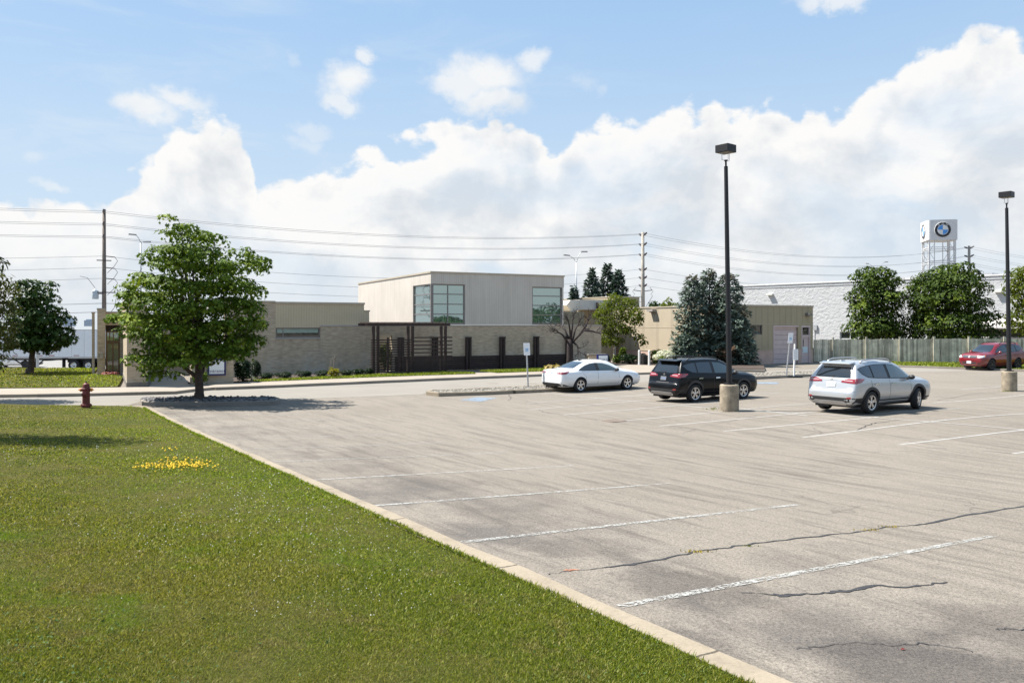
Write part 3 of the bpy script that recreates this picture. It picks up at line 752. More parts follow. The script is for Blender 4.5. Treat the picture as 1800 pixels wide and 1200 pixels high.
# courtyard seen through the gate opening: back wall
mb = MB(); FW.box(mb, tG0 - .8, tG1 + 2.0, -3.6, -3.4, 0, 2.6); part(mb, 'courtyard_wall', mBeige)
# left entrance block
FP1 = Face(P(210, 680, SW), -NN); 
def pier(name, px0, px1, pxl, pyb, pyt, depth=None, cap=.08):
    """brick pier: front face between px0..px1 parallel to the long front, lit return down to px pxl"""
    o = P(px0, pyb, SW); fc = Face(o, DD); a1 = fc.a_of(px1)
    z1 = fc.z_of(px0, pyt)
    r = Face(o, -NN); dp = depth if depth else r.a_of(pxl)
    mb = MB(); fc.box(mb, 0, a1, -abs(dp), 0, -.05, z1 - cap); pr = part(mb, name, mBrick)
    mb = MB(); fc.box(mb, -.03, a1 + .03, -abs(dp) - .03, .03, z1 - cap, z1); mb.build('cap', mCapGrey, pr).data.transform(Matrix.Translation(BLD.location).inverted())
    return fc, a1, z1, abs(dp), pr
f1, a1, z1, d1, pr1 = pier('entrance_pier', 223, 259, 211, 679, 520)
mb = MB(); f1.box(mb, -.02, a1 + .02, -d1 - .02, .02, -.05, .30); mb.build('concrete_plinth', mKerbG, pr1).data.transform(Matrix.Translation(BLD.location).inverted())
f2, a2, z2, d2, pr2 = pier('entrance_pier', 171, 185, 164, 659, 541.5)
f3, a3, z3, d3, pr3 = pier('entrance_pier', 161.5, 166, 157, 657.5, 548, depth=1.3)
# glazed entrance between the piers, brick beam over it
fe = Face(f2.p(a2, -.5, 0), DD)
ae = fe.a_of(262)
zb0 = fe.z_of(186, 571.5); zb1 = fe.z_of(186, 549.5)
mb = MB(); fe.box(mb, 0.01, ae, -.6, 0, zb0, zb1); part(mb, 'entrance_beam', mBrick)
mb = MB(); fe.box(mb, 0.01, ae, -.62, .03, zb1, zb1 + .07); part(mb, 'coping', mCapGrey)
zt = fe.z_of(190, 582)
mb = MB(); fe.box(mb, .02, ae, -.35, -.22, zt, zb0 - .003); part(mb, 'transom_panel', mTimber)
zd = fe.z_of(190, 601)
aw = fe.a_of(211)
fe.window(BLD, .02, aw, .13, zd, cols=[aw * .52], fw=.09, depth=.25, glass=M_glass('lobby glass', (.17, .165, .15), .03, .0, .9), frame=mFrameB, name='entrance_door')
fe.window(BLD, .02, aw, zd + .004, zt - .002, cols=[aw * .3, aw * .55], fw=.07, depth=.25, glass=mRefl, frame=mFrameB, name='transom_window')
mb = MB(); fe.wall(mb, aw + .003, ae + 3.0, 0, zb0 - .005, .3); fe.wall(mb, ae + .003, ae + 3.0, zb0, 3.6, .3)
part(mb, 'entrance_wall', mBrick)
mb = MB(); fe.box(mb, 0.02, ae + 3, -9, -.7, 3.25, 3.35); part(mb, 'flat_roof', mRoof)
mb = MB(); fe.box(mb, 0.05, .25, -9, -.8, 0, 3.2); fe.box(mb, ae + 2.8, ae + 3, -9, -.5, 0, 3.2); fe.box(mb, 0.3, ae + 2.7, -8.9, -8.7, 0, 3.2); part(mb, 'entrance_side_wall', mBrick)
mb = MB(); bp = Face(f2.p(0, .0, 0), DD); q0 = bp.a_of(175.5); q1 = bp.a_of(181.5); z0 = bp.z_of(176, 630); zz = bp.z_of(176, 621)
bp.box(mb, q0, q1, .002, .16, z0, zz); bp.box(mb, q0 - .03, q1 + .03, .002, .2, zz + .002, zz + .05); part(mb, 'letter_box', mCapGrey)
# right wing ------------------------------------------------------------
R1 = P(1429, 637.5); R1.z = 0
FR = Face(R1 - DD * 9.4, DD)                              # shaded front with the garage door
aG0, aG1, aD0, aD1 = FR.a_of(1359), FR.a_of(1403), FR.a_of(1408.5), FR.a_of(1424)
zR1 = FR.z_of(1429, 537); zG = FR.z_of(1380, 572)
aV0, aV1 = FR.a_of(1319), FR.a_of(1340); zV0, zV1 = FR.z_of(1330, 588), FR.z_of(1330, 571)
hol = [(aG0, aG1, -1, zG), (aD0, aD1, -1, zG), (aV0, aV1, zV0, zV1)]
mb = MB(); FR.wall(mb, 0, 9.4, 1.05, zR1 - .12, .3, hol); part(mb, 'right_wing_front', mOlive)
mb = MB(); FR.wall(mb, 0, 9.4, -.05, 1.045, .28, hol); part(mb, 'right_wing_base', mPink)
mb = MB(); FR.box(mb, -.04, 9.44, -.34, .05, zR1 - .12, zR1); FR.box(mb, 0.0, aG0 - .1, 0.001, .035, 1.03, 1.075); FR.box(mb, 0.0, 9.4, 0.001, .02, zG + .09, zG + .13); part(mb, 'coping', mCap)
FRL = Face(FR.p(0, 0, 0) - NN * 22, NN)                    # sunlit long wall running back
zL1 = 4.34
mb = MB(); FRL.wall(mb, 0, 22 - .301, .85, zL1, .3); part(mb, 'right_wing_side', mBeige)
mb = MB(); FRL.wall(mb, 0, 22 - .301, -.05, .845, .27); part(mb, 'right_wing_side_base', mPink)
mb = MB(); FRL.box(mb, 0, 22 - .35, -.34, .045, zL1, zL1 + .1); FRL.box(mb, 0, 22 - .35, .001, .03, .82, .88); FRL.box(mb, 0, 21.6, .001, .012, 2.72, 2.75); part(mb, 'coping', mCap)
mb = MB(); FRE = Face(FR.p(9.4, 0, 0), -NN); FRE.wall(mb, .301, 22, 0, zR1 - .12, .3); part(mb, 'right_wing_end', mOlive)
mb = MB(); FR.box(mb, .31, 9.09, -21.9, -.31, 4.1, 4.2); part(mb, 'flat_roof', mRoof)
FR.window(BLD, aV0, aV1, zV0, zV1, fw=.06, depth=.12, glass=mDarkGl, label='small dark window beside the spruces')
gd = MB(); npan = 8
for k in range(npan):
    za, zb = zG * k / npan, zG * (k + 1) / npan
    FR.box(gd, aG0 + .1, aG1 - .02, -.20, -.14, za + .012, zb - .004)
gdo = part(gd, 'garage_door', mPinkDoor)
mb = MB(); FR.box(mb, aG0 + .002, aG0 + .1, -.22, .03, 0, zG - .12); FR.box(mb, aG0 + .002, aG1 - .002, -.22, .028, zG - .12, zG - .002); part(mb, 'garage_door_frame', mPinkDoor)
mb = MB(); FR.box(mb, aD0 + .1, aD1 - .1, -.13, -.08, .02, zG * .68); dr = part(mb, 'door', mPinkDoor)
def sub(mb, name, mat, par): o = mb.build(name, mat, par); o.data.transform(Matrix.Translation(BLD.location).inverted()); return o
mb = MB(); FR.box(mb, aD0 + .002, aD0 + .098, -.18, .025, 0, zG - .002); FR.box(mb, aD1 - .098, aD1 - .002, -.18, .025, 0, zG - .002); FR.box(mb, aD0 + .1, aD1 - .1, -.18, .02, zG - .14, zG - .002); FR.box(mb, aD0 + .1, aD1 - .1, -.16, -.02, zG * .68 + .004, zG * .75); sub(mb, 'frame', mPinkDoor, dr)
mb = MB(); FR.box(mb, aD0 + .11, aD1 - .11, -.12, -.10, zG * .75 + .003, zG - .145); sub(mb, 'transom_pane', mDarkGl, dr)
dw = aD1 - aD0
mb = MB(); FR.box(mb, aD0 + dw * .26, aD0 + dw * .36, -.079, -.07, zG * .44, zG * .64); sub(mb, 'slot_window', mDarkGl, dr)
mb = MB(); FR.box(mb, aD0 + dw * .26, aD0 + dw * .80, -.079, -.074, zG * .275, zG * .435); sub(mb, 'paper_notice', M_plain('pale blue paper', (.55, .66, .70), .8, var=.03), dr)
mb = MB(); FR.box(mb, aD0 + dw * .17, aD0 + dw * .24, -.079, -.03, zG * .32, zG * .35); sub(mb, 'handle', mFrame, dr)
def wall_lamp(fc, px, py, w=.42):
    a = fc.a_of(px); z = fc.z_of(px, py); m2 = MB()
    fc.box(m2, a - w / 2, a + w / 2, .002, .16, z - .05, z + .2); fc.box(m2, a - w / 2 - .02, a + w / 2 + .02, .165, .42, z + .02, z + .2)
    return m2
o = part(wall_lamp(FRL, 1149, 548, .75), 'wall_lamp', M_plain('lamp housing', (.30, .27, .24), .5))
o = part(wall_lamp(FR, 1418, 555, .30), 'wall_lamp', mFrame)
# blocks between upper storey and right wing
def block(name, pxa, pxb, pyb_Y, pyt, dep, mat, z0, cap=True):
    o = PD(pxa, 600, pyb_Y); fc = Face(o, DD); b = fc.a_of(pxb); zt = fc.z_of(pxa, pyt)
    mb = MB(); fc.box(mb, 0, b, -dep, 0, z0, zt - .1); r = part(mb, name, mat)
    if cap: mb = MB(); fc.box(mb, -.04, b + .04, -dep - .04, .04, zt - .1, zt); sub(mb, 'cap', mCap, r)
block('rear_block', 1037.5, 1080, 67, 539.5, 9, mOlive, 0)
block('rear_block', 984, 1027, 63.0, 545.5, 3.5, mOlive, 2.0, False)
block('rear_block', 1078, 1124, 84, 520.5, 12, mOlive, 0)
# accent screen: dark timber apron with posts along the brick front
SCN = thing('timber_apron', 'long dark stained timber apron with upright posts along the brick wall', 'timber screen', wp(tC, .15))
mb = MB(); ta0, ta1 = wt(694), wt(999)
for k in range(7): FW.box(mb, ta0, ta1, .05, .10, .1 + k * .124, .1 + k * .124 + .113)
mb.build('slat_board', mTimber, SCN, world=True)
for px in (703, 763, 821.5, 881, 940.5, 997):
    t = wt(px); mb = MB()
    FW.box(mb, t - .19, t - .04, .105, .26, .1, 2.10); FW.box(mb, t + .04, t + .19, .105, .26, .1, 2.10); FW.box(mb, t - .2, t + .2, .10, .30, 2.103, 2.19)
    mb.build('post', mTimber, SCN, world=True)
# pergola with slatted screen
PG = thing('pergola', 'dark stained timber pergola with horizontal slat screens before the brick wall', 'pergola', wp(wt(715), 1.6))
FP = Face(P(662, 657.2, SW), DD)
zT = FP.z_of(662, 568); ap = [FP.a_of(661), FP.a_of(722), FP.a_of(780)]
for a in ap:
    for dd, q in ((0, 'post'),):
        mb = MB(); FP.box(mb, a - .21, a - .06, dd - .15, dd, .13, zT - .16); FP.box(mb, a + .06, a + .21, dd - .15, dd, .13, zT - .16)
        mb.build(q, mTimber, PG, world=True)
mb = MB()
for dd in (.03, -.20, -1.35, -1.73): FP.box(mb, ap[0] - .55, ap[-1] + .42, dd - .05, dd, zT - .155, zT)
part_ = mb.build('beam', mTimber, PG, world=True)
mb = MB(); k = ap[0] - .4
while k < ap[-1] + .4:
    FP.box(mb, k, k + .05, -1.95, .2, zT + .004, zT + .07); k += .42
mb.build('rafter', mTimber, PG, world=True)
zs = FP.z_of(662, 593)
mb = MB(); n = 9
for k in range(14): FP.box(mb, ap[0] - .32, ap[1] - .0, .004, .04, .2 + k * (zs - .25) / 14, .2 + k * (zs - .25) / 14 + .075)
mb.build('slat_screen', mTimber, PG, world=True)
mb = MB()
for k in range(7): FP.box(mb, ap[1] + .01, ap[2] + .55, .004, .04, zs - .06 - k * .225, zs - .06 - k * .225 + .07)
for k in range(8): FP.box(mb, ap[1] + .01, ap[2] + .2, .005, .038, .2 + k * .105, .2 + k * .105 + .085)
mb.build('slat_screen', mTimber, PG, world=True)
mb = MB(); a = FP.a_of(682); FP.box(mb, a - .06, a + .06, -.06, -.001, .13, zs); mb.build('screen_post', mTimber, PG, world=True)
# rooftop ventilation duct
HV = thing('rooftop_duct', 'grey sheet metal ventilation duct on the flat roof beside the upper storey', 'duct', PD(1028, 545, 66))
mGalv = M_plain('dull galvanised sheet', (.62, .58, .52), .7, metal=.0, var=.1, scale=1.5)
o0 = PD(1019, 545, 66); fh = Face(o0, DD)
zt, zb = fh.z_of(1019, 526.5), fh.z_of(1019, 544); ln = fh.a_of(1078)
mb = MB(); fh.box(mb, 0, ln, -2.4, 0, zb, zt); mb.build('duct_box', mGalv, HV, world=True)
mb = MB(); A = fh.a_of(996); B = fh.a_of(1003)
prof = [(A, zb + .35), (B, zt - .05), (-.003, zt - .02), (-.003, zb), (B + .2, zb - .35)]
vs = [fh.p(a, -.02, z) for a, z in prof] + [fh.p(a, -2.3, z) for a, z in prof]; n = len(prof)
mb.add(vs, [tuple(range(n)), tuple(range(2 * n - 1, n - 1, -1))] + [(i, n + i, n + (i + 1) % n, (i + 1) % n) for i in range(n)])
m2 = MB(); m2.add(vs, [tuple(range(n)), tuple(range(2 * n - 1, n - 1, -1))] + [(i, n + i, n + (i + 1) % n, (i + 1) % n) for i in range(n)])
m2.build('duct_hood', mGalv, HV, world=True)
v = MB(); a = fh.a_of(1048); v.add([fh.p(a, .02, zt - .2), fh.p(a + .35, .02, zt - .95), fh.p(a, .02, zt - .95), fh.p(a, .3, zt - .2), fh.p(a + .35, .3, zt - .95), fh.p(a, .3, zt - .95)], [(0, 1, 2), (5, 4, 3), (0, 3, 4, 1), (1, 4, 5, 2), (2, 5, 3, 0)])
v.build('vent_cowl', mTimber, HV, world=True)
# ================================================================== VEHICLES
def pchip(x, y, xq):
    x = np.asarray(x, float); y = np.asarray(y, float); h = np.diff(x); d = np.diff(y) / h; m = np.zeros_like(y)
    m[0], m[-1] = d[0], d[-1]
    for i in range(1, len(x) - 1):
        if d[i - 1] * d[i] > 0:
            w1, w2 = 2 * h[i] + h[i - 1], h[i] + 2 * h[i - 1]; m[i] = (w1 + w2) / (w1 / d[i - 1] + w2 / d[i])
    i = np.clip(np.searchsorted(x, xq) - 1, 0, len(h) - 1); t = (xq - x[i]) / h[i]
    return (2 * t**3 - 3 * t**2 + 1) * y[i] + (t**3 - 2 * t**2 + t) * h[i] * m[i] + (-2 * t**3 + 3 * t**2) * y[i + 1] + (t**3 - t**2) * h[i] * m[i + 1]
def chaikin(p, k=2):
    for _ in range(k):
        q = [p[0]]
        for a, b in zip(p[:-1], p[1:]): q += [a * .78 + b * .22, a * .22 + b * .78]
        p = q[:1] + q[1:] + [p[-1]]
    return p
def clip_x(poly, x0, x1):
    def half(p, keep, cut):
        out = []
        for i in range(len(p)):
            a, b = p[i], p[(i + 1) % len(p)]
            if keep(a): out.append(a)
            if keep(a) != keep(b): out.append(cut(a, b))
        return out
    def at(xx): return lambda a, b: (xx, a[1] + (b[1] - a[1]) * (xx - a[0]) / (b[0] - a[0]))
    return half(half(poly, lambda q: q[0] >= x0, at(x0)), lambda q: q[0] <= x1, at(x1))
mRubber = M_plain('tyre rubber', (.016, .016, .017), .85, var=.25, scale=8)
mBlackPl = M_plain('black plastic', (.022, .022, .024), .55, var=.15)
mRim = M_plain('machined alloy', (.62, .62, .63), .25, metal=.9, var=.05)
mRimDark = M_plain('dark alloy', (.05, .05, .055), .35, metal=.5)
mCarGl = M_glass('tinted car glass', (.010, .013, .016), .02, 0.0, .75)
mCarGl2 = M_glass('light car glass', (.045, .07, .066), .02, 0.0, .8)
mChrome = M_plain('chrome', (.75, .75, .76), .12, metal=1.0, var=.03)
mSilverPl = M_plain('silver plastic', (.42, .42, .43), .35, metal=.6, var=.04)
def M_blackpaint():
    m, T = newmat('black car paint'); b, _ = pbsdf(T); b.inputs['Base Color'].default_value = (.004, .0045, .006, 1); b.inputs['Roughness'].default_value = .30
    b.inputs['Specular IOR Level'].default_value = .10; b.inputs['Coat Weight'].default_value = .40; b.inputs['Coat Roughness'].default_value = .05; return m
def M_lamp(name, col, spec=.8):
    m, T = newmat(name); b, _ = pbsdf(T)
    co = T.new('ShaderNodeTexCoord').outputs['Object']; x, y, z = T.sep(co)
    rib = T.math('FRACT', T.math('MULTIPLY', T.math('ADD', x, y), 22.0))
    T.put(b.inputs['Base Color'], T.mix(T.maprange(rib, .3, .7, 0, .4), col, tuple(min(1, q * 1.8 + .03) for q in col)))
    b.inputs['Roughness'].default_value = .12; b.inputs['Coat Weight'].default_value = 1; b.inputs['Specular IOR Level'].default_value = spec
    return m
mTail = M_lamp('red lens', (.20, .006, .009)); mTailClear = M_lamp('clear lens', (.42, .33, .33)); mHead = M_lamp('headlamp lens', (.55, .58, .60)); mAmber = M_lamp('amber lens', (.75, .22, .03))
mPlate = M_plain('licence plate white', (.72, .74, .76), .5, var=.03)
mPlateInk = M_plain('plate ink', (.16, .22, .42), .5, var=.1)

SUV = dict(L=4.60, ra=.93, wb=2.66, R=.355, tw=.23, arch=.405, track=.79,
    st=[(0.00, .42, .55, .52, .64, .60, .62, .66, .56, .67), (.03, .33, .68, .50, .78, .66, .76, .73, .70, .745), (.10, .28, .74, .52, .85, .72, .83, .79, .77, .81),
        (.13, .27, .75, .58, .865, .84, .84, .96, .80, .985), (.18, .25, .77, .64, .88, .97, .86, 1.09, .81, 1.115), (.28, .24, .78, .67, .895, 1.05, .875, 1.27, .76, 1.31),
        (.40, .24, .78, .68, .90, 1.06, .88, 1.455, .69, 1.50), (.46, .24, .78, .68, .90, 1.06, .88, 1.53, .665, 1.595), (.70, .24, .78, .68, .905, 1.07, .89, 1.575, .65, 1.645), (1.1, .24, .78, .68, .91, 1.06, .89, 1.60, .64, 1.67),
        (1.8, .23, .78, .66, .91, 1.03, .89, 1.605, .635, 1.68), (2.35, .23, .78, .66, .91, 1.01, .89, 1.58, .63, 1.66), (2.75, .23, .78, .66, .91, .99, .885, 1.49, .63, 1.575),
        (3.15, .23, .78, .66, .91, .98, .88, 1.27, .66, 1.34), (3.48, .23, .78, .66, .91, .97, .87, 1.10, .70, 1.15), (3.62, .23, .78, .66, .91, .965, .865, 1.06, .72, 1.11), (3.95, .23, .78, .66, .905, .955, .855, 1.03, .73, 1.085),
        (4.25, .24, .76, .64, .885, .92, .83, .985, .71, 1.035), (4.45, .25, .72, .62, .82, .85, .77, .915, .68, .955), (4.55, .28, .62, .57, .73, .73, .70, .79, .61, .82), (4.60, .33, .50, .50, .58, .60, .56, .66, .50, .69)],
    dlo=[(.40, 1.415), (.55, 1.25), (.80, 1.145), (1.1, 1.12), (1.9, 1.085), (2.9, 1.055), (3.20, 1.055), (2.98, 1.24), (2.72, 1.395), (2.4, 1.505), (2.0, 1.545), (1.4, 1.545), (.9, 1.515), (.6, 1.475)],
    win=[(.3, 1.05), (1.10, 1.88), (1.98, 3.3)], seams=[1.02, 1.93, 3.12], seamz=(.42, 1.06), handles=[(1.20, .93), (2.12, .92)], mirror=(2.98, 1.10),
    rear_glass=[(-.64, 1.14), (.64, 1.14), (.60, 1.30), (.52, 1.475), (-.52, 1.475), (-.60, 1.30)], shield=[(-.64, 1.11), (.64, 1.11), (.60, 1.3), (.50, 1.535), (-.50, 1.535), (-.60, 1.3)], kind='suv')
SEDAN = dict(L=4.92, ra=1.06, wb=2.83, R=.335, tw=.22, arch=.375, track=.80,
    st=[(0.00, .42, .55, .54, .62, .66, .62, .74, .58, .76), (.04, .32, .70, .55, .77, .78, .75, .88, .70, .91), (.10, .27, .75, .57, .83, .88, .81, .985, .74, 1.02), (.22, .25, .77, .58, .87, .91, .84, 1.005, .75, 1.045),
        (.55, .23, .79, .60, .905, .93, .875, 1.02, .75, 1.07), (.80, .22, .80, .60, .915, .94, .885, 1.06, .72, 1.115), (1.2, .21, .80, .60, .92, .95, .89, 1.20, .66, 1.275), (1.6, .20, .80, .60, .92, .95, .89, 1.315, .62, 1.395),
        (2.0, .20, .80, .60, .92, .945, .89, 1.37, .605, 1.455), (2.4, .20, .80, .60, .92, .935, .89, 1.38, .60, 1.465), (2.8, .20, .80, .60, .92, .93, .885, 1.345, .605, 1.43), (3.2, .20, .80, .60, .92, .92, .88, 1.22, .63, 1.295),
        (3.55, .20, .80, .60, .92, .905, .87, 1.065, .67, 1.12), (3.80, .20, .80, .60, .915, .89, .865, .975, .70, 1.015), (4.25, .21, .79, .58, .90, .84, .84, .905, .72, .945), (4.60, .22, .75, .56, .86, .765, .80, .825, .70, .86),
        (4.80, .24, .66, .52, .77, .66, .71, .72, .63, .745), (4.89, .28, .52, .48, .62, .56, .58, .61, .50, .63), (4.92, .32, .40, .45, .48, .50, .45, .54, .38, .55)],
    dlo=[(.95, 1.00), (1.3, .985), (2.0, .975), (3.0, .96), (3.42, .955), (3.15, 1.09), (2.85, 1.21), (2.5, 1.30), (2.1, 1.325), (1.75, 1.295), (1.45, 1.22), (1.15, 1.10)],
    win=[(.9, 2.02), (2.16, 3.5)], seams=[1.30, 2.08, 3.35], seamz=(.36, .97), handles=[(1.62, .84), (2.42, .82)], mirror=(3.15, 1.00),
    rear_glass=[(-.60, 1.10), (.60, 1.10), (.55, 1.22), (.46, 1.37), (-.46, 1.37), (-.55, 1.22)], shield=[(-.62, 1.05), (.62, 1.05), (.55, 1.22), (.46, 1.40), (-.46, 1.40), (-.55, 1.22)], kind='sedan')

def car_hull(S):
    st = np.array(S['st']); xs = st[:, 0]
    xq = np.unique(np.concatenate([np.linspace(0, .55, 20), np.linspace(.55, S['L'] - .6, 44), np.linspace(S['L'] - .6, S['L'], 16)]))
    cols = [pchip(xs, st[:, k], xq) for k in range(1, 10)]
    verts, n = [], None
    for i, x in enumerate(xq):
        zb, wb, zm, wm, zbe, wbe, zr, wr, zt = (c[i] for c in cols)
        p = [np.array(q) for q in ((0, zb), (wb * .7, zb), (wb, zb + .03), (wm, zm - .08), (wm, zm + .06), (wbe, zbe), (wr + .02, zr - .02), (wr - .10, zr + (zt - zr) * .62), (wr * .45, zt), (0, zt))]
        q = chaikin(p, 2)
        half = q; other = [np.array((-a, b)) for a, b in half[-2:0:-1]]
        ring = list(half) + other; n = len(ring)
        verts += [(x, a, b) for a, b in ring]
    m = len(xq)
    fs = [(i * n + j, (i + 1) * n + j, (i + 1) * n + (j + 1) % n, i * n + (j + 1) % n) for i in range(m - 1) for j in range(n)]
    fs += [tuple(range(n)), tuple((m - 1) * n + j for j in range(n - 1, -1, -1))]
    return verts, fs
def apply_boolean(o, cutter):
    md = o.modifiers.new('b', 'BOOLEAN'); md.operation = 'DIFFERENCE'; md.object = cutter; md.solver = 'EXACT'
    try: md.material_mode = 'INDEX'
    except Exception: pass
    dg = bpy.context.evaluated_depsgraph_get()
    me = bpy.data.meshes.new_from_object(o.evaluated_get(dg))
    o.modifiers.clear(); old = o.data; o.data = me; me.name = old.name
    bpy.data.objects.remove(cutter)
class Skin:
    """projects flat outlines on to the car's surface"""
    def __init__(s, verts, fs): s.b = BVHTree.FromPolygons([Vector(v) for v in verts], fs)
    def patch(s, mb, poly, view, off=.004, res=.07, side=1):
        bm = bmesh.new()
        bm.faces.new([bm.verts.new((a, b, 0)) for a, b in poly]); cut_grid(bm, res)
        vs = []
        for v in bm.verts:
            a, b = v.co.x, v.co.y
            if view == 'side': o, d = Vector((a, side * 3, b)), Vector((0, -side, 0))
            elif view == 'rear': o, d = Vector((-3, a, b)), Vector((1, 0, 0))
            elif view == 'front': o, d = Vector((9, a, b)), Vector((-1, 0, 0))
            else: o, d = Vector((a, b, 5)), Vector((0, 0, -1))
            h, nn, _, _ = s.b.ray_cast(o, d)
            if h is None:
                tgt = Vector((a, side * .85, b)) if view == 'side' else Vector((.1 if view == 'rear' else 4.5, a, b))
                h, nn, _, _ = s.b.find_nearest(tgt)
            if nn.dot(d) > 0: nn = -nn
            vs.append(h + nn * off)
        bm.verts.index_update()
        mb.add(vs, [tuple(q.index for q in f.verts) for f in bm.faces]); bm.free(); return mb
def ring_poly(cx, cz, r0, r1, a0, a1, n=28):
    A = [rad(a0 + (a1 - a0) * i / n) for i in range(n + 1)]
    return [(cx + r1 * math.cos(a), cz + r1 * math.sin(a)) for a in A] + [(cx + r0 * math.cos(a), cz + r0 * math.sin(a)) for a in A[::-1]]
def make_wheel(root, x, y, S, rim_style, steer=0.0):
    side = 1 if y > 0 else -1; R, w = S['R'], S['tw']
    o = bpy.data.objects.new('wheel', None); COL.objects.link(o); o.parent = root; o.location = (x, y, R); o.rotation_euler = (0, 0, steer); o.empty_display_size = .2
    M = Matrix.Rotation(rad(-90 * side), 4, 'X')               # local z -> outward (side*y)
    t = MB(); hw = w / 2; ri = R * .64
    t.lathe([(ri, -hw * .85), (R * .90, -hw), (R * .985, -hw * .8), (R, -hw * .4), (R, hw * .4), (R * .985, hw * .8), (R * .90, hw), (ri + .012, hw * .88), (ri, hw * .80)], 36, M, cap=False)
    t.build('tyre', mRubber, o, smooth=True)
    d = MB(); d.lathe([(.001, hw * .25), (ri * .93, hw * .2), (ri, hw * .7), (ri + .004, hw * .86)], 28, M, cap=False); d.lathe([(ri, hw * .2), (.001, -hw * .3)], 28, M, cap=False)
    d.build('brake_disc', mBlackPl, o, smooth=True)
    r = MB(); r.lathe([(ri - .022, hw * .62), (ri - .018, hw * .86), (ri + .006, hw * .92), (ri + .008, hw * .80)], 32, M, cap=False)
    r.lathe([(.045, hw * .3), (.050, hw * .80), (.030, hw * .86), (.0, hw * .86)], 12, M, cap=False)
    for k in range(5):
        for dd in ((0,) if rim_style == 'five' else (-.17, .17)):
            a = 2 * math.pi * k / 5 + math.pi / 2 + dd; ww = (.075, .05) if rim_style == 'five' else (.032, .042)
            c, s_ = math.cos(a), math.sin(a); tx, ty = -s_, c
            i, e = .035, ri - .006
            p = [(c * i - tx * ww[1] / 2, s_ * i - ty * ww[1] / 2), (c * i + tx * ww[1] / 2, s_ * i + ty * ww[1] / 2), (c * e + tx * ww[0] / 2, s_ * e + ty * ww[0] / 2), (c * e - tx * ww[0] / 2, s_ * e - ty * ww[0] / 2)]
            r.hexa([M @ Vector((*q, hw * .50)) for q in p] + [M @ Vector((*q, hw * .80)) for q in p])
    r.build('rim', mRim if rim_style != 'dark' else mRimDark, o, smooth=False)
    return o
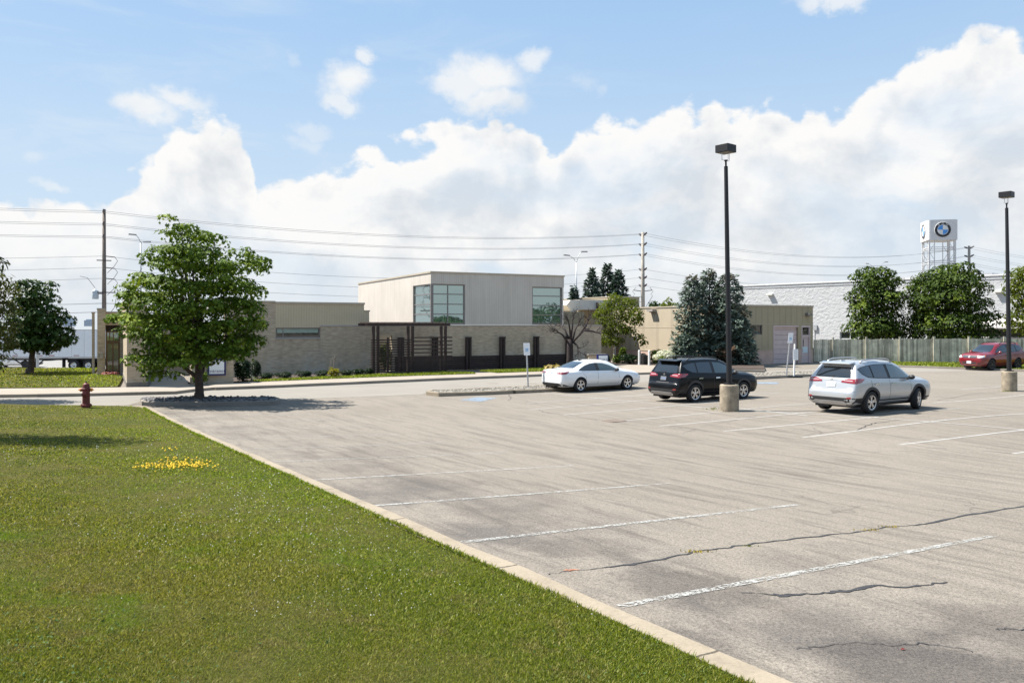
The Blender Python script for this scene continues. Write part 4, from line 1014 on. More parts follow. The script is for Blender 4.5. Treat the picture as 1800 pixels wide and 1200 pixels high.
def make_car(name, label, cat, S, loc, rz, paint, rim='five', steer=0.0, clad=True, front=False, plate='white', group=None, glass_front=None, mirror_mat=None, rail=True, rear_style='suv'):
    root = thing(name, label, cat, loc, rz, group)
    L, ra, fa, R = S['L'], S['ra'], S['ra'] + S['wb'], S['R']
    hv, hf = car_hull(S); sk = Skin(hv, hf)
    mb = MB(); mb.v = hv; mb.f = hf
    body = mb.build('body', [paint, mBlackPl], root, smooth=True)
    cut = MB()
    for cx in (ra, fa):
        for sd in (1, -1):
            M = Matrix.Translation((cx, sd * 1.25, R + .01)) @ Matrix.Rotation(rad(90 * sd), 4, 'X')
            cut.lathe([(S['arch'], 0), (S['arch'], .72)], 40, M)
    co = cut.build('cutter', [paint, mBlackPl], None); co.data.polygons.foreach_set('material_index', [1] * len(co.data.polygons))
    body.parent = None; apply_boolean(body, co); body.parent = root
    body.data.polygons.foreach_set('use_smooth', [True] * len(body.data.polygons))
    bm = bmesh.new(); bm.from_mesh(body.data)
    for e in bm.edges:
        if len(e.link_faces) == 2 and e.calc_face_angle(0) > rad(38): e.smooth = False
    bm.to_mesh(body.data); bm.free()
    # windows
    for sd in (1, -1):
        t = MB(); sk.patch(t, S['dlo'], 'side', .004, .09, sd); trim = t.build('window_surround', mBlackPl, root, smooth=True)
        for i, (x0, x1) in enumerate(S['win']):
            cx_, cz_ = 2.0, 1.27
            pl = [(x, z) for x, z in clip_x(S['dlo'], x0, x1)]
            mx = sum(p[0] for p in pl) / len(pl); mz = sum(p[1] for p in pl) / len(pl)
            pl = [(mx + (x - mx) * .955, mz + (z - mz) * .90) for x, z in pl]
            w = MB(); sk.patch(w, pl, 'side', .009, .09, sd)
            w.build('side_window', (glass_front or mCarGl) if i == len(S['win']) - 1 else mCarGl, root, smooth=True)
    w = MB(); sk.patch(w, S['rear_glass'], 'rear', .006, .08); w.build('rear_window', mCarGl, root, smooth=True)
    w = MB(); sk.patch(w, S['shield'], 'front', .006, .08); w.build('windshield', mCarGl, root, smooth=True)
    # panel gaps
    t = MB()
    for sd in (1, -1):
        for x in S['seams']:
            z0, z1 = S['seamz']; bend = .10 if x < 1.4 else 0
            pts = [(x + bend * (1 - (z1 - z) / (z1 - z0)) * -1 + (.12 if (x < 1.4 and z < .75) else 0), z) for z in np.linspace(z0, z1, 6)]
            sk.patch(t, [(a - .006, b) for a, b in pts] + [(a + .006, b) for a, b in pts[::-1]], 'side', .003, .12, sd)
        z0 = S['seamz'][0]; sk.patch(t, [(S['seams'][0] + .1, z0 - .006), (S['seams'][-1], z0 - .006), (S['seams'][-1], z0 + .006), (S['seams'][0] + .1, z0 + .006)], 'side', .003, .2, sd)
    t.build('panel_gap', mBlackPl, root)
    for sd in (1, -1):
        for x, z in S['handles']:
            h = MB(); sk.patch(h, [(x - .11, z - .018), (x + .11, z - .018), (x + .11, z + .018), (x - .11, z + .018)], 'side', .03, .06, sd)
            sk.patch(h, [(x - .11, z - .018), (x + .11, z - .018), (x + .11, z - .03), (x - .11, z - .03)], 'side', .012, .06, sd)
            h.build('door_handle', paint if S['kind'] != 'suv' or rim == 'dark' else mChrome, root, smooth=True)
        mx, mz = S['mirror']; h = MB()
        M = Matrix.Translation((mx, sd * 1.0, mz)) @ Matrix.Rotation(rad(90), 4, 'Y')
        h.lathe([(.0, -.09), (.07, -.08), (.095, -.02), (.09, .04), (.05, .09), (.0, .10)], 14, Matrix.Translation((mx, sd * 1.0, mz)) @ Matrix.Diagonal((.75, 1.15, .85, 1)) @ Matrix.Rotation(rad(90), 4, 'Y'), cap=False)
        h.bar((mx + .03, sd * .84, mz - .07), (mx + .02, sd * .97, mz - .02), .06, .05)
        h.build('side_mirror', mirror_mat or mBlackPl, root, smooth=True)
    for cx_, st in ((ra, 0), (fa, steer)):
        for sd in (1, -1): make_wheel(root, cx_, sd * S['track'], S, rim, st)
    # underbody
    mb = MB(); mb.box((L / 2, 0, .245), (L - .7, 1.25, .10)); mb.box((.28, .35, .26), (.3, .5, .12)); mb.build('underbody', mBlackPl, root)
    if S['kind'] == 'suv':
        t = MB()
        for sd in (1, -1):
            if clad:
                for cx_ in (ra, fa): sk.patch(t, ring_poly(cx_, R + .01, S['arch'] - .004, S['arch'] + .085, -14, 194), 'side', .007, .1, sd)
                sk.patch(t, [(ra + .44, .25), (fa - .44, .25), (fa - .44, .425), (ra + .44, .425)], 'side', .006, .15, sd)
                sk.patch(t, [(.03, .27), (ra - .43, .27), (ra - .46, .52), (.05, .52)], 'side', .006, .1, sd)
                sk.patch(t, [(fa + .43, .26), (L - .12, .28), (L - .10, .42), (fa + .45, .42)], 'side', .006, .1, sd)
        if clad: sk.patch(t, [(-.82, .29), (.82, .29), (.82, .525), (-.82, .525)], 'rear', .007, .1)
        if t.v: t.build('lower_cladding', mBlackPl, root, smooth=True)
        if not front:
            t = MB(); sk.patch(t, [(-.55, .29), (.55, .29), (.62, .36), (.52, .42), (-.52, .42), (-.62, .36)], 'rear', .014, .1); t.build('skid_plate', mSilverPl, root, smooth=True)
        t = MB(); t.hexa([(.26, -.56, 1.565), (.26, .56, 1.565), (.52, .60, 1.60), (.52, -.60, 1.60), (.26, -.54, 1.60), (.26, .54, 1.60), (.52, .58, 1.645), (.52, -.58, 1.645)])
        t.build('spoiler', paint, root, bevel=.012)
        if rail:
            for sd in (1, -1):
                t = MB(); pts = []
                for x in np.linspace(.72, 2.45, 12):
                    z = pchip(*zip(*[(s_[0], s_[9]) for s_ in S['st']]), np.array([x]))[0]
                    e = min((x - .72) / .2, (2.45 - x) / .2, 1.0); pts.append((x, sd * .585, z - .05 + .085 * e))
                t.tube(pts, .021, 8); t.build('roof_rail', mSilverPl if rim != 'dark' and paint != 0 and name.startswith('silver') else mBlackPl, root, smooth=True)
        t = MB(); t.hexa([(.60, -.02, 1.62), (.60, .02, 1.62), (.86, .025, 1.65), (.86, -.025, 1.65), (.63, -.004, 1.70), (.63, .004, 1.70), (.80, .02, 1.675), (.80, -.02, 1.675)]); t.build('roof_antenna', paint, root)
        if not front:
            for sd in (1, -1):
                t = MB(); sk.patch(t, [(sd * .34, 1.00), (sd * .86, .965), (sd * .86, 1.115), (sd * .58, 1.115), (sd * .38, 1.07)][::sd], 'rear', .010, .05)
                sk.patch(t, [(.10, .965), (.40, 1.0), (.58, 1.09), (.38, 1.13), (.12, 1.115)], 'side', .010, .05, sd)
                tl = t.build('tail_light', mTail, root, smooth=True)
                t = MB(); sk.patch(t, [(sd * .45, 1.045), (sd * .74, 1.035), (sd * .74, 1.062), (sd * .45, 1.065)][::sd], 'rear', .014, .05); t.build('clear_lens', mTailClear, tl, smooth=True)
                t = MB(); sk.patch(t, [(sd * .60, .50), (sd * .76, .50), (sd * .76, .555), (sd * .64, .545)][::sd], 'rear', .010, .05); t.build('rear_reflector', mTail, root, smooth=True)
            t = MB(); sk.patch(t, [(-.46, 1.055), (.46, 1.055), (.44, 1.095), (-.44, 1.095)], 'rear', .012, .08); t.build('liftgate_trim', paint if not rim == 'pair_dark' else mChrome, root, smooth=True)
            t = MB(); sk.patch(t, [(-.36, .78), (.36, .78), (.33, .76), (-.33, .76)], 'rear', .004, .08); sk.patch(t, [(-.84, .722), (.84, .722), (.84, .732), (-.84, .732)], 'rear', .004, .1); t.build('liftgate_gap', mBlackPl, root)
            t = MB(); t.bar((.215, -.02, 1.165), (.20, .36, 1.155), .03, .025); t.bar((.215, -.05, 1.16), (.215, .02, 1.17), .06, .05); t.build('rear_wiper', mBlackPl, root)
            e = MB(); M = Matrix.Translation((.150, 0, 1.072)) @ Matrix.Rotation(rad(-90), 4, 'Y') @ Matrix.Diagonal((.030, .046, 1, 1))
            for rr in (1.0, .5):
                ring = [(M @ Vector((math.cos(a) * rr, math.sin(a) * (rr if rr == 1 else .95), 0))) for a in np.linspace(0, 2 * math.pi, 21)]
                e.tube(ring, .006, 5, False)
            e.build('emblem', mChrome, root)
    if S['kind'] == 'sedan':
        for sd in (1, -1):
            t = MB(); sk.patch(t, [(sd * .40, .87), (sd * .80, .845), (sd * .84, .93), (sd * .70, .965), (sd * .44, .935)][::sd], 'rear', .008, .05)
            sk.patch(t, [(.07, .84), (.26, .85), (.46, .97), (.30, .965), (.07, .93)], 'side', .008, .05, sd); tl = t.build('tail_light', mTail, root, smooth=True)
            t = MB(); sk.patch(t, [(sd * .47, .89), (sd * .58, .885), (sd * .58, .92), (sd * .47, .922)][::sd], 'rear', .012, .05); sk.patch(t, [(sd * .64, .885), (sd * .76, .885), (sd * .76, .915), (sd * .64, .92)][::sd], 'rear', .012, .05); t.build('clear_lens', mTailClear, tl, smooth=True)
        t = MB(); sk.patch(t, [(-.74, .27), (.74, .27), (.72, .38), (.62, .44), (-.62, .44), (-.72, .38)], 'rear', .008, .08)
        for sd in (1, -1): sk.patch(t, [(.04, .25), (ra - .40, .23), (ra - .42, .27), (.25, .37), (.05, .42)], 'side', .008, .08, sd)
        t.build('rear_valance', mBlackPl, root, smooth=True)
        t = MB(); t.hexa([(1.62, -.03, 1.39), (1.62, .03, 1.39), (1.82, .03, 1.43), (1.82, -.03, 1.43), (1.62, -.01, 1.455), (1.62, .01, 1.455), (1.80, .02, 1.45), (1.80, -.02, 1.45)]); t.build('roof_antenna', mBlackPl, root)
        for sd in (1, -1):
            t = MB(); sk.patch(t, [(4.30, .70), (4.62, .66), (4.72, .66), (4.60, .735), (4.30, .76)], 'side', .008, .06, sd); t.build('headlight', mHead, root, smooth=True)
    # plates
    if not front:
        zc = .92 if S['kind'] == 'suv' else .88
        p = MB(); sk.patch(p, [(-.155, zc - .075), (.155, zc - .075), (.155, zc + .075), (-.155, zc + .075)], 'rear', .016, .2)
        pm = {'white': mPlate, 'dark': mBlackPl}[plate]
        pl = p.build('licence_plate', pm if plate == 'white' else M_plain('smoked plate cover', (.14, .145, .15), .3), root)
        q = MB()
        for k in range(6):
            if k != 3: sk.patch(q, [(-.12 + k * .04, zc - .03), (-.095 + k * .04, zc - .03), (-.095 + k * .04, zc + .03), (-.12 + k * .04, zc + .03)], 'rear', .019, .2)
        q.build('plate_characters', mPlateInk, pl)
    else:
        t = MB(); sk.patch(t, [(-.44, .76), (.44, .76), (.50, .90), (-.50, .90)], 'front', .010, .07); gr = t.build('grille', mBlackPl, root, smooth=True)
        t = MB()
        for z in (.80, .845): sk.patch(t, [(-.45, z), (.45, z), (.45, z + .012), (-.45, z + .012)], 'front', .022, .08)
        t.build('grille_bar', mChrome, gr, smooth=True)
        e = MB(); M = Matrix.Translation((4.585, 0, .825)) @ Matrix.Rotation(rad(90), 4, 'Y') @ Matrix.Diagonal((.05, .07, 1, 1))
        e.tube([M @ Vector((math.cos(a), math.sin(a), 0)) for a in np.linspace(0, 2 * math.pi, 21)], .010, 5, False); e.tube([M @ Vector((math.cos(a) * .45, math.sin(a) * .9, 0)) for a in np.linspace(0, 2 * math.pi, 21)], .008, 5, False); e.build('emblem', mChrome, root)
        for sd in (1, -1):
            t = MB(); sk.patch(t, [(sd * .50, .78), (sd * .66, .76), (sd * .77, .80), (sd * .79, .89), (sd * .60, .90)][::sd], 'front', .012, .05); sk.patch(t, [(4.25, .82), (4.52, .77), (4.50, .87), (4.22, .93)], 'side', .012, .05, sd); hl = t.build('headlight', mHead, root, smooth=True)
            t = MB(); sk.patch(t, [(4.20, .83), (4.30, .81), (4.28, .905), (4.18, .92)], 'side', .016, .05, sd); t.build('turn_signal', mAmber, hl, smooth=True)
            t = MB(); sk.patch(t, [(sd * .56, .40), (sd * .68, .40), (sd * .68, .47), (sd * .56, .47)][::sd], 'front', .010, .05); t.build('fog_light', mBlackPl, root)
        t = MB(); sk.patch(t, [(-.46, .40), (.46, .40), (.48, .50), (-.48, .50)], 'front', .008, .07); sk.patch(t, [(-.62, .55), (.62, .55), (.60, .575), (-.60, .575)], 'front', .006, .07); t.build('air_intake', mBlackPl, root, smooth=True)
        p = MB(); sk.patch(p, [(-.155, .42), (.155, .42), (.155, .57), (-.155, .57)], 'front', .03, .2); pl = p.build('licence_plate', mPlate, root)
        q = MB()
        for k in range(6):
            if k != 3: sk.patch(q, [(-.12 + k * .04, .46), (-.095 + k * .04, .46), (-.095 + k * .04, .53), (-.12 + k * .04, .53)], 'front', .034, .2)
        q.build('plate_characters', mPlateInk, pl)
        for sd in (1, -1):
            t = MB(); sk.patch(t, [(.1, .98), (.3, 1.02), (.3, 1.09), (.12, 1.08)], 'side', .010, .05, sd); t.build('tail_light', mTail, root, smooth=True)
    return root
LOT = math.atan2(V2.y, V2.x)
def place(S, rear_px, heading, side=-1, front_ref=False):
    """ground point for a car whose rear (side) tyre touches the pixel"""
    q = P(*rear_px); ax = S['ra'] if not front_ref else S['ra'] + S['wb']
    h = Vector((math.cos(heading), math.sin(heading), 0)); n = Vector((-h.y, h.x, 0))
    c = q - h * ax - n * (side * (S['track'] + .05)); m = c + h * S['L'] / 2
    return Vector((c.x, c.y, g(m.x, m.y)))
mWhiteCar = M_paint('white car paint', (.78, .79, .80), 0, .3); mBlackCar = M_blackpaint()
mSilverCar = M_paint('silver car paint', (.47, .48, .49), .45, .32, .02); mRedCar = M_paint('red car paint', (.17, .004, .008), .0, .3)
hd = LOT + rad(1.5)
make_car('white_sedan', 'white four door sedan parked beside the gravel island with an accessible parking post', 'car', SEDAN, place(SEDAN, (1020, 689.5), hd), hd, mWhiteCar, 'five', glass_front=mCarGl2)
make_car('black_suv', 'black sport utility vehicle parked behind the nearer lamp post', 'car', SUV, place(SUV, (1221, 706.5), hd - rad(1)), hd - rad(1), mBlackCar, 'pair', plate='dark', glass_front=mCarGl2)
make_car('silver_suv', 'silver sport utility vehicle with black cladding, front wheels turned', 'car', SUV, place(SUV, (1530, 727), hd), hd, mSilverCar, 'pair', steer=rad(17), glass_front=mCarGl2)
hr = LOT + math.pi - rad(6.5)
RC = make_car('red_suv', 'dark red sport utility vehicle facing the lot near the wooden fence', 'car', SUV, place(SUV, (1743, 651), hr, side=1, front_ref=True), hr, mRedCar, 'dark', clad=False, front=True, mirror_mat=mRedCar)
RC.scale = (1, 1, 1.07)
# street traffic far left
def street_pt(px, Y): return Vector(((px - CX) / F * Y, Y, g((px - CX) / F * Y, Y)))
c = street_pt(70, 82); make_car('white_street_car', 'white sedan driving on the street beyond the left lawn', 'car', SEDAN, c, rad(182), mWhiteCar, 'dark')
c = street_pt(88, 97); make_car('dark_street_car', 'dark blue car on the street, seen under the white trailer', 'car', SEDAN, c, rad(180), M_paint('dark blue paint', (.03, .04, .07)), 'dark')

# semi trailer
def make_trailer():
    Y = 77.0; z0 = g(-45, Y); base = Vector(((141 - CX) / F * Y, Y, z0))
    r = thing('semi_trailer', 'long white box semi trailer standing on the street behind the entrance piers', 'trailer', base, rad(2))
    mWh = M_plain('white trailer panel', (.66, .68, .71), .45, var=.05, scale=.6)
    top, bot = 3.85, 1.22
    mb = MB(); x0, x1 = -9.6, 4.2; pw = 1.18; x = x0
    while x < x1 - .1:
        e = min(x + pw, x1); mb.box(((x + e) / 2, 0, (top + bot) / 2), (e - x - .02, 2.6, top - bot)); x = e
    mb.build('cargo_box', mWh, r)
    mb = MB(); mb.box(((x0 + x1) / 2, 0, top + .03), (x1 - x0 + .04, 2.62, .06)); mb.box(((x0 + x1) / 2, -1.29, bot + .02), (x1 - x0, .05, .16)); mb.build('box_rail', mSilverPl, r)
    mb = MB(); mb.box((-2.6, 0, 1.08), (8, 1.1, .22)); mb.box((1.3, 0, .95), (4.4, 1.2, .4)); mb.build('chassis', mBlackPl, r)
    for sd in (-1, 1):
        mb = MB(); mb.bar((-6.0, sd * .7, 1.15), (-4.7, sd * .7, .35), .1); mb.bar((-3.6, sd * .7, 1.15), (-4.5, sd * .7, .35), .1); mb.box((-4.6, sd * .7, .45), (.5, .2, .8)); mb.build('landing_leg', mBlackPl, r)
    for x in (0, 1.35):
        for sd in (-1, 1):
            t = MB(); M = Matrix.Translation((x, sd * 1.02, .52)) @ Matrix.Rotation(rad(-90 * sd), 4, 'X')
            t.lathe([(.29, -.25), (.48, -.27), (.52, -.2), (.52, .2), (.48, .27), (.29, .25)], 28, M, cap=False); w = t.build('wheel', mRubber, r, smooth=True)
            t = MB(); t.lathe([(.30, .24), (.24, .12), (.12, .14), (.10, .25), (0, .26)], 20, M, cap=False); t.build('rim', mRim, w, smooth=True)
    mb = MB(); mb.box((-1.0, -1.05, .75), (.05, .55, .9)); mb.box((-.75, -1.05, 1.18), (.55, .6, .06)); mb.build('mud_flap', mBlackPl, r)
    mb = MB()
    for x in (-6.6, -5.4, -3.1, -2.0, .3): mb.box((x, -1.318, bot + .22), (.5, .02, .06))
    mb.build('reflector_strip', mTail, r)
make_trailer()

# ================================================================== STREET FURNITURE
mBlackMetal = M_plain('black painted steel', (.012, .012, .014), .5, metal=.2, var=.2)
mBaseCon = M_plain('weathered concrete', (.27, .225, .165), .95, var=.40, scale=3.5, bump=.8)
mGalvP = M_plain('galvanised steel', (.42, .43, .44), .5, metal=.5, var=.08)
def make_lamp(loc, label):
    r = thing('lamp_post', label, 'lamp post', loc, 0, 'black parking lot lamp posts')
    lean = -.0155; hb = .89
    mb = MB(); mb.lathe([(.305, -.05), (.315, .05), (.315, hb - .03), (.295, hb)], 28); b = mb.build('concrete_base', mBaseCon, r)
    def lx(z): return lean * (z - hb)
    mb = MB(); mb.box((0, 0, hb + .025), (.27, .27, .05), rad(30)); mb.build('base_plate', mBlackMetal, r)
    mb = MB(); mb.tube([(lx(z), 0, z) for z in (hb + .05, 3, 6, 8.24)], [.098, .088, .076, .066], 12); mb.tube([(lx(8.24), 0, 8.24), (lx(8.3), 0, 8.3), (lx(8.41), 0, 8.41), (lx(8.42), 0, 8.42), (lx(8.46), 0, 8.46)], [.03, .032, .032, .055, .058], 10)
    mb.build('pole', mBlackMetal, r, smooth=False)
    cx = lx(8.7); hz = 8.70; A = rad(40)
    ca, sa = math.cos(A), math.sin(A)
    mb = MB()
    for s in (-1, 1):
        mb.tube([(cx + ca * 0, sa * 0, 8.44), (cx + s * .16 * ca, s * .16 * sa, 8.435), (cx + s * .205 * ca, s * .205 * sa, 8.47), (cx + s * .21 * ca, s * .21 * sa, 8.75)], .008, 6)
        mb.tube([(cx + s * .155 * ca - .05 * sa, s * .155 * sa + .05 * ca, 8.44), (cx + s * .18 * ca - .03 * sa, s * .18 * sa + .03 * ca, 8.5), (cx + s * .18 * ca - .03 * sa, s * .18 * sa + .03 * ca, 8.75)], .008, 6)
    mb.build('yoke', mGalvP, r)
    mb = MB(); mb.box((cx, 0, hz + .13), (.5, .5, .26), rad(40)); h = mb.build('lamp_head', mBlackMetal, r, bevel=.012)
    mb = MB(); mb.box((cx, 0, hz - .004), (.42, .42, .006), rad(40)); mb.build('lens', M_plain('amber grey lens', (.16, .14, .10), .3), h)
    return r
lp = P(1282, 722)
L1 = make_lamp(lp, 'tall black lamp post on a concrete base in front of the black sport utility vehicle')
q = P(1774, 687); q.z = g(q.x, q.y)
L2 = copy_tree(L1, q, None, 'tall black lamp post on a concrete base in front of the red sport utility vehicle')

def make_hydrant(loc):
    r = thing('fire_hydrant', 'dark red fire hydrant with orange side caps on the lawn edge', 'fire hydrant', loc, rad(8))
    mR = M_plain('dark red hydrant paint', (.13, .018, .016), .55, var=.25, scale=6, bump=.2); mO = M_plain('orange cap paint', (.55, .20, .03), .55, var=.15)
    S = 1.0
    mb = MB(); mb.lathe([(.13, 0), (.13, .03), (.175, .035), (.175, .10), (.13, .105), (.118, .14), (.115, .60), (.125, .61), (.125, .645), (.112, .66), (.105, .74), (.088, .795), (.055, .825), (.03, .83)], 24); mb.build('barrel', mR, r, smooth=False)
    mb = MB()
    for k in range(8):
        a = k * math.pi / 4; mb.lathe([(.014, .10), (.014, .125)], 6, Matrix.Translation((.152 * math.cos(a), .152 * math.sin(a), 0)))
    mb.build('flange_bolt', mR, r)
    mb = MB(); mb.lathe([(.028, .83), (.028, .875), (.012, .88)], 5); mb.build('operating_nut', mBlackMetal, r)
    for s in (-1, 1):
        M = Matrix.Translation((0, 0, .60)) @ Matrix.Rotation(rad(90 * s), 4, 'Y')
        mb = MB(); mb.lathe([(.058, .08), (.058, .155)], 14, M); nz = mb.build('side_nozzle', mR, r)
        mb = MB(); mb.lathe([(.062, .155), (.062, .185), (.045, .2), (.018, .205), (.018, .245)], 10, M); mb.build('nozzle_cap', mO, nz)
    M = Matrix.Translation((0, 0, .45)) @ Matrix.Rotation(rad(90), 4, 'X')
    mb = MB(); mb.lathe([(.08, .08), (.08, .15), (.085, .155), (.085, .185), (.02, .2), (.02, .235)], 14, M); mb.build('pumper_cap', mR, r)
hp = P(151.5, 715.5, KH); make_hydrant(Vector((hp.x, hp.y, hp.z - .01)))

mSignW = M_plain('white sign sheet', (.74, .76, .78), .5, var=.03); mSignB = M_plain('blue sign symbol', (.22, .42, .66), .5, var=.03); mSignNavy = M_plain('navy blue sign frame', (.010, .015, .10), .4, var=.05)
def text(body, size, mat, parent, M, ext=.004, name='lettering'):
    cu = bpy.data.curves.new(name, 'FONT'); cu.body = body; cu.size = size; cu.align_x = 'CENTER'; cu.align_y = 'CENTER'; cu.extrude = ext
    cu.materials.append(mat); t = bpy.data.objects.new(name + '_curve', cu); COL.objects.link(t)
    me = bpy.data.meshes.new_from_object(t.evaluated_get(bpy.context.evaluated_depsgraph_get())); bpy.data.objects.remove(t); me.name = name
    o = bpy.data.objects.new(name, me); COL.objects.link(o); o.parent = parent; o.matrix_local = M; return o
def permit_sign(loc, rz, label, lean=(0, 0), post_h=2.15, base=False):
    r = thing('accessible_parking_sign', label, 'parking sign', loc, rz)
    mb = MB(); mb.bar((0, 0, -.05), (lean[0], lean[1], post_h), .065, .045, (0, 1, 0)); mb.build('post', mGalvP, r)
    x, y = lean; fx = x / post_h
    mb = MB(); z0, z1 = post_h - .53, post_h + .04
    mb.hexa([(fx * z0 - .15, y - .05, z0), (fx * z0 + .15, y - .05, z0), (fx * z0 + .15, y - .035, z0), (fx * z0 - .15, y - .035, z0), (fx * z1 - .15, y - .05, z1), (fx * z1 + .15, y - .05, z1), (fx * z1 + .15, y - .035, z1), (fx * z1 - .15, y - .035, z1)])
    pn = mb.build('sign_panel', mSignW, r, bevel=.01)
    mb = MB(); zc = post_h - .28; mb.box((fx * zc, y - .053, zc), (.13, .004, .15)); sy = mb.build('symbol', mSignB, pn)
    # wheelchair figure: wheel, back, seat, leg, head
    mb = MB(); c = Vector((fx * zc, y - .057, zc))
    mb.tube([c + Vector((-.008 + .035 * math.cos(a), 0, -.025 + .035 * math.sin(a))) for a in np.linspace(-3.6, .4, 12)], .006, 5)
    mb.tube([c + Vector(q) for q in ((-.02, 0, .03), (-.012, 0, -.012), (.022, 0, -.012), (.035, 0, -.052), (.048, 0, -.048))], .007, 5); mb.tube([c + Vector(q) for q in ((-.018, 0, .012), (.016, 0, .012))], .006, 5)
    mb.lathe([(0, -.011), (.011, 0), (0, .011)], 8, Matrix.Translation(c + Vector((-.022, 0, .05))), cap=False); mb.build('wheelchair_figure', mSignW, pn)
    return r
q = P(928.5, 681, .12); permit_sign(Vector((q.x, q.y, q.z)), rad(12), 'white accessible parking sign on a steel post behind the white sedan', (-.09, 0), 2.05)
q = P(1382, 660, .12); permit_sign(q, rad(14), 'white accessible parking sign on a tilted post before the garage door', (.28, 0), 2.35)
q = P(1395.5, 663.5)
r = thing('portable_sign', 'short white post with two small white panels on a black rubber base', 'portable sign', q, rad(14))
mb = MB(); mb.box((0, 0, .045), (.9, .4, .09)); mb.build('rubber_base', mBlackPl, r, bevel=.02)
mWhiteP = M_plain('white painted post', (.76, .75, .73), .5, var=.05)
mb = MB(); mb.tube([(0, 0, .09), (.06, 0, 1.9)], .05, 10); mb.build('post', mWhiteP, r)
mb = MB(); mb.box((0.0, -.06, 1.3), (.18, .02, .62)); mb.box((.17, -.058, 1.3), (.12, .02, .62)); pn = mb.build('sign_panel', mSignW, r)
mb = MB(); mb.box((.105, -.071, 1.3), (.012, .003, .6))
for k in range(5): mb.box((.0, -.0715, 1.12 + k * .09), (.11, .003, .014))
mb.build('printed_lines', M_plain('faint grey print', (.45, .47, .5), .6), pn)

def board_sign(name, label, o, u_face, w, z0, z1, lines, fw=.09, tsize=.24, legs=True):
    fc = Face(o, u_face); r = thing(name, label, 'sign', fc.p(w / 2, 0, 0))
    r.location.z = o[2]; zb = o[2]
    mb = MB(); fc.box(mb, 0, w, -.12, 0, zb + z0, zb + z1); pn = mb.build('frame', mSignNavy, r, world=True)
    mb = MB(); fc.box(mb, fw, w - fw, .002, .012, zb + z0 + fw, zb + z1 - fw); mb.build('sign_face', mSignW, r, world=True)
    for la in ((.1, w - .18) if legs else ()):
        mb = MB(); fc.box(mb, la, la + .08, -.09, -.03, zb - .05, zb + z0); mb.build('leg', mSignNavy, r, world=True)
    ang = math.atan2(fc.u.y, fc.u.x)
    for t, zz in lines:
        c = fc.p(w / 2, .013, zb + zz) - r.location
        text(t, tsize, mSignNavy, r, Matrix.Translation(c) @ Matrix.Rotation(ang, 4, 'Z') @ Matrix.Rotation(rad(90), 4, 'X'))
    return r
# entrance sign with its brick garden wall, left
SWF = Face(P(337, 675.5, SW), DD); GW = thing('garden_wall', 'low buff brick garden wall carrying the blue framed entrance sign', 'garden wall', SWF.o)
wr = SWF.a_of(410.5); zz0 = P(337, 675.5, SW).z
mb = MB(); SWF.box(mb, 0, wr, -.9, 0, -.05, zz0 + 1.35); mb.build('brick_wall', mBrick, GW, world=True)
mb = MB(); SWF.box(mb, -.05, wr + .05, -.95, .04, zz0 + 1.352, zz0 + 1.43); mb.build('wall_cap', mCapGrey, GW, world=True)
so_ = SWF.p(SWF.a_of(364), .14, 0); board_sign('entrance_sign', 'blue framed white sign reading Entrance behind the round tree trunk', Vector((so_.x, so_.y, zz0)), DD, SWF.a_of(396.5) - SWF.a_of(364), .40, 1.24, [('Entrance', .62)], .085, .235, legs=False)
# chapel sign and low stone wall, right
o = P(1050.5, 655.5, SW); fcs = Face(o, DD)
ws = fcs.a_of(1069.5)
board_sign('chapel_sign', 'blue framed white sign beginning Chapel &, behind the roof of the white sedan', o, DD, ws, .25, 1.10, [('Chapel &', .80), ('Entrance', .55)], .07, .165)
o = P(1034, 646, SW); fl = Face(o, DD); LW = thing('low_stone_wall', 'low pale stone wall with a flat slab top beside the dead tree', 'stone wall', o)
a = fl.a_of(1066); mb = MB(); fl.box(mb, .06, a - .06, -.5, 0, -.02, o.z + .80); mb.build('stone_wall', mBrick, LW, world=True)
mb = MB(); fl.box(mb, 0, a, -.56, .06, o.z + .802, o.z + .90); mb.build('slab_top', mKerbG, LW, world=True)
# bollards, bins, planter
B0 = thing('bollard', 'white steel bollard by the birch bed, nearer the chapel sign', 'bollard', P(1123.5, 641, SW), 0, 'white bollards by the planting bed')
mb = MB(); mb.lathe([(.075, -.05), (.075, .97), (.055, 1.03), (.02, 1.05)], 16); mb.build('post', mWhiteP, B0, smooth=False)
mb = MB(); mb.lathe([(.13, 0), (.13, .02), (.076, .03)], 16); mb.build('base_flange', mGalvP, B0)
copy_tree(B0, P(1141, 641.8, SW), None, 'white steel bollard between the dark bin and the hydrangea')
BN = thing('litter_bin', 'dark square litter bin between the two white bollards', 'bin', P(1132.5, 640.5, SW), rad(27))
mb = MB(); mb.hexa([(-.2, -.2, 0), (.2, -.2, 0), (.2, .2, 0), (-.2, .2, 0), (-.25, -.25, .6), (.25, -.25, .6), (.25, .25, .6), (-.25, .25, .6)]); mb.build('bin_body', mBlackPl, BN)
mb = MB(); mb.box((0, 0, .64), (.54, .54, .06)); mb.build('rim', mBlackPl, BN, bevel=.01)
BW = thing('wheeled_bin', 'black wheeled refuse bin standing by the end of the wooden fence', 'bin', P(1436.5, 636), rad(20))
mb = MB(); mb.hexa([(-.24, -.25, .06), (.24, -.25, .06), (.24, .25, .06), (-.24, .25, .06), (-.30, -.34, 1.0), (.30, -.34, 1.0), (.30, .34, 1.0), (-.30, .34, 1.0)]); mb.build('bin_body', mBlackPl, BW, bevel=.02)
mb = MB(); mb.hexa([(-.33, -.38, 1.0), (.33, -.38, 1.0), (.33, .38, 1.0), (-.33, .38, 1.0), (-.30, -.34, 1.06), (.30, -.34, 1.06), (.30, .34, 1.12), (-.30, .34, 1.12)]); mb.build('lid', mBlackPl, BW, bevel=.02)
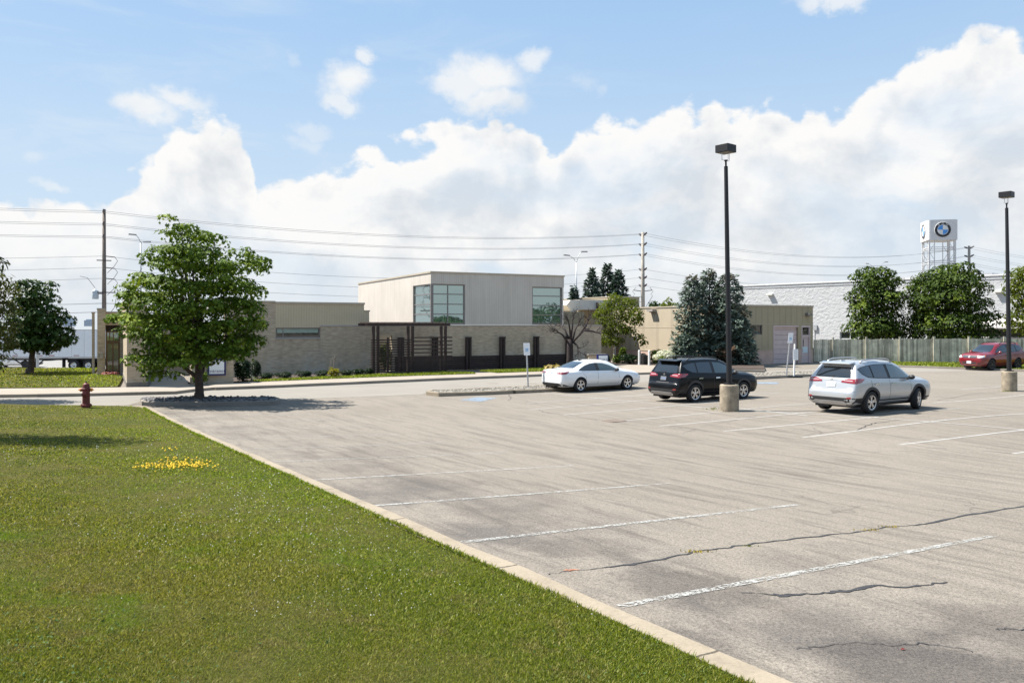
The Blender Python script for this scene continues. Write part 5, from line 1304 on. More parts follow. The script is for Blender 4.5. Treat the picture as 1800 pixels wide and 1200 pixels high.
for s in (-1, 1): mb = MB(); mb.lathe([(.10, -.03), (.10, .03)], 14, Matrix.Translation((s * .22, .25, .10)) @ Matrix.Rotation(rad(90), 4, 'Y')); mb.build('wheel', mRubber, BW)
# storm drain
q = P(1080, 740); CB = thing('storm_drain', 'square iron storm drain grate in the middle of the lot', 'drain', q, LOT)
mb = MB()
for k in range(7): mb.box((-.21 + k * .07, 0, .012), (.04, .44, .016))
for s in (-1, 1): mb.box((0, s * .235, .013), (.52, .04, .02)); mb.box((s * .26, 0, .013), (.04, .52, .018))
mb.build('grate', M_plain('rusty iron', (.20, .155, .125), .8, var=.3), CB)
mb = MB(); mb.box((0, 0, .003), (.5, .5, .004)); mb.build('pit', mTar, CB)

# gravel islands
mStoneD = M_plain('dark river stone', (.115, .11, .115), .8, var=.15, rand=.65); mStoneL = M_plain('pale river stone', (.24, .218, .185), .85, var=.15, rand=.30)
def island(name, poly, kmat, gmat, label, ns, size, seed, kh=.16):
    poly = [Vector((q[0], q[1])) for q in poly]
    kerb(name + '_kerb', [*poly, poly[0]], w=.17, h=kh, mat=kmat)
    sheet(name, poly, kh - .05, M_plain(name + ' bed', tuple(gmat[1][i] * .6 for i in range(3)), .95, var=.4, scale=14, world=True), res=1.0)
    R = np.random.default_rng(seed)
    xs = [q.x for q in poly]; ys = [q.y for q in poly]; V = []
    oct_ = np.array([(1, 0, 0), (0, 1, 0), (-1, 0, 0), (0, -1, 0), (0, 0, 1), (.6, .6, .6), (-.6, .6, .6), (-.6, -.6, .6), (.6, -.6, .6)])
    F3 = [(0, 1, 5), (1, 2, 6), (2, 3, 7), (3, 0, 8), (0, 5, 8), (1, 6, 5), (2, 7, 6), (3, 8, 7), (4, 5, 6), (4, 6, 7), (4, 7, 8), (4, 8, 5)]
    mb = MB(); c = 0
    def inside(x, y):
        r = False
        for i in range(len(poly)):
            a, b = poly[i], poly[i - 1]
            if (a.y > y) != (b.y > y) and x < (b.x - a.x) * (y - a.y) / (b.y - a.y) + a.x: r = not r
        return r
    while c < ns:
        x, y = R.uniform(min(xs), max(xs)), R.uniform(min(ys), max(ys))
        if not inside(x, y): continue
        s = size * R.uniform(.5, 1.3); a = R.uniform(0, 6.28); sc = np.array([R.uniform(.7, 1.3), R.uniform(.7, 1.3), R.uniform(.5, 1.0)]) * s
        v = oct_ * sc; ca, sa = math.cos(a), math.sin(a); z = g(x, y) + kh - .06 + R.uniform(0, size * .8)
        mb.add([(x + p[0] * ca - p[1] * sa, y + p[0] * sa + p[1] * ca, z + p[2]) for p in v], F3); c += 1
    o = mb.build(name + '_gravel', gmat[0], None, fix=False); o['kind'] = 'stuff'; tag(o, label, 'gravel')
isl1 = pxpoly([(254, 713), (300, 713.5), (400, 712.5), (484, 711.2), (487, 706.5), (480, 704.2), (400, 704), (300, 704.5), (250, 706)], .0)
island('tree_island', isl1, mKerbG, (mStoneD, (.09, .085, .09)), 'dark grey stones on the kerbed island around the maple trunk', 900, .075, 3)
isl2 = pxpoly([(752, 694), (772, 696.5), (850, 694), (960, 688.8), (1090, 679.5), (1100, 676), (1085, 674.5), (960, 681.5), (850, 687.5), (790, 689.5), (760, 691)], .0)
island('gravel_island', isl2, mKerb, (mStoneL, (.36, .33, .28)), 'pale stones on the long kerbed island left of the white sedan', 1700, .048, 4)
isl3 = pxpoly([(1296, 668.5), (1328, 666.5), (1440, 661), (1560, 655), (1562, 651.5), (1440, 655.5), (1330, 659.5), (1296, 662)], .0)
island('gravel_island', isl3, mKerbG, (mStoneL, (.36, .33, .28)), 'pale stones on the kerbed island in front of the garage', 1700, .05, 5)

# ================================================================== FENCE
FA = P(1430, 634.5, .1); FB = P(1692, 637, .1)
fdir = Vector((FB.x - FA.x, FB.y - FA.y, 0)).normalized(); FF = Face(FA, fdir)
FEN = thing('wooden_fence', 'long weathered grey board fence behind the lot', 'fence', FF.p(0, 0, 0))
mFenceW = M_plain('weathered grey boards', (.50, .465, .37), .95, var=.30, scale=2.2, rand=.42, bump=.5)
mb = MB(); L = 32.0; x = 0.0; R = np.random.default_rng(11)
while x < L:
    w = .138; h = 1.80 + .12 * min(1, x / 10) + R.uniform(-.025, .025); d = R.uniform(0, .02)
    FF.box(mb, x, x + w, -.022 - d, -d, .05 + g(FF.p(x, 0, 0).x, FF.p(x, 0, 0).y), h); x += w + R.uniform(.004, .014)
mb.build('board', mFenceW, FEN, world=True)
mb = MB(); FF.box(mb, 0, L, -.12, -.05, .4, .49); FF.box(mb, 0, L, -.12, -.05, 1.4, 1.49); mb.build('rail', mFenceW, FEN, world=True)
x = 1.4
while x < L:
    mb = MB(); FF.box(mb, x, x + .11, .002, .10, 0, 1.93 + .12 * min(1, x / 10)); FF.box(mb, x - .02, x + .13, -.01, .12, 1.932 + .12 * min(1, x / 10), 1.97 + .12 * min(1, x / 10)); mb.build('post', mFenceW, FEN, world=True); x += 2.42

# ================================================================== WAREHOUSE
wa = PD(1255, 600, 108); wb_ = PD(1800, 600, 80); wa.z = wb_.z = 0
wu = (wb_ - wa).normalized(); FWH = Face(wa, wu)
WH = thing('white_warehouse', 'large white painted rough block warehouse behind the wooden fence', 'warehouse', FWH.p(0, 0, 0))
def M_block():
    m, T = newmat('white rough block'); b, _ = pbsdf(T)
    p = T.new('ShaderNodeNewGeometry').outputs['Position']
    u = T.vmath('DOT_PRODUCT', p, tuple(wu), 1); z = T.sep(p)[2]
    v = T.comb(u, z, 0.0)
    rock = T.noise(T.scalev(v, (1.6, 2.4, 1)), 1.3, 6, .6, .6)
    T.put(b.inputs['Base Color'], T.mix(T.maprange(rock, .3, .7), (.40, .405, .412), (.46, .465, .47))); b.inputs['Roughness'].default_value = .85
    T.put(b.inputs['Normal'], T.bump(rock, .8, .12)); return m
mBlock = M_block(); HW = 8.0; LW_ = 60.0
aw0, aw1 = FWH.a_of(1476), FWH.a_of(1505); av0, av1 = FWH.a_of(1744), FWH.a_of(1800)
hw = [(aw0, aw1, FWH.z_of(1480, 596), FWH.z_of(1480, 583)), (FWH.a_of(1525), FWH.a_of(1590), FWH.z_of(1540, 596), FWH.z_of(1540, 581)), (av0 - 2, av1 + 3, FWH.z_of(1760, 594), FWH.z_of(1760, 577))]
mb = MB(); FWH.wall(mb, 0, LW_, 0, HW, .4, hw); mb.build('block_wall', mBlock, WH, world=True)
mb = MB(); FWH.box(mb, 0, LW_, -.5, .10, HW + .003, HW + .16); FWH.box(mb, 0, LW_, .001, .06, HW - .32, HW - .26); mb.build('roof_edge', M_plain('white metal edge', (.66, .66, .66), .5), WH, world=True)
FWE2 = Face(FWH.p(0, -.4, 0) + -FWH.n * 29.6, FWH.n); mb = MB(); FWE2.wall(mb, 0, 29.6, 0, HW, .4); mb.build('end_wall', mBlock, WH, world=True)
mb = MB(); FWH.box(mb, .41, LW_, -30, -.41, HW - .6, HW - .5); mb.build('roof', mRoof, WH, world=True)
for k, h in enumerate(hw): FWH.window(WH, *h, cols=[h[0] + (h[1] - h[0]) * q for q in ((.6,) if k == 0 else (.33, .66))], fw=.10, depth=.2, glass=mDarkGl, frame=M_plain('grey frame', (.45, .45, .44), .5))
mb = MB(); za, zb2 = FWH.z_of(1760, 576), FWH.z_of(1760, 560); n = 10
for k in range(n):
    t0, t1 = k / n, (k + 1) / n
    d0, d1 = 1.6 * t0, 1.6 * t1; zA, zB = zb2 + (za - zb2) * t0, zb2 + (za - zb2) * t1
    mb.hexa([FWH.p(av0 - 1, d0 + .005, zA - .05), FWH.p(av1 + 4, d0 + .005, zA - .05), FWH.p(av1 + 4, d1 - .02, zB - .05), FWH.p(av0 - 1, d1 - .02, zB - .05), FWH.p(av0 - 1, d0 + .005, zA), FWH.p(av1 + 4, d0 + .005, zA), FWH.p(av1 + 4, d1 - .02, zB), FWH.p(av0 - 1, d1 - .02, zB)])
mb.build('awning', M_plain('grey metal awning', (.36, .34, .33), .5, metal=.3, rand=.15), WH, world=True)
for px, py in ((1757, 514), (1355, 519)): wall_lamp(FWH, px, py, .75).build('wall_lamp', M_plain('pale lamp housing', (.62, .62, .58), .5), WH, world=True)
mb = MB(); a0, a1 = FWH.a_of(1430.5), FWH.a_of(1437); FWH.box(mb, a0, a1, .002, .18, FWH.z_of(1433, 580), FWH.z_of(1433, 571)); mb.build('utility_box', mGalvP, WH, world=True)
mb = MB(); a0 = FWH.a_of(1432); FWH.box(mb, a0, a0 + .05, .002, .06, 0, FWH.z_of(1433, 581)); mb.build('conduit', mGalvP, WH, world=True)
# rooftop units on the warehouse
def roof_unit(name, label, cat, pxa, pxb, pyt, Y, dep, pipe=None, mat=None, zb=HW - .5):
    o = PD(pxa, 500, Y); fc = Face(o, wu); b = fc.a_of(pxb); r = thing(name, label, cat, Vector((o.x, o.y, zb)))
    mb = MB(); fc.box(mb, 0, b, -dep, 0, zb, fc.z_of(pxa, pyt)); mb.build('casing', mat or mGalvP, r, world=True)
    mb = MB()
    for k in range(4): fc.box(mb, b * .1, b * .9, .002, .03, zb + .5 + k * .18, zb + .6 + k * .18)
    mb.build('louvre', mFrame, r, world=True)
    if pipe:
        p = PD(pipe[0], 500, Y + 1); t = PD(pipe[0], pipe[1], Y + 1).z
        mb = MB(); mb.tube([(p.x, p.y, zb), (p.x, p.y, t - .5), (p.x - .1, p.y, t - .15), (p.x - .4, p.y, t), (p.x - .75, p.y, t - .1), (p.x - .85, p.y, t - .45)], .22, 10); mb.build('exhaust_pipe', mFrame, r, world=True, smooth=True)
roof_unit('rooftop_unit', 'grey rooftop unit with a hooked exhaust pipe on the white warehouse', 'rooftop unit', 1724, 1744, 480.5, 92, 2.5, (1722, 475.5))
roof_unit('rooftop_unit', 'low grey rooftop housing left of the white sign tower on the warehouse', 'rooftop unit', 1560, 1640, 486.5, 103, 5, None, M_plain('grey roof housing', (.42, .43, .45), .6))
# white roundel sign tower
ST = PD(1650, 500, 150); ST.z = 0
TW = thing('sign_tower', 'white lattice tower carrying a white box sign with round black and blue emblem', 'sign tower', ST, rad(-13))
mWt = M_plain('white tower paint', (.56, .56, .57), .5, var=.05)
zt_, zb_ = 3 + (570 - 389) / 1400 * 150, 3 + (570 - 424) / 1400 * 150
hw_ = 2.55
mb = MB(); mb.box((0, 0, (zt_ + zb_) / 2), (hw_ * 2 - .9, hw_ * 2, zt_ - zb_)); mb.box((-hw_ + .2, 0, (zt_ + zb_) / 2), (.5, hw_ * 2 - .9, zt_ - zb_ - .01)); mb.box((hw_ - .2, 0, (zt_ + zb_) / 2), (.5, hw_ * 2 - .9, zt_ - zb_ - .01))
for sx in (-1, 1):
    for sy in (-1, 1): mb.lathe([(.42, zb_ + .02), (.42, zt_ - .02)], 12, Matrix.Translation((sx * (hw_ - .42), sy * (hw_ - .42), 0)))
mb.build('sign_box', mWt, TW)
for sx in (-1, 1):
    for sy in (-1, 1):
        mb = MB()
        for (dx, dy) in ((0, 0), (-sx * .9, 0), (0, -sy * .9)): mb.bar((sx * (hw_ - .35) + dx, sy * (hw_ - .35) + dy, 0), (sx * (hw_ - .35) + dx, sy * (hw_ - .35) + dy, zb_), .24 if dx == dy == 0 else .12)
        z = 6.0; k = 0
        while z < zb_ - .8:
            for (ax, ay) in ((-sx * .9, 0), (0, -sy * .9)):
                a = Vector((sx * (hw_ - .35), sy * (hw_ - .35), z)); b = a + Vector((ax, ay, 1.5)); c = a + Vector((ax, ay, 0))
                mb.bar(a if k % 2 else Vector((c.x, c.y, z)), b if k % 2 else Vector((a.x, a.y, z + 1.5)), .07)
            z += 1.5; k += 1
        mb.build('leg', mWt, TW)
mb = MB(); z = zb_ - 1.3
while z > 6:
    q = hw_ - .35
    for a, b in (((-q, -q), (q, -q)), ((q, -q), (q, q)), ((q, q), (-q, q)), ((-q, q), (-q, -q))):
        mb.bar((*a, z), (*b, z), .12); mb.bar((*a, z - .35), (*b, z - .35), .09)
    z -= 2.6; mb.build('cross_brace', mWt, TW); mb = MB()
mNavy = M_plain('black emblem ring', (.012, .012, .018), .35); mSky = M_plain('emblem blue', (.06, .25, .60), .4); mPale = M_plain('emblem silver white', (.66, .66, .65), .4)
def emblem(M):
    e = bpy.data.objects.new('emblem', None); COL.objects.link(e); e.parent = TW; e.matrix_local = M; e.empty_display_size = .5
    mb = MB(); mb.lathe([(0, 0), (1.40, 0), (1.40, .05), (1.36, .07), (.90, .07), (.90, .05), (0, .05)], 48, cap=False); mb.build('ring', mNavy, e)
    mb = MB(); mb.lathe([(.86, .07), (.90, .09), (.94, .07)], 48, cap=False); mb.lathe([(1.37, .06), (1.40, .085), (1.43, .0)], 48, cap=False); mb.build('ring_edge', mPale, e)
    for k in range(4):
        A = np.linspace(k * math.pi / 2, (k + 1) * math.pi / 2, 13)
        mb = MB(); mb.prism([(0, 0)] + [(.86 * math.cos(a), .86 * math.sin(a)) for a in A], .03, Matrix.Translation((0, 0, .052))); mb.build('quadrant', mSky if k in (1, 3) else mPale, e)
    for ch, a in (('B', 38), ('M', 0), ('W', -38)):
        text(ch, .50, mPale, e, Matrix.Rotation(rad(a), 4, 'Z') @ Matrix.Translation((0, 1.14, .072)), .01, 'letter')
zc = (zt_ + zb_) / 2
emblem(Matrix.Translation((0, -hw_ - .005, zc)) @ Matrix.Rotation(rad(90), 4, 'X'))
emblem(Matrix.Translation((-hw_ + .2 - .255, 0, zc)) @ Matrix.Rotation(rad(-90), 4, 'Z') @ Matrix.Rotation(rad(90), 4, 'X'))

# ================================================================== POWER LINE
mPole = M_plain('grey concrete pole', (.34, .31, .27), .9, var=.15); mPoleD = M_plain('brown wooden pole', (.165, .135, .115), .9, var=.2, scale=2)
mIns = M_plain('dark insulator', (.06, .05, .055), .4); mWire = M_plain('grey overhead wire', (.20, .205, .215), .6)
Q0 = Vector(((183 - CX) / F * 85, 85, 0)); Q1 = Vector(((1130 - CX) / F * 115, 115, 0)); Q2 = Vector(((1703.5 - CX) / F * 150, 150, 0))
ldir = (Q1 - Q0).normalized(); lperp = Vector((-ldir.y, ldir.x, 0))
Qm = Q0 - ldir * 70; Qp = Q2 + ldir * 75
def zpx(py, Y): return CAMZ + (HZ - py) / F * Y
HV = [[zpx(y, 85) for y in (372.5, 394.5, 416.5)], [zpx(y, 115) for y in (411.5, 429, 447)], [zpx(y, 150) for y in (434.5, 449.5, 463.5)]]
MV = [[zpx(y, 85) for y in (450, 470, 489)], [zpx(y, 115) for y in (473, 487.5, 501.5)], [zpx(y, 150) for y in (480, 490, 500)]]
def make_pole(name, label, q, top, mat, levels, r0, r1, arms=True):
    r = thing(name, label, 'utility pole', q)
    mb = MB(); mb.tube([(0, 0, -1.5 if q.x < -25 else -.2), (0, 0, top * .5), (0, 0, top)], [r0, (r0 + r1) / 2, r1], 12); mb.build('pole', mat, r, smooth=True)
    for z in levels:
        for s in (-1, 1):
            mb = MB(); p = lperp * s
            mb.tube([Vector((0, 0, z - .22)) + p * r1 * .9, Vector((0, 0, z - .05)) + p * .55, Vector((0, 0, z + .12)) + p * .95], [.07, .17, .09], 8); mb.build('insulator', mIns, r)
    return r
PL = make_pole('utility_pole', 'weathered brown utility pole rising behind the entrance piers', Q0, zpx(368, 85), mPoleD, HV[0], .25, .16)
PM = make_pole('utility_pole', 'pale concrete utility pole with six insulator levels beside the spruces', Q1, zpx(408, 115), mPole, HV[1] + MV[1], .36, .20)
PR = make_pole('utility_pole', 'pale utility pole with dark insulators just beside the white sign tower', Q2, zpx(432, 150), mPole, HV[2], .34, .22)
# transformer and hardware
mb = MB(); mb.lathe([(.0, 0), (.30, .02), (.32, .06), (.32, .85), (.28, .92), (.1, .97), (.06, 1.2), (0, 1.2)], 16, Matrix.Translation((-.75, -.35, zpx(526, 85)))); mb.build('transformer', M_plain('grey transformer', (.40, .44, .47), .5), PL, smooth=True)
mb = MB()
for z, s in ((zpx(514, 85), 1.1), (zpx(458, 85), .7)): mb.bar(Vector((0, 0, z)) - lperp * .2 - ldir * s, Vector((0, 0, z)) - lperp * .2 + ldir * s, .10)
mb.bar((0, -.2, zpx(516, 85)), (-.75, -.35, zpx(516, 85)), .12)
for z in (zpx(450, 85), zpx(470, 85), zpx(489, 85)): mb.bar((0, 0, z), (1.0, .3, z - .1), .09); mb.tube([(1.0, .3, z - .1), (1.25, .4, z - .5), (.9, .3, z - 1.1), (.3, .1, z - 1.8)], .025, 5)
mb.tube([(.9, .2, zpx(514, 85)), (1.3, .3, zpx(510, 85)), (1.0, .2, zpx(540, 85)), (.2, 0, zpx(560, 85))], .025, 5); mb.tube([(.25, 0, zpx(560, 85)), (3.5, 1.2, zpx(470, 85))], .02, 4); mb.tube([(-.75, -.35, zpx(507, 85)), (-1.5, -.5, zpx(489, 85)), (-2.2, -.7, zpx(486, 85))], .025, 5)
mb.build('bracket', mIns, PL)
mb = MB()
for s in (-1, 1):
    mb.tube([(s * 1.0, 0, zpx(505, 115)), (s * 1.5, 0, zpx(512, 115)), (s * 1.15, 0, zpx(517, 115)), (s * 1.4, 0, zpx(520, 115)), (s * .4, 0, zpx(540, 115))], .03, 5); mb.bar((0, 0, zpx(512, 115)), (s * 1.3, 0, zpx(510, 115)), .1)
mb.build('bracket', mIns, PM)
def wire(name, label, spans, group, rr=.019):
    mb = MB()
    for a, b, sag in spans:
        pts = [a.lerp(b, t) - Vector((0, 0, 4 * sag * t * (1 - t))) for t in np.linspace(0, 1, 21)]
        mb.tube(pts, rr, 5, False)
    o = mb.build(name, mWire); tag(o, label, 'power line', group)
    return o
names = ['topmost', 'second highest', 'third highest']
for k in range(3):
    for s in (-1, 1):
        of = lperp * (s * .75)
        pts = [Qm + Vector((0, 0, HV[0][k] + .9)) + of, Q0 + Vector((0, 0, HV[0][k])) + of, Q1 + Vector((0, 0, HV[1][k])) + of, Q2 + Vector((0, 0, HV[2][k])) + of, Qp + Vector((0, 0, HV[2][k] + 1)) + of]
        wire('power_line', 'one of the two %s grey wires strung across all the utility poles' % names[k], list(zip(pts[:-1], pts[1:], (.9, 1.5, 2.6, 2.2))), 'overhead wire pair, %s level' % names[k])
for k in range(3):
    pts = [Qm + Vector((0, 0, MV[0][k] - .2)), Q0 + Vector((0, 0, MV[0][k])), Q1 + Vector((0, 0, MV[1][k])), Q2 + Vector((0, 0, MV[2][k])), Qp + Vector((0, 0, MV[2][k]))]
    wire('power_line', 'single grey wire, %s of the lower three on the brown pole' % ('highest', 'middle', 'lowest')[k], list(zip(pts[:-1], pts[1:], (1.2, 1.9, 2.6, 2.2))), 'lower overhead wires')
for k, (ya, zb3) in enumerate(((533, 5.0), (548, 4.3))):
    z = zpx(ya, 85); wire('cable_line', ('thin black cable crossing low behind the left maple', 'lowest thin cable running left above the street trailer')[k], [(Qm + Vector((0, 0, z)), Q0 + Vector((0, 0, z)), .8), (Q0 + Vector((0, 0, z)), Q1 + Vector((0, 0, zb3 + 2)), 1.0)], 'low cables', .03)
# street lights
def street_light(q, top, label, arms, hid=0):
    r = thing('street_light', label, 'street light', q, rad(28))
    mb = MB(); mb.tube([(0, 0, -1 if q.x < -25 else -.1), (0, 0, top * .6), (0, 0, top)], [.12, .09, .065], 10); mb.build('pole', mGalvP, r, smooth=True)
    for dx, dz in arms:
        mb = MB(); mb.tube([(0, 0, top - .2), (dx * .35, 0, top + dz * .45), (dx * .7, 0, top + dz * .85), (dx, 0, top + dz)], .035, 8); am = mb.build('arm', mGalvP, r, smooth=True)
        s = 1 if dx > 0 else -1
        mb = MB(); mb.hexa([(dx - s * .1, -.13, top + dz - .03), (dx + s * .75, -.16, top + dz - .0), (dx + s * .75, .16, top + dz), (dx - s * .1, .13, top + dz - .03), (dx - s * .1, -.08, top + dz + .09), (dx + s * .7, -.1, top + dz + .13), (dx + s * .7, .1, top + dz + .13), (dx - s * .1, .08, top + dz + .09)]); mb.build('luminaire', mFrame, am)
q = PD(247.5, 500, 92); q.z = 0; street_light(q, zpx(425, 92), 'grey street light behind the round maple, next to the brown pole', [(-.55, .75), (.35, -.05)])
q = PD(1013, 500, 98); q.z = 0; street_light(q, zpx(458, 98), 'grey twin arm street light beside the small spruce', [(-1.1, .55), (.85, 1.1)])
q = PD(1541, 500, 150); q.z = 0; street_light(q, zpx(474, 150), 'grey twin arm street light rising behind the warehouse roof', [(-2.4, 1.0), (2.4, 1.5)])
# traffic signal by the street
q = street_pt(66, 66); TS = thing('traffic_signal', 'grey traffic signal pole with yellow signal heads seen through the left maple', 'traffic signal', q)
mb = MB(); mb.tube([(0, 0, 0), (0, 0, 4.6)], .11, 10); mb.tube([(0, 0, 4.0), (-1.0, 0, 4.25)], .05, 6); mb.build('pole', mGalvP, TS)
mYel = M_plain('yellow signal housing', (.70, .36, .02), .5)
for x in (-.75, -.1, .25):
    mb = MB(); mb.box((x, -.2, 4.0), (.26, .22, .62)); h = mb.build('signal_head', mYel, TS)
    mb = MB()
    for z in (3.83, 4.0, 4.17): mb.lathe([(.075, 0), (.08, .02)], 10, Matrix.Translation((x, -.313, z)) @ Matrix.Rotation(rad(90), 4, 'X'))
    mb.build('lens', mIns, h)
# distant towers; the blue of far-off haze is mixed into their colours
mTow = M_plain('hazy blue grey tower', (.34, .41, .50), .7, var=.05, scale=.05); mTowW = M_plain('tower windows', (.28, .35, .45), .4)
for px0, px1, pyt, Y, lab in ((114, 129, 566, 1500, 'far blue grey tower block above the trailer roof'), (151, 162, 567, 1700, 'far blue grey tower block half hidden by the entrance piers')):
    o = PD(px0, 600, Y); w = (px1 - px0) / F * Y; zt2 = CAMZ + (HZ - pyt) / F * Y + 6; r = thing('tower_block', lab, 'tower block', Vector((o.x + w / 2, Y, -1)))
    mb = MB(); mb.box((0, 0, zt2 / 2), (w, 15, zt2)); mb.box((0, 0, zt2 + 1), (w * .6, 9, 2.5)); mb.build('facade', mTow, r)
    mb = MB()
    for k in range(5): mb.box((-w / 2 + w * (k + .5) / 5, -7.52, zt2 / 2), (w * .09, .1, zt2 * .92))
    mb.build('window_strip', mTowW, r)
# ================================================================== VEGETATION
def unit(v): return v / np.maximum(np.linalg.norm(v, axis=1, keepdims=True), 1e-9)
LEAF = {'diamond': np.array([(0, 0), (.34, .45), (0, 1.0), (-.34, .45)]),
        'maple': np.array([(0, 0), (.42, .08), (.28, .32), (.52, .62), (.14, .60), (0, 1.0), (-.14, .60), (-.52, .62), (-.28, .32), (-.42, .08)]),
        'needle': np.array([(-.12, 0), (.12, 0), (.10, .8), (0, 1.0), (-.10, .8)]),
        'blade': np.array([(-.5, 0), (.5, 0), (0, 1.0)]),
        'frond': np.array([(0, 0), (.16, .3), (.12, .8), (0, 1.0), (-.12, .8), (-.16, .3)])}
def leaf_mesh(name, C, N, S, tmpl, mat, parent, R, droop=0.0, T=None):
    t = LEAF[tmpl]; k = len(t); n = len(C)
    if T is None: T = R.normal(size=(n, 3))
    N = unit(N); B = unit(np.cross(N, T)); A = np.cross(B, N)
    if droop: A = unit(A + np.array([0, 0, -droop]))
    V = C[:, None, :] + (t[None, :, 0, None] * B[:, None, :] + t[None, :, 1, None] * A[:, None, :]) * S[:, None, None]
    curl = (np.abs(t[:, 0]) * .5)[None, :, None] * N[:, None, :] * S[:, None, None]
    V = V + curl
    return mesh_soup(name, V.reshape(-1, 3), k, mat, parent)
def lobes_points(lobes, cov, R, shell=.55, up=.45, leaf=.2):
    C, N = [], []
    for (x, y, z, rx, ry, rz) in lobes:
        n = max(6, int(cov * 2.2 * (rx * ry + ry * rz + rx * rz) / leaf ** 2))
        d = unit(R.normal(size=(n, 3)) + np.array([0, 0, up])); r = (shell + (1.06 - shell) * R.random(n) ** .6)[:, None]
        C.append(np.array([x, y, z]) + d * r * np.array([rx, ry, rz])); N.append(unit(d * .95 + np.array([0, 0, .5]) + R.normal(size=(n, 3)) * .36))
    return np.vstack(C), np.vstack(N)
def limb(mb, a, b, r0, r1, wob, R, n=6, seg=7):
    a = np.array(a, float); b = np.array(b, float); pts = []
    off = R.normal(size=3) * wob
    for i in range(n + 1):
        t = i / n; p = a + (b - a) * t + off * math.sin(math.pi * t) + R.normal(size=3) * wob * .18 * (0 < i < n); pts.append(tuple(p))
    mb.tube(pts, [r0 + (r1 - r0) * i / n for i in range(n + 1)], seg)
    return pts
mBark = M_plain('grey brown bark', (.075, .055, .045), .95, var=.4, scale=7, bump=1.0); mBarkPale = M_plain('pale birch bark', (.45, .41, .36), .85, var=.3, scale=5, bump=.4)
mMaple = M_leaf('maple leaf', (.055, .112, .009), (.155, .225, .022), .18, .6, patch=((.23, .29, .035), .85, .53, .70))
mMaple2 = M_leaf('dark maple leaf', (.024, .056, .010), (.055, .098, .018), .14, .5)
mMaple3 = M_leaf('fence maple leaf', (.026, .054, .008), (.070, .110, .014), .13, .6, patch=((.12, .165, .02), .8, .53, .68))
mLocust = M_leaf('locust leaf', (.060, .070, .020), (.115, .120, .032), .35, .5)
mBirch = M_leaf('birch leaf', (.075, .115, .014), (.150, .170, .022), .45, .45)
mSpruceL = M_leaf('blue spruce needle', (.080, .120, .094), (.20, .25, .205), .10, .6, patch=((.10, .058, .035), .55, .55, .68))
mSpruceD = M_leaf('far spruce needle', (.036, .066, .050), (.085, .120, .096), .12, .6)
mShrubD = M_leaf('dark shrub leaf', (.012, .026, .012), (.032, .058, .022), .2, .45)
mShrubY = M_leaf('yellow green leaf', (.22, .20, .015), (.36, .32, .03), .35, .5); mShrubG = M_leaf('bright shrub leaf', (.09, .15, .015), (.16, .22, .03), .35, .5); mHost = M_leaf('pale hosta leaf', (.16, .22, .12), (.30, .34, .24), .2, .5)
mBloom = M_leaf('creamy bloom', (.72, .72, .52), (.85, .85, .74), .15, .7)

def px_tree(name, label, cat, base, lobes_px, dens, leaf, tmpl, mat, seed, group=None, depth=.85, layers=3, trunk_r=.16, trunk_top=None, up=.45, bark=None, limbs=14, cx=None, wid=None, shell=.55, droop=.25, zsquash=1.0, parts=True):
    """a tree from its crown's clumps: outline clumps get real depth in several layers around the trunk"""
    R = np.random.default_rng(seed); Y0 = base.y; s = Y0 / F
    r = thing(name, label, cat, base, 0, group)
    xs = [p[0] for p in lobes_px]; cx = cx or (min(xs) + max(xs)) / 2; wid = wid or max(20, (max(p[0] + p[2] for p in lobes_px) - min(p[0] - p[2] for p in lobes_px)) / 2)
    L = []
    for (px, py, rx, ry) in lobes_px:
        e = math.sqrt(max(.05, 1 - ((px - cx) / wid) ** 2)) * wid * depth * s
        for k in range(layers):
            q = 0 if layers == 1 else (k / (layers - 1) * 2 - 1) * .72
            f = 1 - .22 * abs(q)
            X = (px - CX) * s + (-(px - cx) * s * .12 * abs(q)) + R.normal() * rx * s * .25 * abs(q); Z = CAMZ - (py - HZ) * s + R.normal() * ry * s * .35 * abs(q)
            L.append((X - base.x, q * e + R.normal() * .12 * e, Z - base.z, rx * s * f, rx * s * f * 1.0, ry * s * f * zsquash))
    C, N = lobes_points(L, dens, R, shell, up, leaf)
    leaf_mesh('crown', C, N, leaf * R.uniform(.6, 1.25, len(C)), tmpl, mat, r, R, droop)
    mb = MB(); zt = trunk_top or max(l[2] for l in L) * .8; top = (np.mean([l[0] for l in L]) * .5, 0, zt)
    tr = limb(mb, (0, 0, -.1), top, trunk_r, trunk_r * .25, .12, R, 10, 10)
    mb.lathe([(trunk_r * 1.55, -.08), (trunk_r * 1.25, .08), (trunk_r * 1.02, .30)], 10)
    for _ in range(limbs):
        l = L[R.integers(len(L))]; t = R.uniform(.28, .8); i = int(t * 10); p = tr[i]
        if l[2] > p[2] * .8: limb(mb, p, (l[0], l[1], l[2]), trunk_r * (1 - t) * .62 + .012, .012, .18, R)
    mb.build('trunk', bark or mBark, r, smooth=True)
    return r
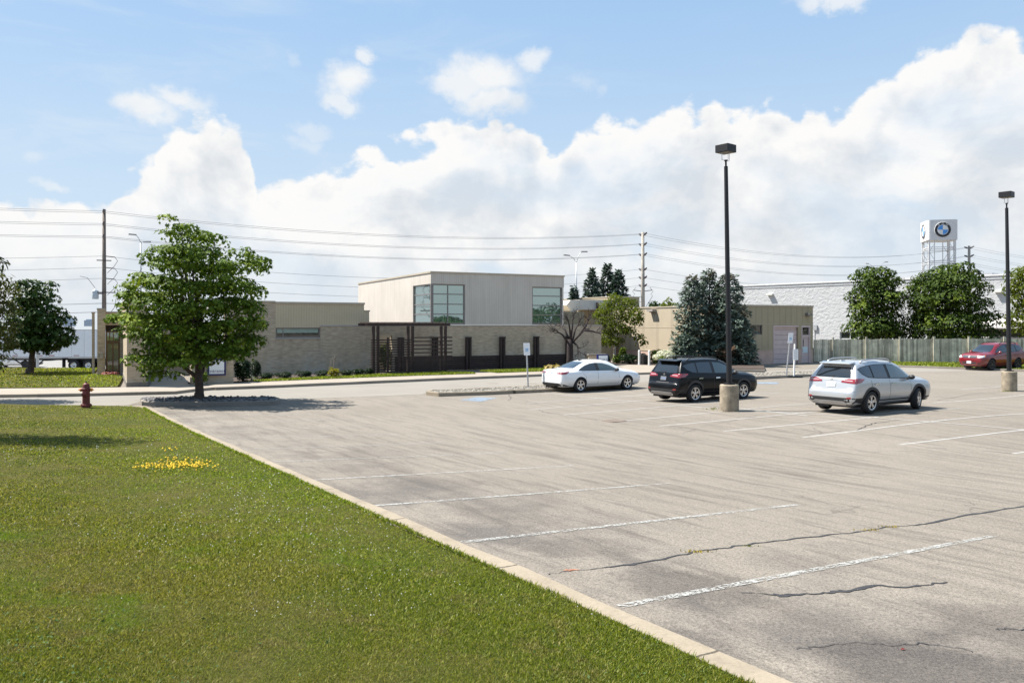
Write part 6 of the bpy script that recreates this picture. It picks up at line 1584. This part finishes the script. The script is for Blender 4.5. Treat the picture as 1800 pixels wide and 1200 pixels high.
# the round maple on the near island
maple_lobes = [(333, 404, 22, 12), (318, 422, 24, 14), (352, 416, 24, 14), (372, 424, 12, 10), (306, 446, 28, 14), (338, 444, 34, 18), (368, 450, 24, 14), (282, 462, 22, 13), (318, 472, 38, 18), (358, 476, 40, 20), (392, 470, 26, 15), (436, 446, 13, 13), (455, 462, 22, 13), (428, 470, 26, 15), (466, 476, 12, 9),
               (246, 502, 24, 13), (280, 498, 34, 16), (325, 508, 42, 20), (372, 510, 42, 20), (415, 500, 36, 18), (446, 512, 22, 16), (232, 520, 18, 11), (262, 528, 36, 17), (305, 540, 44, 20), (355, 545, 46, 22), (405, 540, 42, 21), (446, 545, 24, 18), (216, 540, 14, 9),
               (200, 558, 17, 6), (232, 560, 34, 13), (275, 566, 42, 19), (325, 578, 46, 22), (375, 582, 46, 22), (420, 575, 36, 20), (452, 568, 16, 14), (226, 584, 22, 12), (262, 596, 30, 17), (305, 606, 44, 20), (352, 615, 44, 20), (398, 612, 40, 20), (436, 604, 24, 18), (252, 622, 20, 13), (284, 634, 34, 16), (322, 632, 34, 13), (374, 628, 36, 13), (410, 620, 26, 13), (262, 650, 17, 11), (286, 658, 20, 9), (430, 625, 18, 12)]
mbase = P(350, 703.5, .10)
px_tree('maple_tree', 'round green maple tree standing on the dark gravel island', 'tree', mbase, maple_lobes, 1.85, .145, 'maple', mMaple, 21, depth=.72, trunk_r=.17, trunk_top=4.6, cx=345, wid=140, limbs=22, up=.6, shell=.5, droop=.35, zsquash=.86)
# left lawn maple and the two locusts at the edge
b = P(52, 656.5, .12)
px_tree('maple_tree', 'dark maple tree on the left lawn in front of the white trailer', 'tree', b, [(62, 502, 16, 11), (50, 514, 18, 13), (78, 512, 10, 8), (66, 530, 24, 15), (40, 540, 22, 16), (88, 548, 18, 13), (62, 558, 32, 17), (98, 566, 18, 10), (35, 572, 24, 15), (70, 582, 34, 16), (108, 585, 18, 10), (124, 597, 12, 6), (45, 598, 28, 13), (85, 602, 30, 12), (66, 614, 24, 8), (28, 606, 16, 10), (104, 604, 16, 7)], 2.2, .25, 'maple', mMaple2, 31, depth=.7, trunk_r=.19, trunk_top=4.2, cx=68, wid=62, limbs=14, droop=.3)
b = Vector((-21.6, 30.5, g(-21.6, 30.5) + .1))
px_tree('honey_locust', 'honey locust with feathery brownish green foliage in front of the dark lawn maple', 'tree', b, [(-8, 500, 30, 22), (4, 520, 22, 16), (10, 548, 20, 16), (14, 578, 20, 16), (8, 606, 20, 15), (-4, 628, 20, 10), (-20, 540, 34, 24), (-25, 590, 34, 24), (-70, 520, 50, 30), (-75, 585, 52, 32), (-60, 470, 46, 26), (-100, 430, 46, 28), (-140, 480, 50, 40), (-140, 560, 50, 40)], 2.6, .19, 'frond', mLocust, 41, depth=.7, trunk_r=.14, trunk_top=5, cx=-75, wid=105, limbs=16, droop=.6, shell=.3)
b = Vector((-12.7, 17.5, g(-12.7, 17.5) + .1))
px_tree('honey_locust', 'nearer honey locust, only drooping branch tips showing beside the sky', 'tree', b, [(2, 460, 14, 5), (-20, 452, 22, 9), (-80, 430, 45, 22), (-140, 380, 60, 34), (-110, 300, 55, 36), (-180, 260, 70, 44), (-140, 180, 60, 40), (-190, 330, 60, 50), (-200, 440, 60, 40), (-130, 480, 50, 26), (-14, 640, 16, 12), (-6, 652, 10, 8)], 2.2, .16, 'frond', mLocust, 43, depth=.7, trunk_r=.16, trunk_top=6.5, cx=-115, wid=120, limbs=16, droop=.7, shell=.3)
# trees behind the wooden fence
b = PD(1541, 600, 68.5); b.z = 0
px_tree('maple_tree', 'narrower dense maple behind the fence, left of the broad one', 'tree', b, [(1542, 482, 24, 12), (1520, 490, 16, 10), (1560, 494, 16, 10), (1540, 504, 36, 16), (1512, 520, 16, 14), (1566, 522, 14, 14), (1545, 530, 40, 18), (1508, 548, 18, 16), (1572, 552, 13, 16), (1545, 560, 42, 20), (1512, 576, 22, 14), (1570, 580, 16, 14), (1545, 590, 42, 16)], 2.9, .26, 'diamond', mMaple3, 51, depth=.9, trunk_r=.18, trunk_top=5.5, limbs=8)
b = PD(1665, 600, 66.0); b.z = 0
px_tree('maple_tree', 'broad dense maple hanging over the wooden fence under the sign tower', 'tree', b, [(1672, 474, 22, 11), (1648, 484, 26, 12), (1695, 488, 22, 12), (1625, 492, 12, 8), (1660, 502, 44, 18), (1628, 512, 22, 14), (1708, 508, 20, 14), (1645, 530, 46, 20), (1614, 536, 15, 15), (1695, 532, 34, 18), (1730, 540, 14, 12), (1624, 562, 22, 18), (1660, 562, 50, 22), (1710, 562, 30, 18), (1738, 556, 10, 8), (1612, 580, 12, 12), (1640, 592, 36, 15), (1690, 588, 38, 16), (1728, 580, 16, 12), (1665, 604, 26, 9)], 2.8, .26, 'diamond', mMaple3, 52, depth=.85, trunk_r=.22, trunk_top=6, limbs=10)
b = PD(1812, 600, 66); b.z = 0
px_tree('maple_tree', 'green maple behind the fence, cut by the photograph edge beside the second lamp post', 'tree', b, [(1800, 488, 20, 14), (1815, 478, 22, 14), (1795, 506, 18, 14), (1825, 510, 36, 22), (1792, 530, 16, 14), (1826, 545, 40, 22), (1790, 558, 14, 14), (1800, 578, 20, 14), (1840, 580, 40, 18)], 2.6, .28, 'diamond', mBirch, 53, depth=.9, trunk_r=.2, limbs=6)
# birch by the sunlit wall, and treetops behind the building
b = P(1078, 637.5, SW)
px_tree('birch_tree', 'yellow green birch with white trunks in front of the sunlit wall', 'tree', b, [(1080, 524, 14, 10), (1092, 530, 16, 10), (1066, 538, 16, 11), (1110, 536, 14, 11), (1085, 548, 22, 13), (1056, 552, 14, 11), (1118, 552, 14, 12), (1100, 562, 24, 12), (1066, 568, 20, 12), (1124, 566, 9, 9), (1085, 580, 24, 12), (1108, 584, 14, 10), (1062, 588, 16, 11), (1080, 600, 20, 8), (1126, 592, 10, 6), (1132, 604, 9, 6), (1060, 602, 10, 6), (1048, 556, 8, 7)], 1.7, .20, 'diamond', mBirch, 61, depth=.85, trunk_r=.11, trunk_top=4.6, bark=mBarkPale, limbs=10, shell=.4)
for lab, px, Y, lo, sd in (('dark leafy treetop rising behind the flat roof, left of the yellowish one', 1150, 96, [(1146, 540, 8, 8), (1158, 538, 9, 8), (1150, 534, 6, 5)], 62), ('yellowish treetop rising behind the flat roof beside the blue spruces', 1176, 94, [(1172, 534, 8, 7), (1182, 538, 9, 6), (1166, 539, 6, 6)], 63)):
    b = PD(px, 600, Y); b.z = 0; px_tree('leafy_tree', lab, 'tree', b, lo + [(px, 556, 16, 14), (px, 575, 16, 12)], 2.0, .35, 'diamond', mBirch if sd == 63 else mMaple2, sd, trunk_r=.15, limbs=4)

def spruce(name, label, base, H, Rb, n, mat, seed, group=None, power=.85, size=.34, base_h=.0, dens=1.0, tilt=.0):
    R = np.random.default_rng(seed); r = thing(name, label, 'tree', base, R.uniform(0, 6), group)
    C, N, T = [], [], []
    nb = int(n); 
    for k in range(nb):
        t = (k + R.random()) / nb; z = base_h + (H - base_h) * (t ** .9)
        rad_ = Rb * (1 - t) ** power * R.uniform(.62, 1.20) + .10; a = k * 2.399963 + R.normal() * .25
        d = np.array([math.cos(a), math.sin(a), 0]); m = max(4, int(rad_ / Rb * 34 * dens) + 5); u = R.random(m) ** .55
        lift = -.20 * u * rad_ + .20 * u * u * rad_ * (0.6 + t)
        p = np.array([0, 0, z]) + d[None] * (u * rad_)[:, None]; p[:, 2] += lift
        side = np.array([-d[1], d[0], 0]); w = (1 - .65 * u) * rad_ * .34 + .05
        p += side[None] * (R.uniform(-1, 1, m) * w)[:, None]; p[:, 2] += R.normal(size=m) * .07
        C.append(p); N.append(np.tile(np.array([0, 0, 1.0]) + d * .35, (m, 1)) + R.normal(size=(m, 3)) * .5); T.append(np.tile(d, (m, 1)) + R.normal(size=(m, 3)) * .55)
    C, N, T = np.vstack(C), unit(np.vstack(N)), unit(np.vstack(T)); n = len(C)
    t = LEAF['frond']; A = unit(T - N * np.sum(T * N, 1, keepdims=True)); B = np.cross(N, A); S = size * R.uniform(.6, 1.3, n)
    V = C[:, None] + (t[None, :, 0, None] * 1.25 * B[:, None] + t[None, :, 1, None] * A[:, None]) * S[:, None, None]
    mesh_soup('crown', V.reshape(-1, 3), len(t), mat, r)
    mb = MB(); mb.tube([(0, 0, -.1), (0, 0, H * .5), (0, 0, H * .97)], [Rb * .06 + .05, Rb * .035 + .03, .015], 8); mb.build('trunk', mBark, r, smooth=True)
    return r
def sp(label, px, pyb, pyt, rpx, Y, n, seed, mat=None, group=None, **k):
    s = Y / F; b = Vector(((px - CX) * s, Y, 0)); H = CAMZ - (pyt - HZ) * s
    return spruce('blue_spruce' if mat is None else 'spruce_tree', label, b, H, rpx * s, n, mat or mSpruceL, seed, group, **k)
sp('tall blue spruce in the middle of the clump, brown patches low inside', 1247, 0, 475, 44, 58.2, 210, 71, power=.52, size=.27)
sp('blue spruce on the left of the big clump beside the white hydrangea', 1216, 0, 486, 36, 57.2, 190, 72, power=.50, size=.26)
sp('dense blue spruce right of the clump, behind the near lamp post', 1280, 0, 481, 46, 57.4, 210, 73, power=.52, size=.27)
sp('low spreading blue spruce skirt in front of the clump, left side', 1203, 0, 588, 26, 56.2, 100, 74, power=.5, size=.25)
sp('low spreading blue spruce at the right foot of the clump', 1305, 0, 560, 24, 56.6, 110, 75, power=.5, size=.25)
sp('left dark spruce of the three behind the rooftop duct', 1041, 0, 474, 32, 92, 150, 76, mSpruceD, size=.45, base_h=1.5)
sp('tallest dark spruce of the three behind the rooftop duct', 1068, 0, 464, 36, 94, 160, 77, mSpruceD, size=.45, base_h=1.5)
sp('right dark spruce of the three, next to the pale utility pole', 1087, 0, 476, 34, 93, 150, 78, mSpruceD, size=.45, base_h=1.5)
sp('small dark spruce at the foot of the twin arm street light', 1009, 0, 504, 18, 90, 90, 79, mSpruceD, size=.4, base_h=1.5)

# bare pollarded tree by the brick wall
def dead_tree():
    R = np.random.default_rng(5); b = P(1002, 651, SW); r = thing('bare_tree', 'leafless dark tree with a thick stump trunk against the brick wall', 'tree', b)
    s = b.y / F; mb = MB(); tw = MB()
    def pt(px, py, d=0): return np.array([(px - CX) * s - b.x, d, CAMZ - (py - HZ) * s - b.z])
    mb.tube([tuple(pt(1002, 652)), tuple(pt(1002, 630)), tuple(pt(1002, 610)), tuple(pt(1002, 596))], [.27, .21, .20, .16], 12)
    mains = [((999, 602), (988, 588, -.3), (975, 580, -.5)), ((1001, 600), (994, 580, .3), (985, 572, .6)), ((1003, 600), (1006, 575, 0), (1007, 556, .1)), ((1006, 602), (1018, 588, -.4), (1026, 580, -.6)), ((1026, 580, -.6), (1040, 582, -.7), (1052, 586, -.8)), ((1006, 600), (1012, 580, .5), (1020, 566, .7)), ((1007, 600), (1014, 608, -.4), (1015, 612, -.5)), ((1004, 600), (1000, 574, -.5), (997, 562, -.7)), ((1018, 588, -.4), (1030, 572, -.1), (1034, 562, 0))]
    def branch(p, d, L, rr, depth):
        q = p + d * L; limb(tw if depth > 1 else mb, p, q, rr, rr * .5, L * .10, R, 4, 5)
        if depth < 5:
            for _ in range(2):
                nd = d + R.normal(size=3) * .55; nd[2] += .12; nd /= np.linalg.norm(nd); t = R.uniform(.45, 1.0)
                branch(p + d * L * t, nd, L * R.uniform(.55, .8), max(rr * .5, .006), depth + 1)
    for m in mains:
        q = [pt(*k) for k in m]; mb.tube([tuple(x) for x in q], [.075, .055, .032], 7)
        for i in range(4):
            t = R.uniform(.4, 1); p = q[1] + (q[2] - q[1]) * t; d = (q[2] - q[1]) / np.linalg.norm(q[2] - q[1]) + R.normal(size=3) * .6; d[2] += .15
            branch(p, d / np.linalg.norm(d), .42, .03, 2)
    mD = M_plain('dead grey bark', (.026, .018, .018), .95, var=.3, scale=6, bump=.8)
    mb.build('trunk', mD, r, smooth=True); tw.build('twig', mD, r, fix=False)
dead_tree()

def shrub(name, label, px, py, rx, ry, leaf, mat, seed, cat='shrub', group=None, n=7, dens=3.2, tmpl='diamond', off=SW, up=.6, stems=True, shell=.5, d=1.0):
    b = P(px, py, off); s = b.y / F; R = np.random.default_rng(seed); r = thing(name, label, cat, b, 0, group); L = []
    for k in range(n):
        a = R.uniform(0, 6.28); q = R.uniform(0, .62)
        L.append((math.cos(a) * q * rx * s, math.sin(a) * q * rx * s * d, ry * s * R.uniform(.7, 1.15), rx * s * R.uniform(.42, .6), rx * s * R.uniform(.42, .6) * d, ry * s * R.uniform(.7, .9)))
    C, N = lobes_points(L, dens, R, shell, up, leaf); C[:, 2] = np.maximum(C[:, 2], .02)
    leaf_mesh('foliage', C, N, leaf * R.uniform(.6, 1.3, len(C)), tmpl, mat, r, R, .1)
    if stems:
        mb = MB()
        for k in range(5): l = L[R.integers(len(L))]; limb(mb, (R.normal() * .05, R.normal() * .05, -.03), (l[0], l[1], l[2]), .02, .008, .03, R, 4, 5)
        mb.build('stem', mBark, r)
    return r
for i, (px, py, rx, lab) in enumerate(((468, 666.5, 16, 'low dark rounded shrub at the left end of the wall hedge'), (500, 665.5, 18, 'low dark shrub under the left end of the strip window'), (536, 663.5, 17, 'low dark shrub under the right end of the strip window'), (566, 662, 14, 'small dark shrub just left of the yellow bush'),
                                       (608, 660.5, 15, 'low dark shrub just right of the yellow bush'), (632, 659.3, 14, 'low dark shrub between the yellow bush and the pergola'), (650, 658.3, 11, 'small dark shrub touching the pergola corner post'))):
    shrub('low_shrub', lab, px, py, rx, 6.2, .07, mShrubD, 100 + i, group='dark hedge shrubs along the left brick wall', n=7)
shrub('yellow_bush', 'small golden yellow bush on the strip lawn before the brick wall', 585, 663.5, 13, 9.5, .11, mShrubY, 120, dens=2.2)
b = P(586, 661.8, SW); WT = thing('weeping_sapling', 'bare drooping grey sapling rising behind the golden yellow bush', 'sapling', b); R = np.random.default_rng(9); mb = MB(); mb.tube([(0, 0, -.05), (.02, 0, .6), (.05, .03, .98)], [.03, .025, .02], 6)
for k in range(16):
    a = R.uniform(0, 6.28); q = R.uniform(.12, .36); mb.tube([(.05, .03, .95), (.05 + math.cos(a) * q * .6, .03 + math.sin(a) * q * .6, 1.02 + R.uniform(-.05, .08)), (.05 + math.cos(a) * q, math.sin(a) * q, .55 + R.uniform(-.2, .2))], [.012, .010, .006], 4)
mb.build('stem', M_plain('grey twig', (.22, .19, .16), .9), WT)
shrub('dark_bush', 'large dark bush right of the blue entrance sign', 427, 671, 20, 22, .10, mShrubD, 121, n=10)
shrub('round_bush', 'round clipped dark bush against the left brick wall', 450, 666, 15, 17, .07, mShrubD, 122, n=6)
shrub('hosta_plant', 'pale leafy hosta between the dark bush and the hedge', 441, 670, 10, 5, .22, mHost, 123, cat='plant', n=4, dens=1.8, tmpl='frond')
shrub('flowering_shrub', 'bright green shrub with a few yellow flowers beside the maple trunk', 349, 677, 19, 12, .09, mShrubG, 124, n=8)
shrub('courtyard_shrub', 'bright yellow green shrub seen through the pergola slats', 677, 651, 12, 24, .14, mShrubG, 125, n=10)
shrub('ornamental_grass', 'straw yellow grass clump at the end of the strip lawn behind the sedan', 974, 652, 16, 4.5, .35, M_leaf('straw grass', (.36, .27, .10), (.55, .45, .2), .3, .6), 126, cat='plant', n=6, dens=5, tmpl='blade', up=1.2)
for i, (px, py, rx, ry, m, lab) in enumerate(((1066, 639, 10, 7, mShrubD, 'dark shrub beside the birch trunk, next to the chapel sign'), (1084, 639, 12, 8, mShrubG, 'light green shrub at the foot of the birch'), (1106, 640, 18, 9, mShrubD, 'wide dark shrub between the birch and the first bollard'), (1128, 637, 10, 9, mShrubD, 'dark shrub behind the litter bin'))):
    shrub('bed_shrub', lab, px, py, rx, ry, .12, m, 130 + i, group='shrubs in the birch bed', n=6)
sp('dwarf cone shaped conifer beside the birch trunk', 1095, 0, 613, 6, 62.6, 60, 140, mShrubG, size=.16)
shrub('round_green_shrub', 'rounded yellow green shrub behind the second bollard', 1152, 639, 17, 14, .11, mShrubG, 141, n=8)
HYs = shrub('hydrangea', 'white flowering hydrangea in front of the left blue spruce', 1170, 641.5, 20, 13, .13, mShrubG, 142, n=8, dens=2)
R = np.random.default_rng(77); C, N = [], []
s = HYs.location.y / F
for k in range(120):
    a = R.uniform(0, 6.28); e = R.uniform(.1, 1.45); c = np.array([math.cos(a) * math.cos(e) * 20 * s, math.sin(a) * math.cos(e) * 20 * s, 10 * s + math.sin(e) * 13 * s]); m = 26
    dd = unit(R.normal(size=(m, 3))); C.append(c + dd * .13); N.append(dd)
C, N = np.vstack(C), np.vstack(N); leaf_mesh('blossom', C, N, .10 * R.uniform(.7, 1.2, len(C)), 'diamond', mBloom, HYs, R)
PT = thing('plant_pot', 'black round plant pot in front of the hydrangea', 'plant pot', P(1163.5, 643.5, SW)); mb = MB(); mb.lathe([(.20, 0), (.28, .42), (.30, .44), (.30, .48), (.26, .48), (.25, .40), (0, .40)], 18); mb.build('pot', mBlackPl, PT, smooth=False)
R = np.random.default_rng(3); C, N = lobes_points([(0, 0, .5, .25, .25, .2)], 3, R, leaf=.09); leaf_mesh('plant', C, N, np.full(len(C), .09), 'diamond', mShrubG, PT, R)
# pink flowers by the glazed entrance
q = P(195, 659.5, SW); FL = thing('flower_bed', 'row of pink flowers before the glazed entrance', 'flowers', q); C, N = lobes_points([(x, 0, .10, .20, .15, .09) for x in (-.3, 0, .3)], 3, np.random.default_rng(8), leaf=.07); R = np.random.default_rng(8)
leaf_mesh('blossom', C, N, np.full(len(C), .07), 'diamond', M_leaf('pink petals', (.55, .16, .20), (.75, .40, .42), .3), FL, R)

# ------------------------------------------------------------------ grass blades, clover, dandelions
def gv(X, Y):
    gn = 1.13 - 0.0254 * X - 0.055 * Y; h = np.clip(.5 + .5 * gn / .3, 0, 1); z = gn * h + .3 * h * (1 - h)
    return z
def lawn_px(n, R, y0=712.5, y1=1215, x0=-260, x1=1360):
    px = R.uniform(x0, x1, n); py = R.uniform(y0, y1, n); k = (px - CX) / F; m = (py - HZ) / F; off = KH - .012
    Y = (CAMZ - off) / m
    for _ in range(50): Y = .5 * (Y + (CAMZ - off - gv(k * Y, Y)) / m)
    X = k * Y; s = (X - K0.x) * V2.x + (Y - K0.y) * V2.y
    ok = (s < -.235) & (Y < YEND - .05)
    return X[ok], Y[ok]
def M_blade():
    m, T = newmat('grass blade'); out = T.new('ShaderNodeOutputMaterial')
    gm = T.new('ShaderNodeNewGeometry'); p = gm.outputs['Position']; r = gm.outputs['Random Per Island']
    c = T.ramp(r, [(0, (.032, .052, .007)), (.22, (.068, .100, .010)), (.5, (.132, .166, .016)), (.8, (.215, .235, .030)), (.93, (.27, .25, .05)), (1, (.38, .32, .13))])
    ye = T.maprange(T.noise(p, .42, 5, .65), .40, .66, 0, 1, True)
    c = T.mix(T.math('MULTIPLY', ye, .60), c, T.ramp(r, [(0, (.065, .065, .012)), (.4, (.195, .170, .036)), (1, (.36, .29, .095))]))
    br = T.maprange(T.noise(p, 1.9, 5, .7), .52, .70, 0, .75, True)
    c = T.mix(br, c, T.ramp(r, [(0, (.07, .055, .022)), (1, (.34, .265, .125))]))
    lush = T.maprange(T.noise(T.vmath('ADD', p, (31, 7, 0)), .9, 4, .6), .56, .70, 0, .7, True)
    c = T.mix(lush, c, (.125, .205, .012))
    kd = T.math('SUBTRACT', T.vmath('DOT_PRODUCT', p, (V2.x, V2.y, 0), 1), Vector((K0.x, K0.y)).dot(V2))
    kb = T.math('MULTIPLY', T.maprange(T.math('ADD', kd, T.math('MULTIPLY', T.noise(p, .8, 4), 2.0)), -2.6, .3, 0, 1, True), T.maprange(T.sep(p)[1], 6, 11, .15, .62))
    c = T.mix(kb, c, T.ramp(r, [(0, (.07, .11, .008)), (.5, (.20, .27, .018)), (1, (.33, .37, .05))]))
    b = T.new('ShaderNodeBsdfPrincipled'); T.put(b.inputs['Base Color'], c); b.inputs['Roughness'].default_value = .55; b.inputs['Specular IOR Level'].default_value = .25
    t = T.new('ShaderNodeBsdfTranslucent'); T.put(t.inputs[0], T.mix(1.0, c, (1.2, 1.25, .6), 'MULTIPLY'))
    mx = T.new('ShaderNodeMixShader'); mx.inputs[0].default_value = .40; T.l.new(b.outputs[0], mx.inputs[1]); T.l.new(t.outputs[0], mx.inputs[2]); T.l.new(mx.outputs[0], out.inputs[0]); return m
mBlade = M_blade()
def blades(name, X, Y, Z, R, label, h=(.010, .028), wide=1.0):
    n = len(X); hgt = R.uniform(h[0], h[1], n) * (1 + .012 * np.maximum(Y - 6, 0)); w = .0035 * np.maximum(1.0, Y / 4.6) * R.uniform(.7, 1.6, n) * wide * 1.15; a = R.uniform(0, 6.28, n)
    base = np.stack([X, Y, Z], 1); sd = np.stack([np.cos(a), np.sin(a), np.zeros(n)], 1) * w[:, None]; ln = np.stack([R.normal(size=n) * .6, R.normal(size=n) * .6, np.ones(n)], 1) * hgt[:, None]
    V = np.stack([base - sd, base + sd, base + ln], 1)
    o = mesh_soup(name, V.reshape(-1, 3), 3, mBlade); o['kind'] = 'stuff'; tag(o, label, 'grass'); return o
R = np.random.default_rng(90); X, Y = lawn_px(760000, R)
bz = 0.018 * np.sin(X * 1.3 + Y * .7) * np.sin(Y * .9 - X * .4)
blades('grass', X, Y, gv(X, Y) + KH - .02 + bz, R, 'mown yellowish green grass of the near lawn')
# grass creeping over the kerb edge
sK = R.uniform(-2, SEND - 1, 9000); ed = -.245 + R.normal(size=9000) * .012 + .035 * np.clip(np.sin(sK * 3.1) * np.sin(sK * 1.27 + 1), 0, 1) ** 2; X = K0.x + U2.x * sK + V2.x * ed; Y = K0.y + U2.y * sK + V2.y * ed
blades('grass_edge', X, Y, gv(X, Y) + KH - .01, R, 'fringe of longer grass along the lawn kerb', (.02, .045))
def dots(name, X, Y, Z, rr, mat, label, cat, R):
    oct_ = np.array([(1, 0, 0), (0, 1, 0), (-1, 0, 0), (0, -1, 0), (0, 0, 1.0), (0, 0, -1.0)]); Fc = [(0, 1, 4), (1, 2, 4), (2, 3, 4), (3, 0, 4), (1, 0, 5), (2, 1, 5), (3, 2, 5), (0, 3, 5)]
    P0 = np.stack([X, Y, Z], 1); V = (P0[:, None, None, :] + oct_[np.array(Fc)][None] * rr[:, None, None, None]).reshape(-1, 3)
    o = mesh_soup(name, V, 3, mat); o['kind'] = 'stuff'; tag(o, label, cat)
mClover = M_plain('clover white', (.56, .56, .50), .8, var=.1); mYellowF = M_plain('yellow petals', (.70, .46, .015), .7, var=.15)
X, Y = lawn_px(5200, R, 735, 1090)
cl = np.sin(X * .9 + 1.0) * np.sin(Y * .55 + X * .3) + R.normal(size=len(X)) * .45 - .10 * np.abs(((X - K0.x) * V2.x + (Y - K0.y) * V2.y) + 2.2) + .35; ok = cl > .55; X, Y = X[ok], Y[ok]
dots('clover', X, Y, gv(X, Y) + KH + .02, R.uniform(.003, .0085, len(X)) * np.clip(Y / 9, .7, 1.5), mClover, 'scattered white clover heads in the near lawn', 'clover', R)
X, Y = lawn_px(5200, np.random.default_rng(301)); Rw = np.random.default_rng(302); n = len(X)
cw = np.sin(X * 1.1 + 2) * np.sin(Y * .8 - X * .5) + Rw.normal(size=n) * .5; ok = cw > .25; X, Y = X[ok], Y[ok]; n = len(X)
o = leaf_mesh('lawn_weeds', np.stack([X, Y, gv(X, Y) + KH + .008], 1), np.array([0, 0, 1.0]) + Rw.normal(size=(n, 3)) * .35, Rw.uniform(.012, .026, n), 'diamond', M_leaf('broad lawn weed', (.035, .085, .015), (.13, .20, .07), .15, .6), None, Rw); o['kind'] = 'stuff'; tag(o, 'broad leaved weeds scattered through the near lawn', 'weeds')
X, Y = [], []
for (x0, y0, sx, sy, n) in ((318, 818, 25, 4.8, 130), (285, 821, 22, 3.2, 46), (345, 818, 15, 2.8, 26), (245, 824, 10, 1.4, 12), (296, 792, 10, 1.4, 10)):
    for _ in range(n): q = P(R.normal(x0, sx), R.normal(y0, sy), KH); X.append(q.x); Y.append(q.y)
X, Y = np.array(X), np.array(Y)
dots('yellow_flowers', X, Y, gv(X, Y) + KH + .035, R.uniform(.010, .022, len(X)), mYellowF, 'patch of bright yellow flowers on the near lawn', 'flowers', R)
# far lawns: short tufts
def far_grass(name, polys, n, label, off, seed):
    R = np.random.default_rng(seed); XX, YY = [], []
    for pl in polys:
        pl = [(q[0], q[1]) for q in pl]; xs = [q[0] for q in pl]; ys = [q[1] for q in pl]; c = 0
        x = R.uniform(max(min(xs), -34), max(xs), n * 4); y = R.uniform(min(ys), max(ys), n * 4); ins = np.zeros(len(x), bool)
        for i in range(len(pl)):
            (ax, ay), (bx, by) = pl[i], pl[i - 1]; cnd = ((ay > y) != (by > y)) & (x < (bx - ax) * (y - ay) / (by - ay + 1e-12) + ax); ins ^= cnd
        XX.append(x[ins][:n]); YY.append(y[ins][:n])
    X, Y = np.concatenate(XX), np.concatenate(YY); Z = np.array([g(a, b) for a, b in zip(X, Y)]) + off
    blades(name, X, Y, Z, R, label, (.03, .06), 1.3)
far_grass('grass', [lawn_b], 14000, 'mown grass of the lawn behind the left pavement', SW, 1)
far_grass('grass', [pxpoly([(452, 671), (640, 663.5), (750, 659.6), (836, 657), (828, 655), (786, 653.8), (740, 655.5), (652, 659), (560, 663), (470, 667.5), (440, 669)], SW), pxpoly([(874, 655.4), (961, 652.2), (978, 650.5), (985, 646.5), (956, 647.3), (900, 649.5), (843, 652)], SW)], 9000, 'bright mown grass strips along the brick front', SW + .01, 2)
far_grass('grass', [pxpoly([(1442, 636.5), (1560, 640.8), (1700, 645.5), (1900, 652), (1900, 639), (1700, 636.5), (1442, 634.2)], .1)], 9000, 'grass verge at the foot of the wooden fence', .09, 4)
# weeds in the cracks and by the lamp base
mWeed = M_leaf('dry weed', (.30, .23, .05), (.46, .36, .10), .3); mWeedG = M_leaf('green weed', (.12, .16, .02), (.24, .26, .05), .3)
for i, (px, py, m, sz, lab) in enumerate(((1228, 970.5, mWeed, .10, 'dry yellow weed tuft in the long sealed crack, nearer the kerb'), (1526, 932, mWeed, .09, 'dry yellow weed tuft in the middle of the long sealed crack'), (1568, 926.5, mWeed, .08, 'smaller yellow weed tuft further along the long sealed crack'), (1318, 960, mWeedG, .06, 'thin greenish weed in the sealed crack between two yellow tufts'),
                                        (1253, 719, mWeedG, .22, 'green weed on the asphalt left of the near lamp base'), (1270, 722, mWeed, .18, 'yellow weed touching the near concrete lamp base'), (1768, 688, mWeedG, .2, 'green weed at the foot of the farther lamp base'))):
    b = P(px, py); r = thing('weed_tuft', lab, 'weed', b, 0, 'weeds growing in the asphalt'); R = np.random.default_rng(200 + i); n = 70
    d = unit(R.normal(size=(n, 3)) * np.array([1.6, .5, .3]) + np.array([0, 0, .25])); C = np.stack([R.normal(size=n) * sz * .8, R.normal(size=n) * sz * .18, np.full(n, .0)], 1)
    leaf_mesh('leaf', C, np.cross(d, R.normal(size=(n, 3))), sz * .35 * R.uniform(.5, 1.2, n), 'frond', m, r, R, T=np.cross(d, R.normal(size=(n, 3))))
q = P(1587, 1142); r = thing('dry_leaf', 'small curled red leaf lying on the near asphalt', 'leaf', q); mb = MB(); mb.add([(-.018, 0, .004), (0, -.012, .010), (.021, .002, .005), (.003, .013, .014)], [(0, 1, 2, 3)]); mb.build('leaf_blade', M_plain('red leaf', (.16, .02, .015), .6), r)
# trees behind the photographer, seen only in reflections
R = np.random.default_rng(66); L = []
for k in range(58):
    a = rad(52 + 258 * k / 57) ; d = 72 + R.uniform(-8, 14); h = R.uniform(2.6, 5.2)
    L.append((math.sin(a) * d, math.cos(a) * d, h * .55 + 1, R.uniform(4, 6), R.uniform(4, 6), h * .6))
C, N = lobes_points(L, 2.6, R, .7, .4, .5); o = leaf_mesh('treeline', C, N, .5 * R.uniform(.6, 1.3, len(C)), 'diamond', mMaple2, None, R); o['kind'] = 'stuff'; tag(o, 'belt of trees across the road behind the viewer', 'trees')
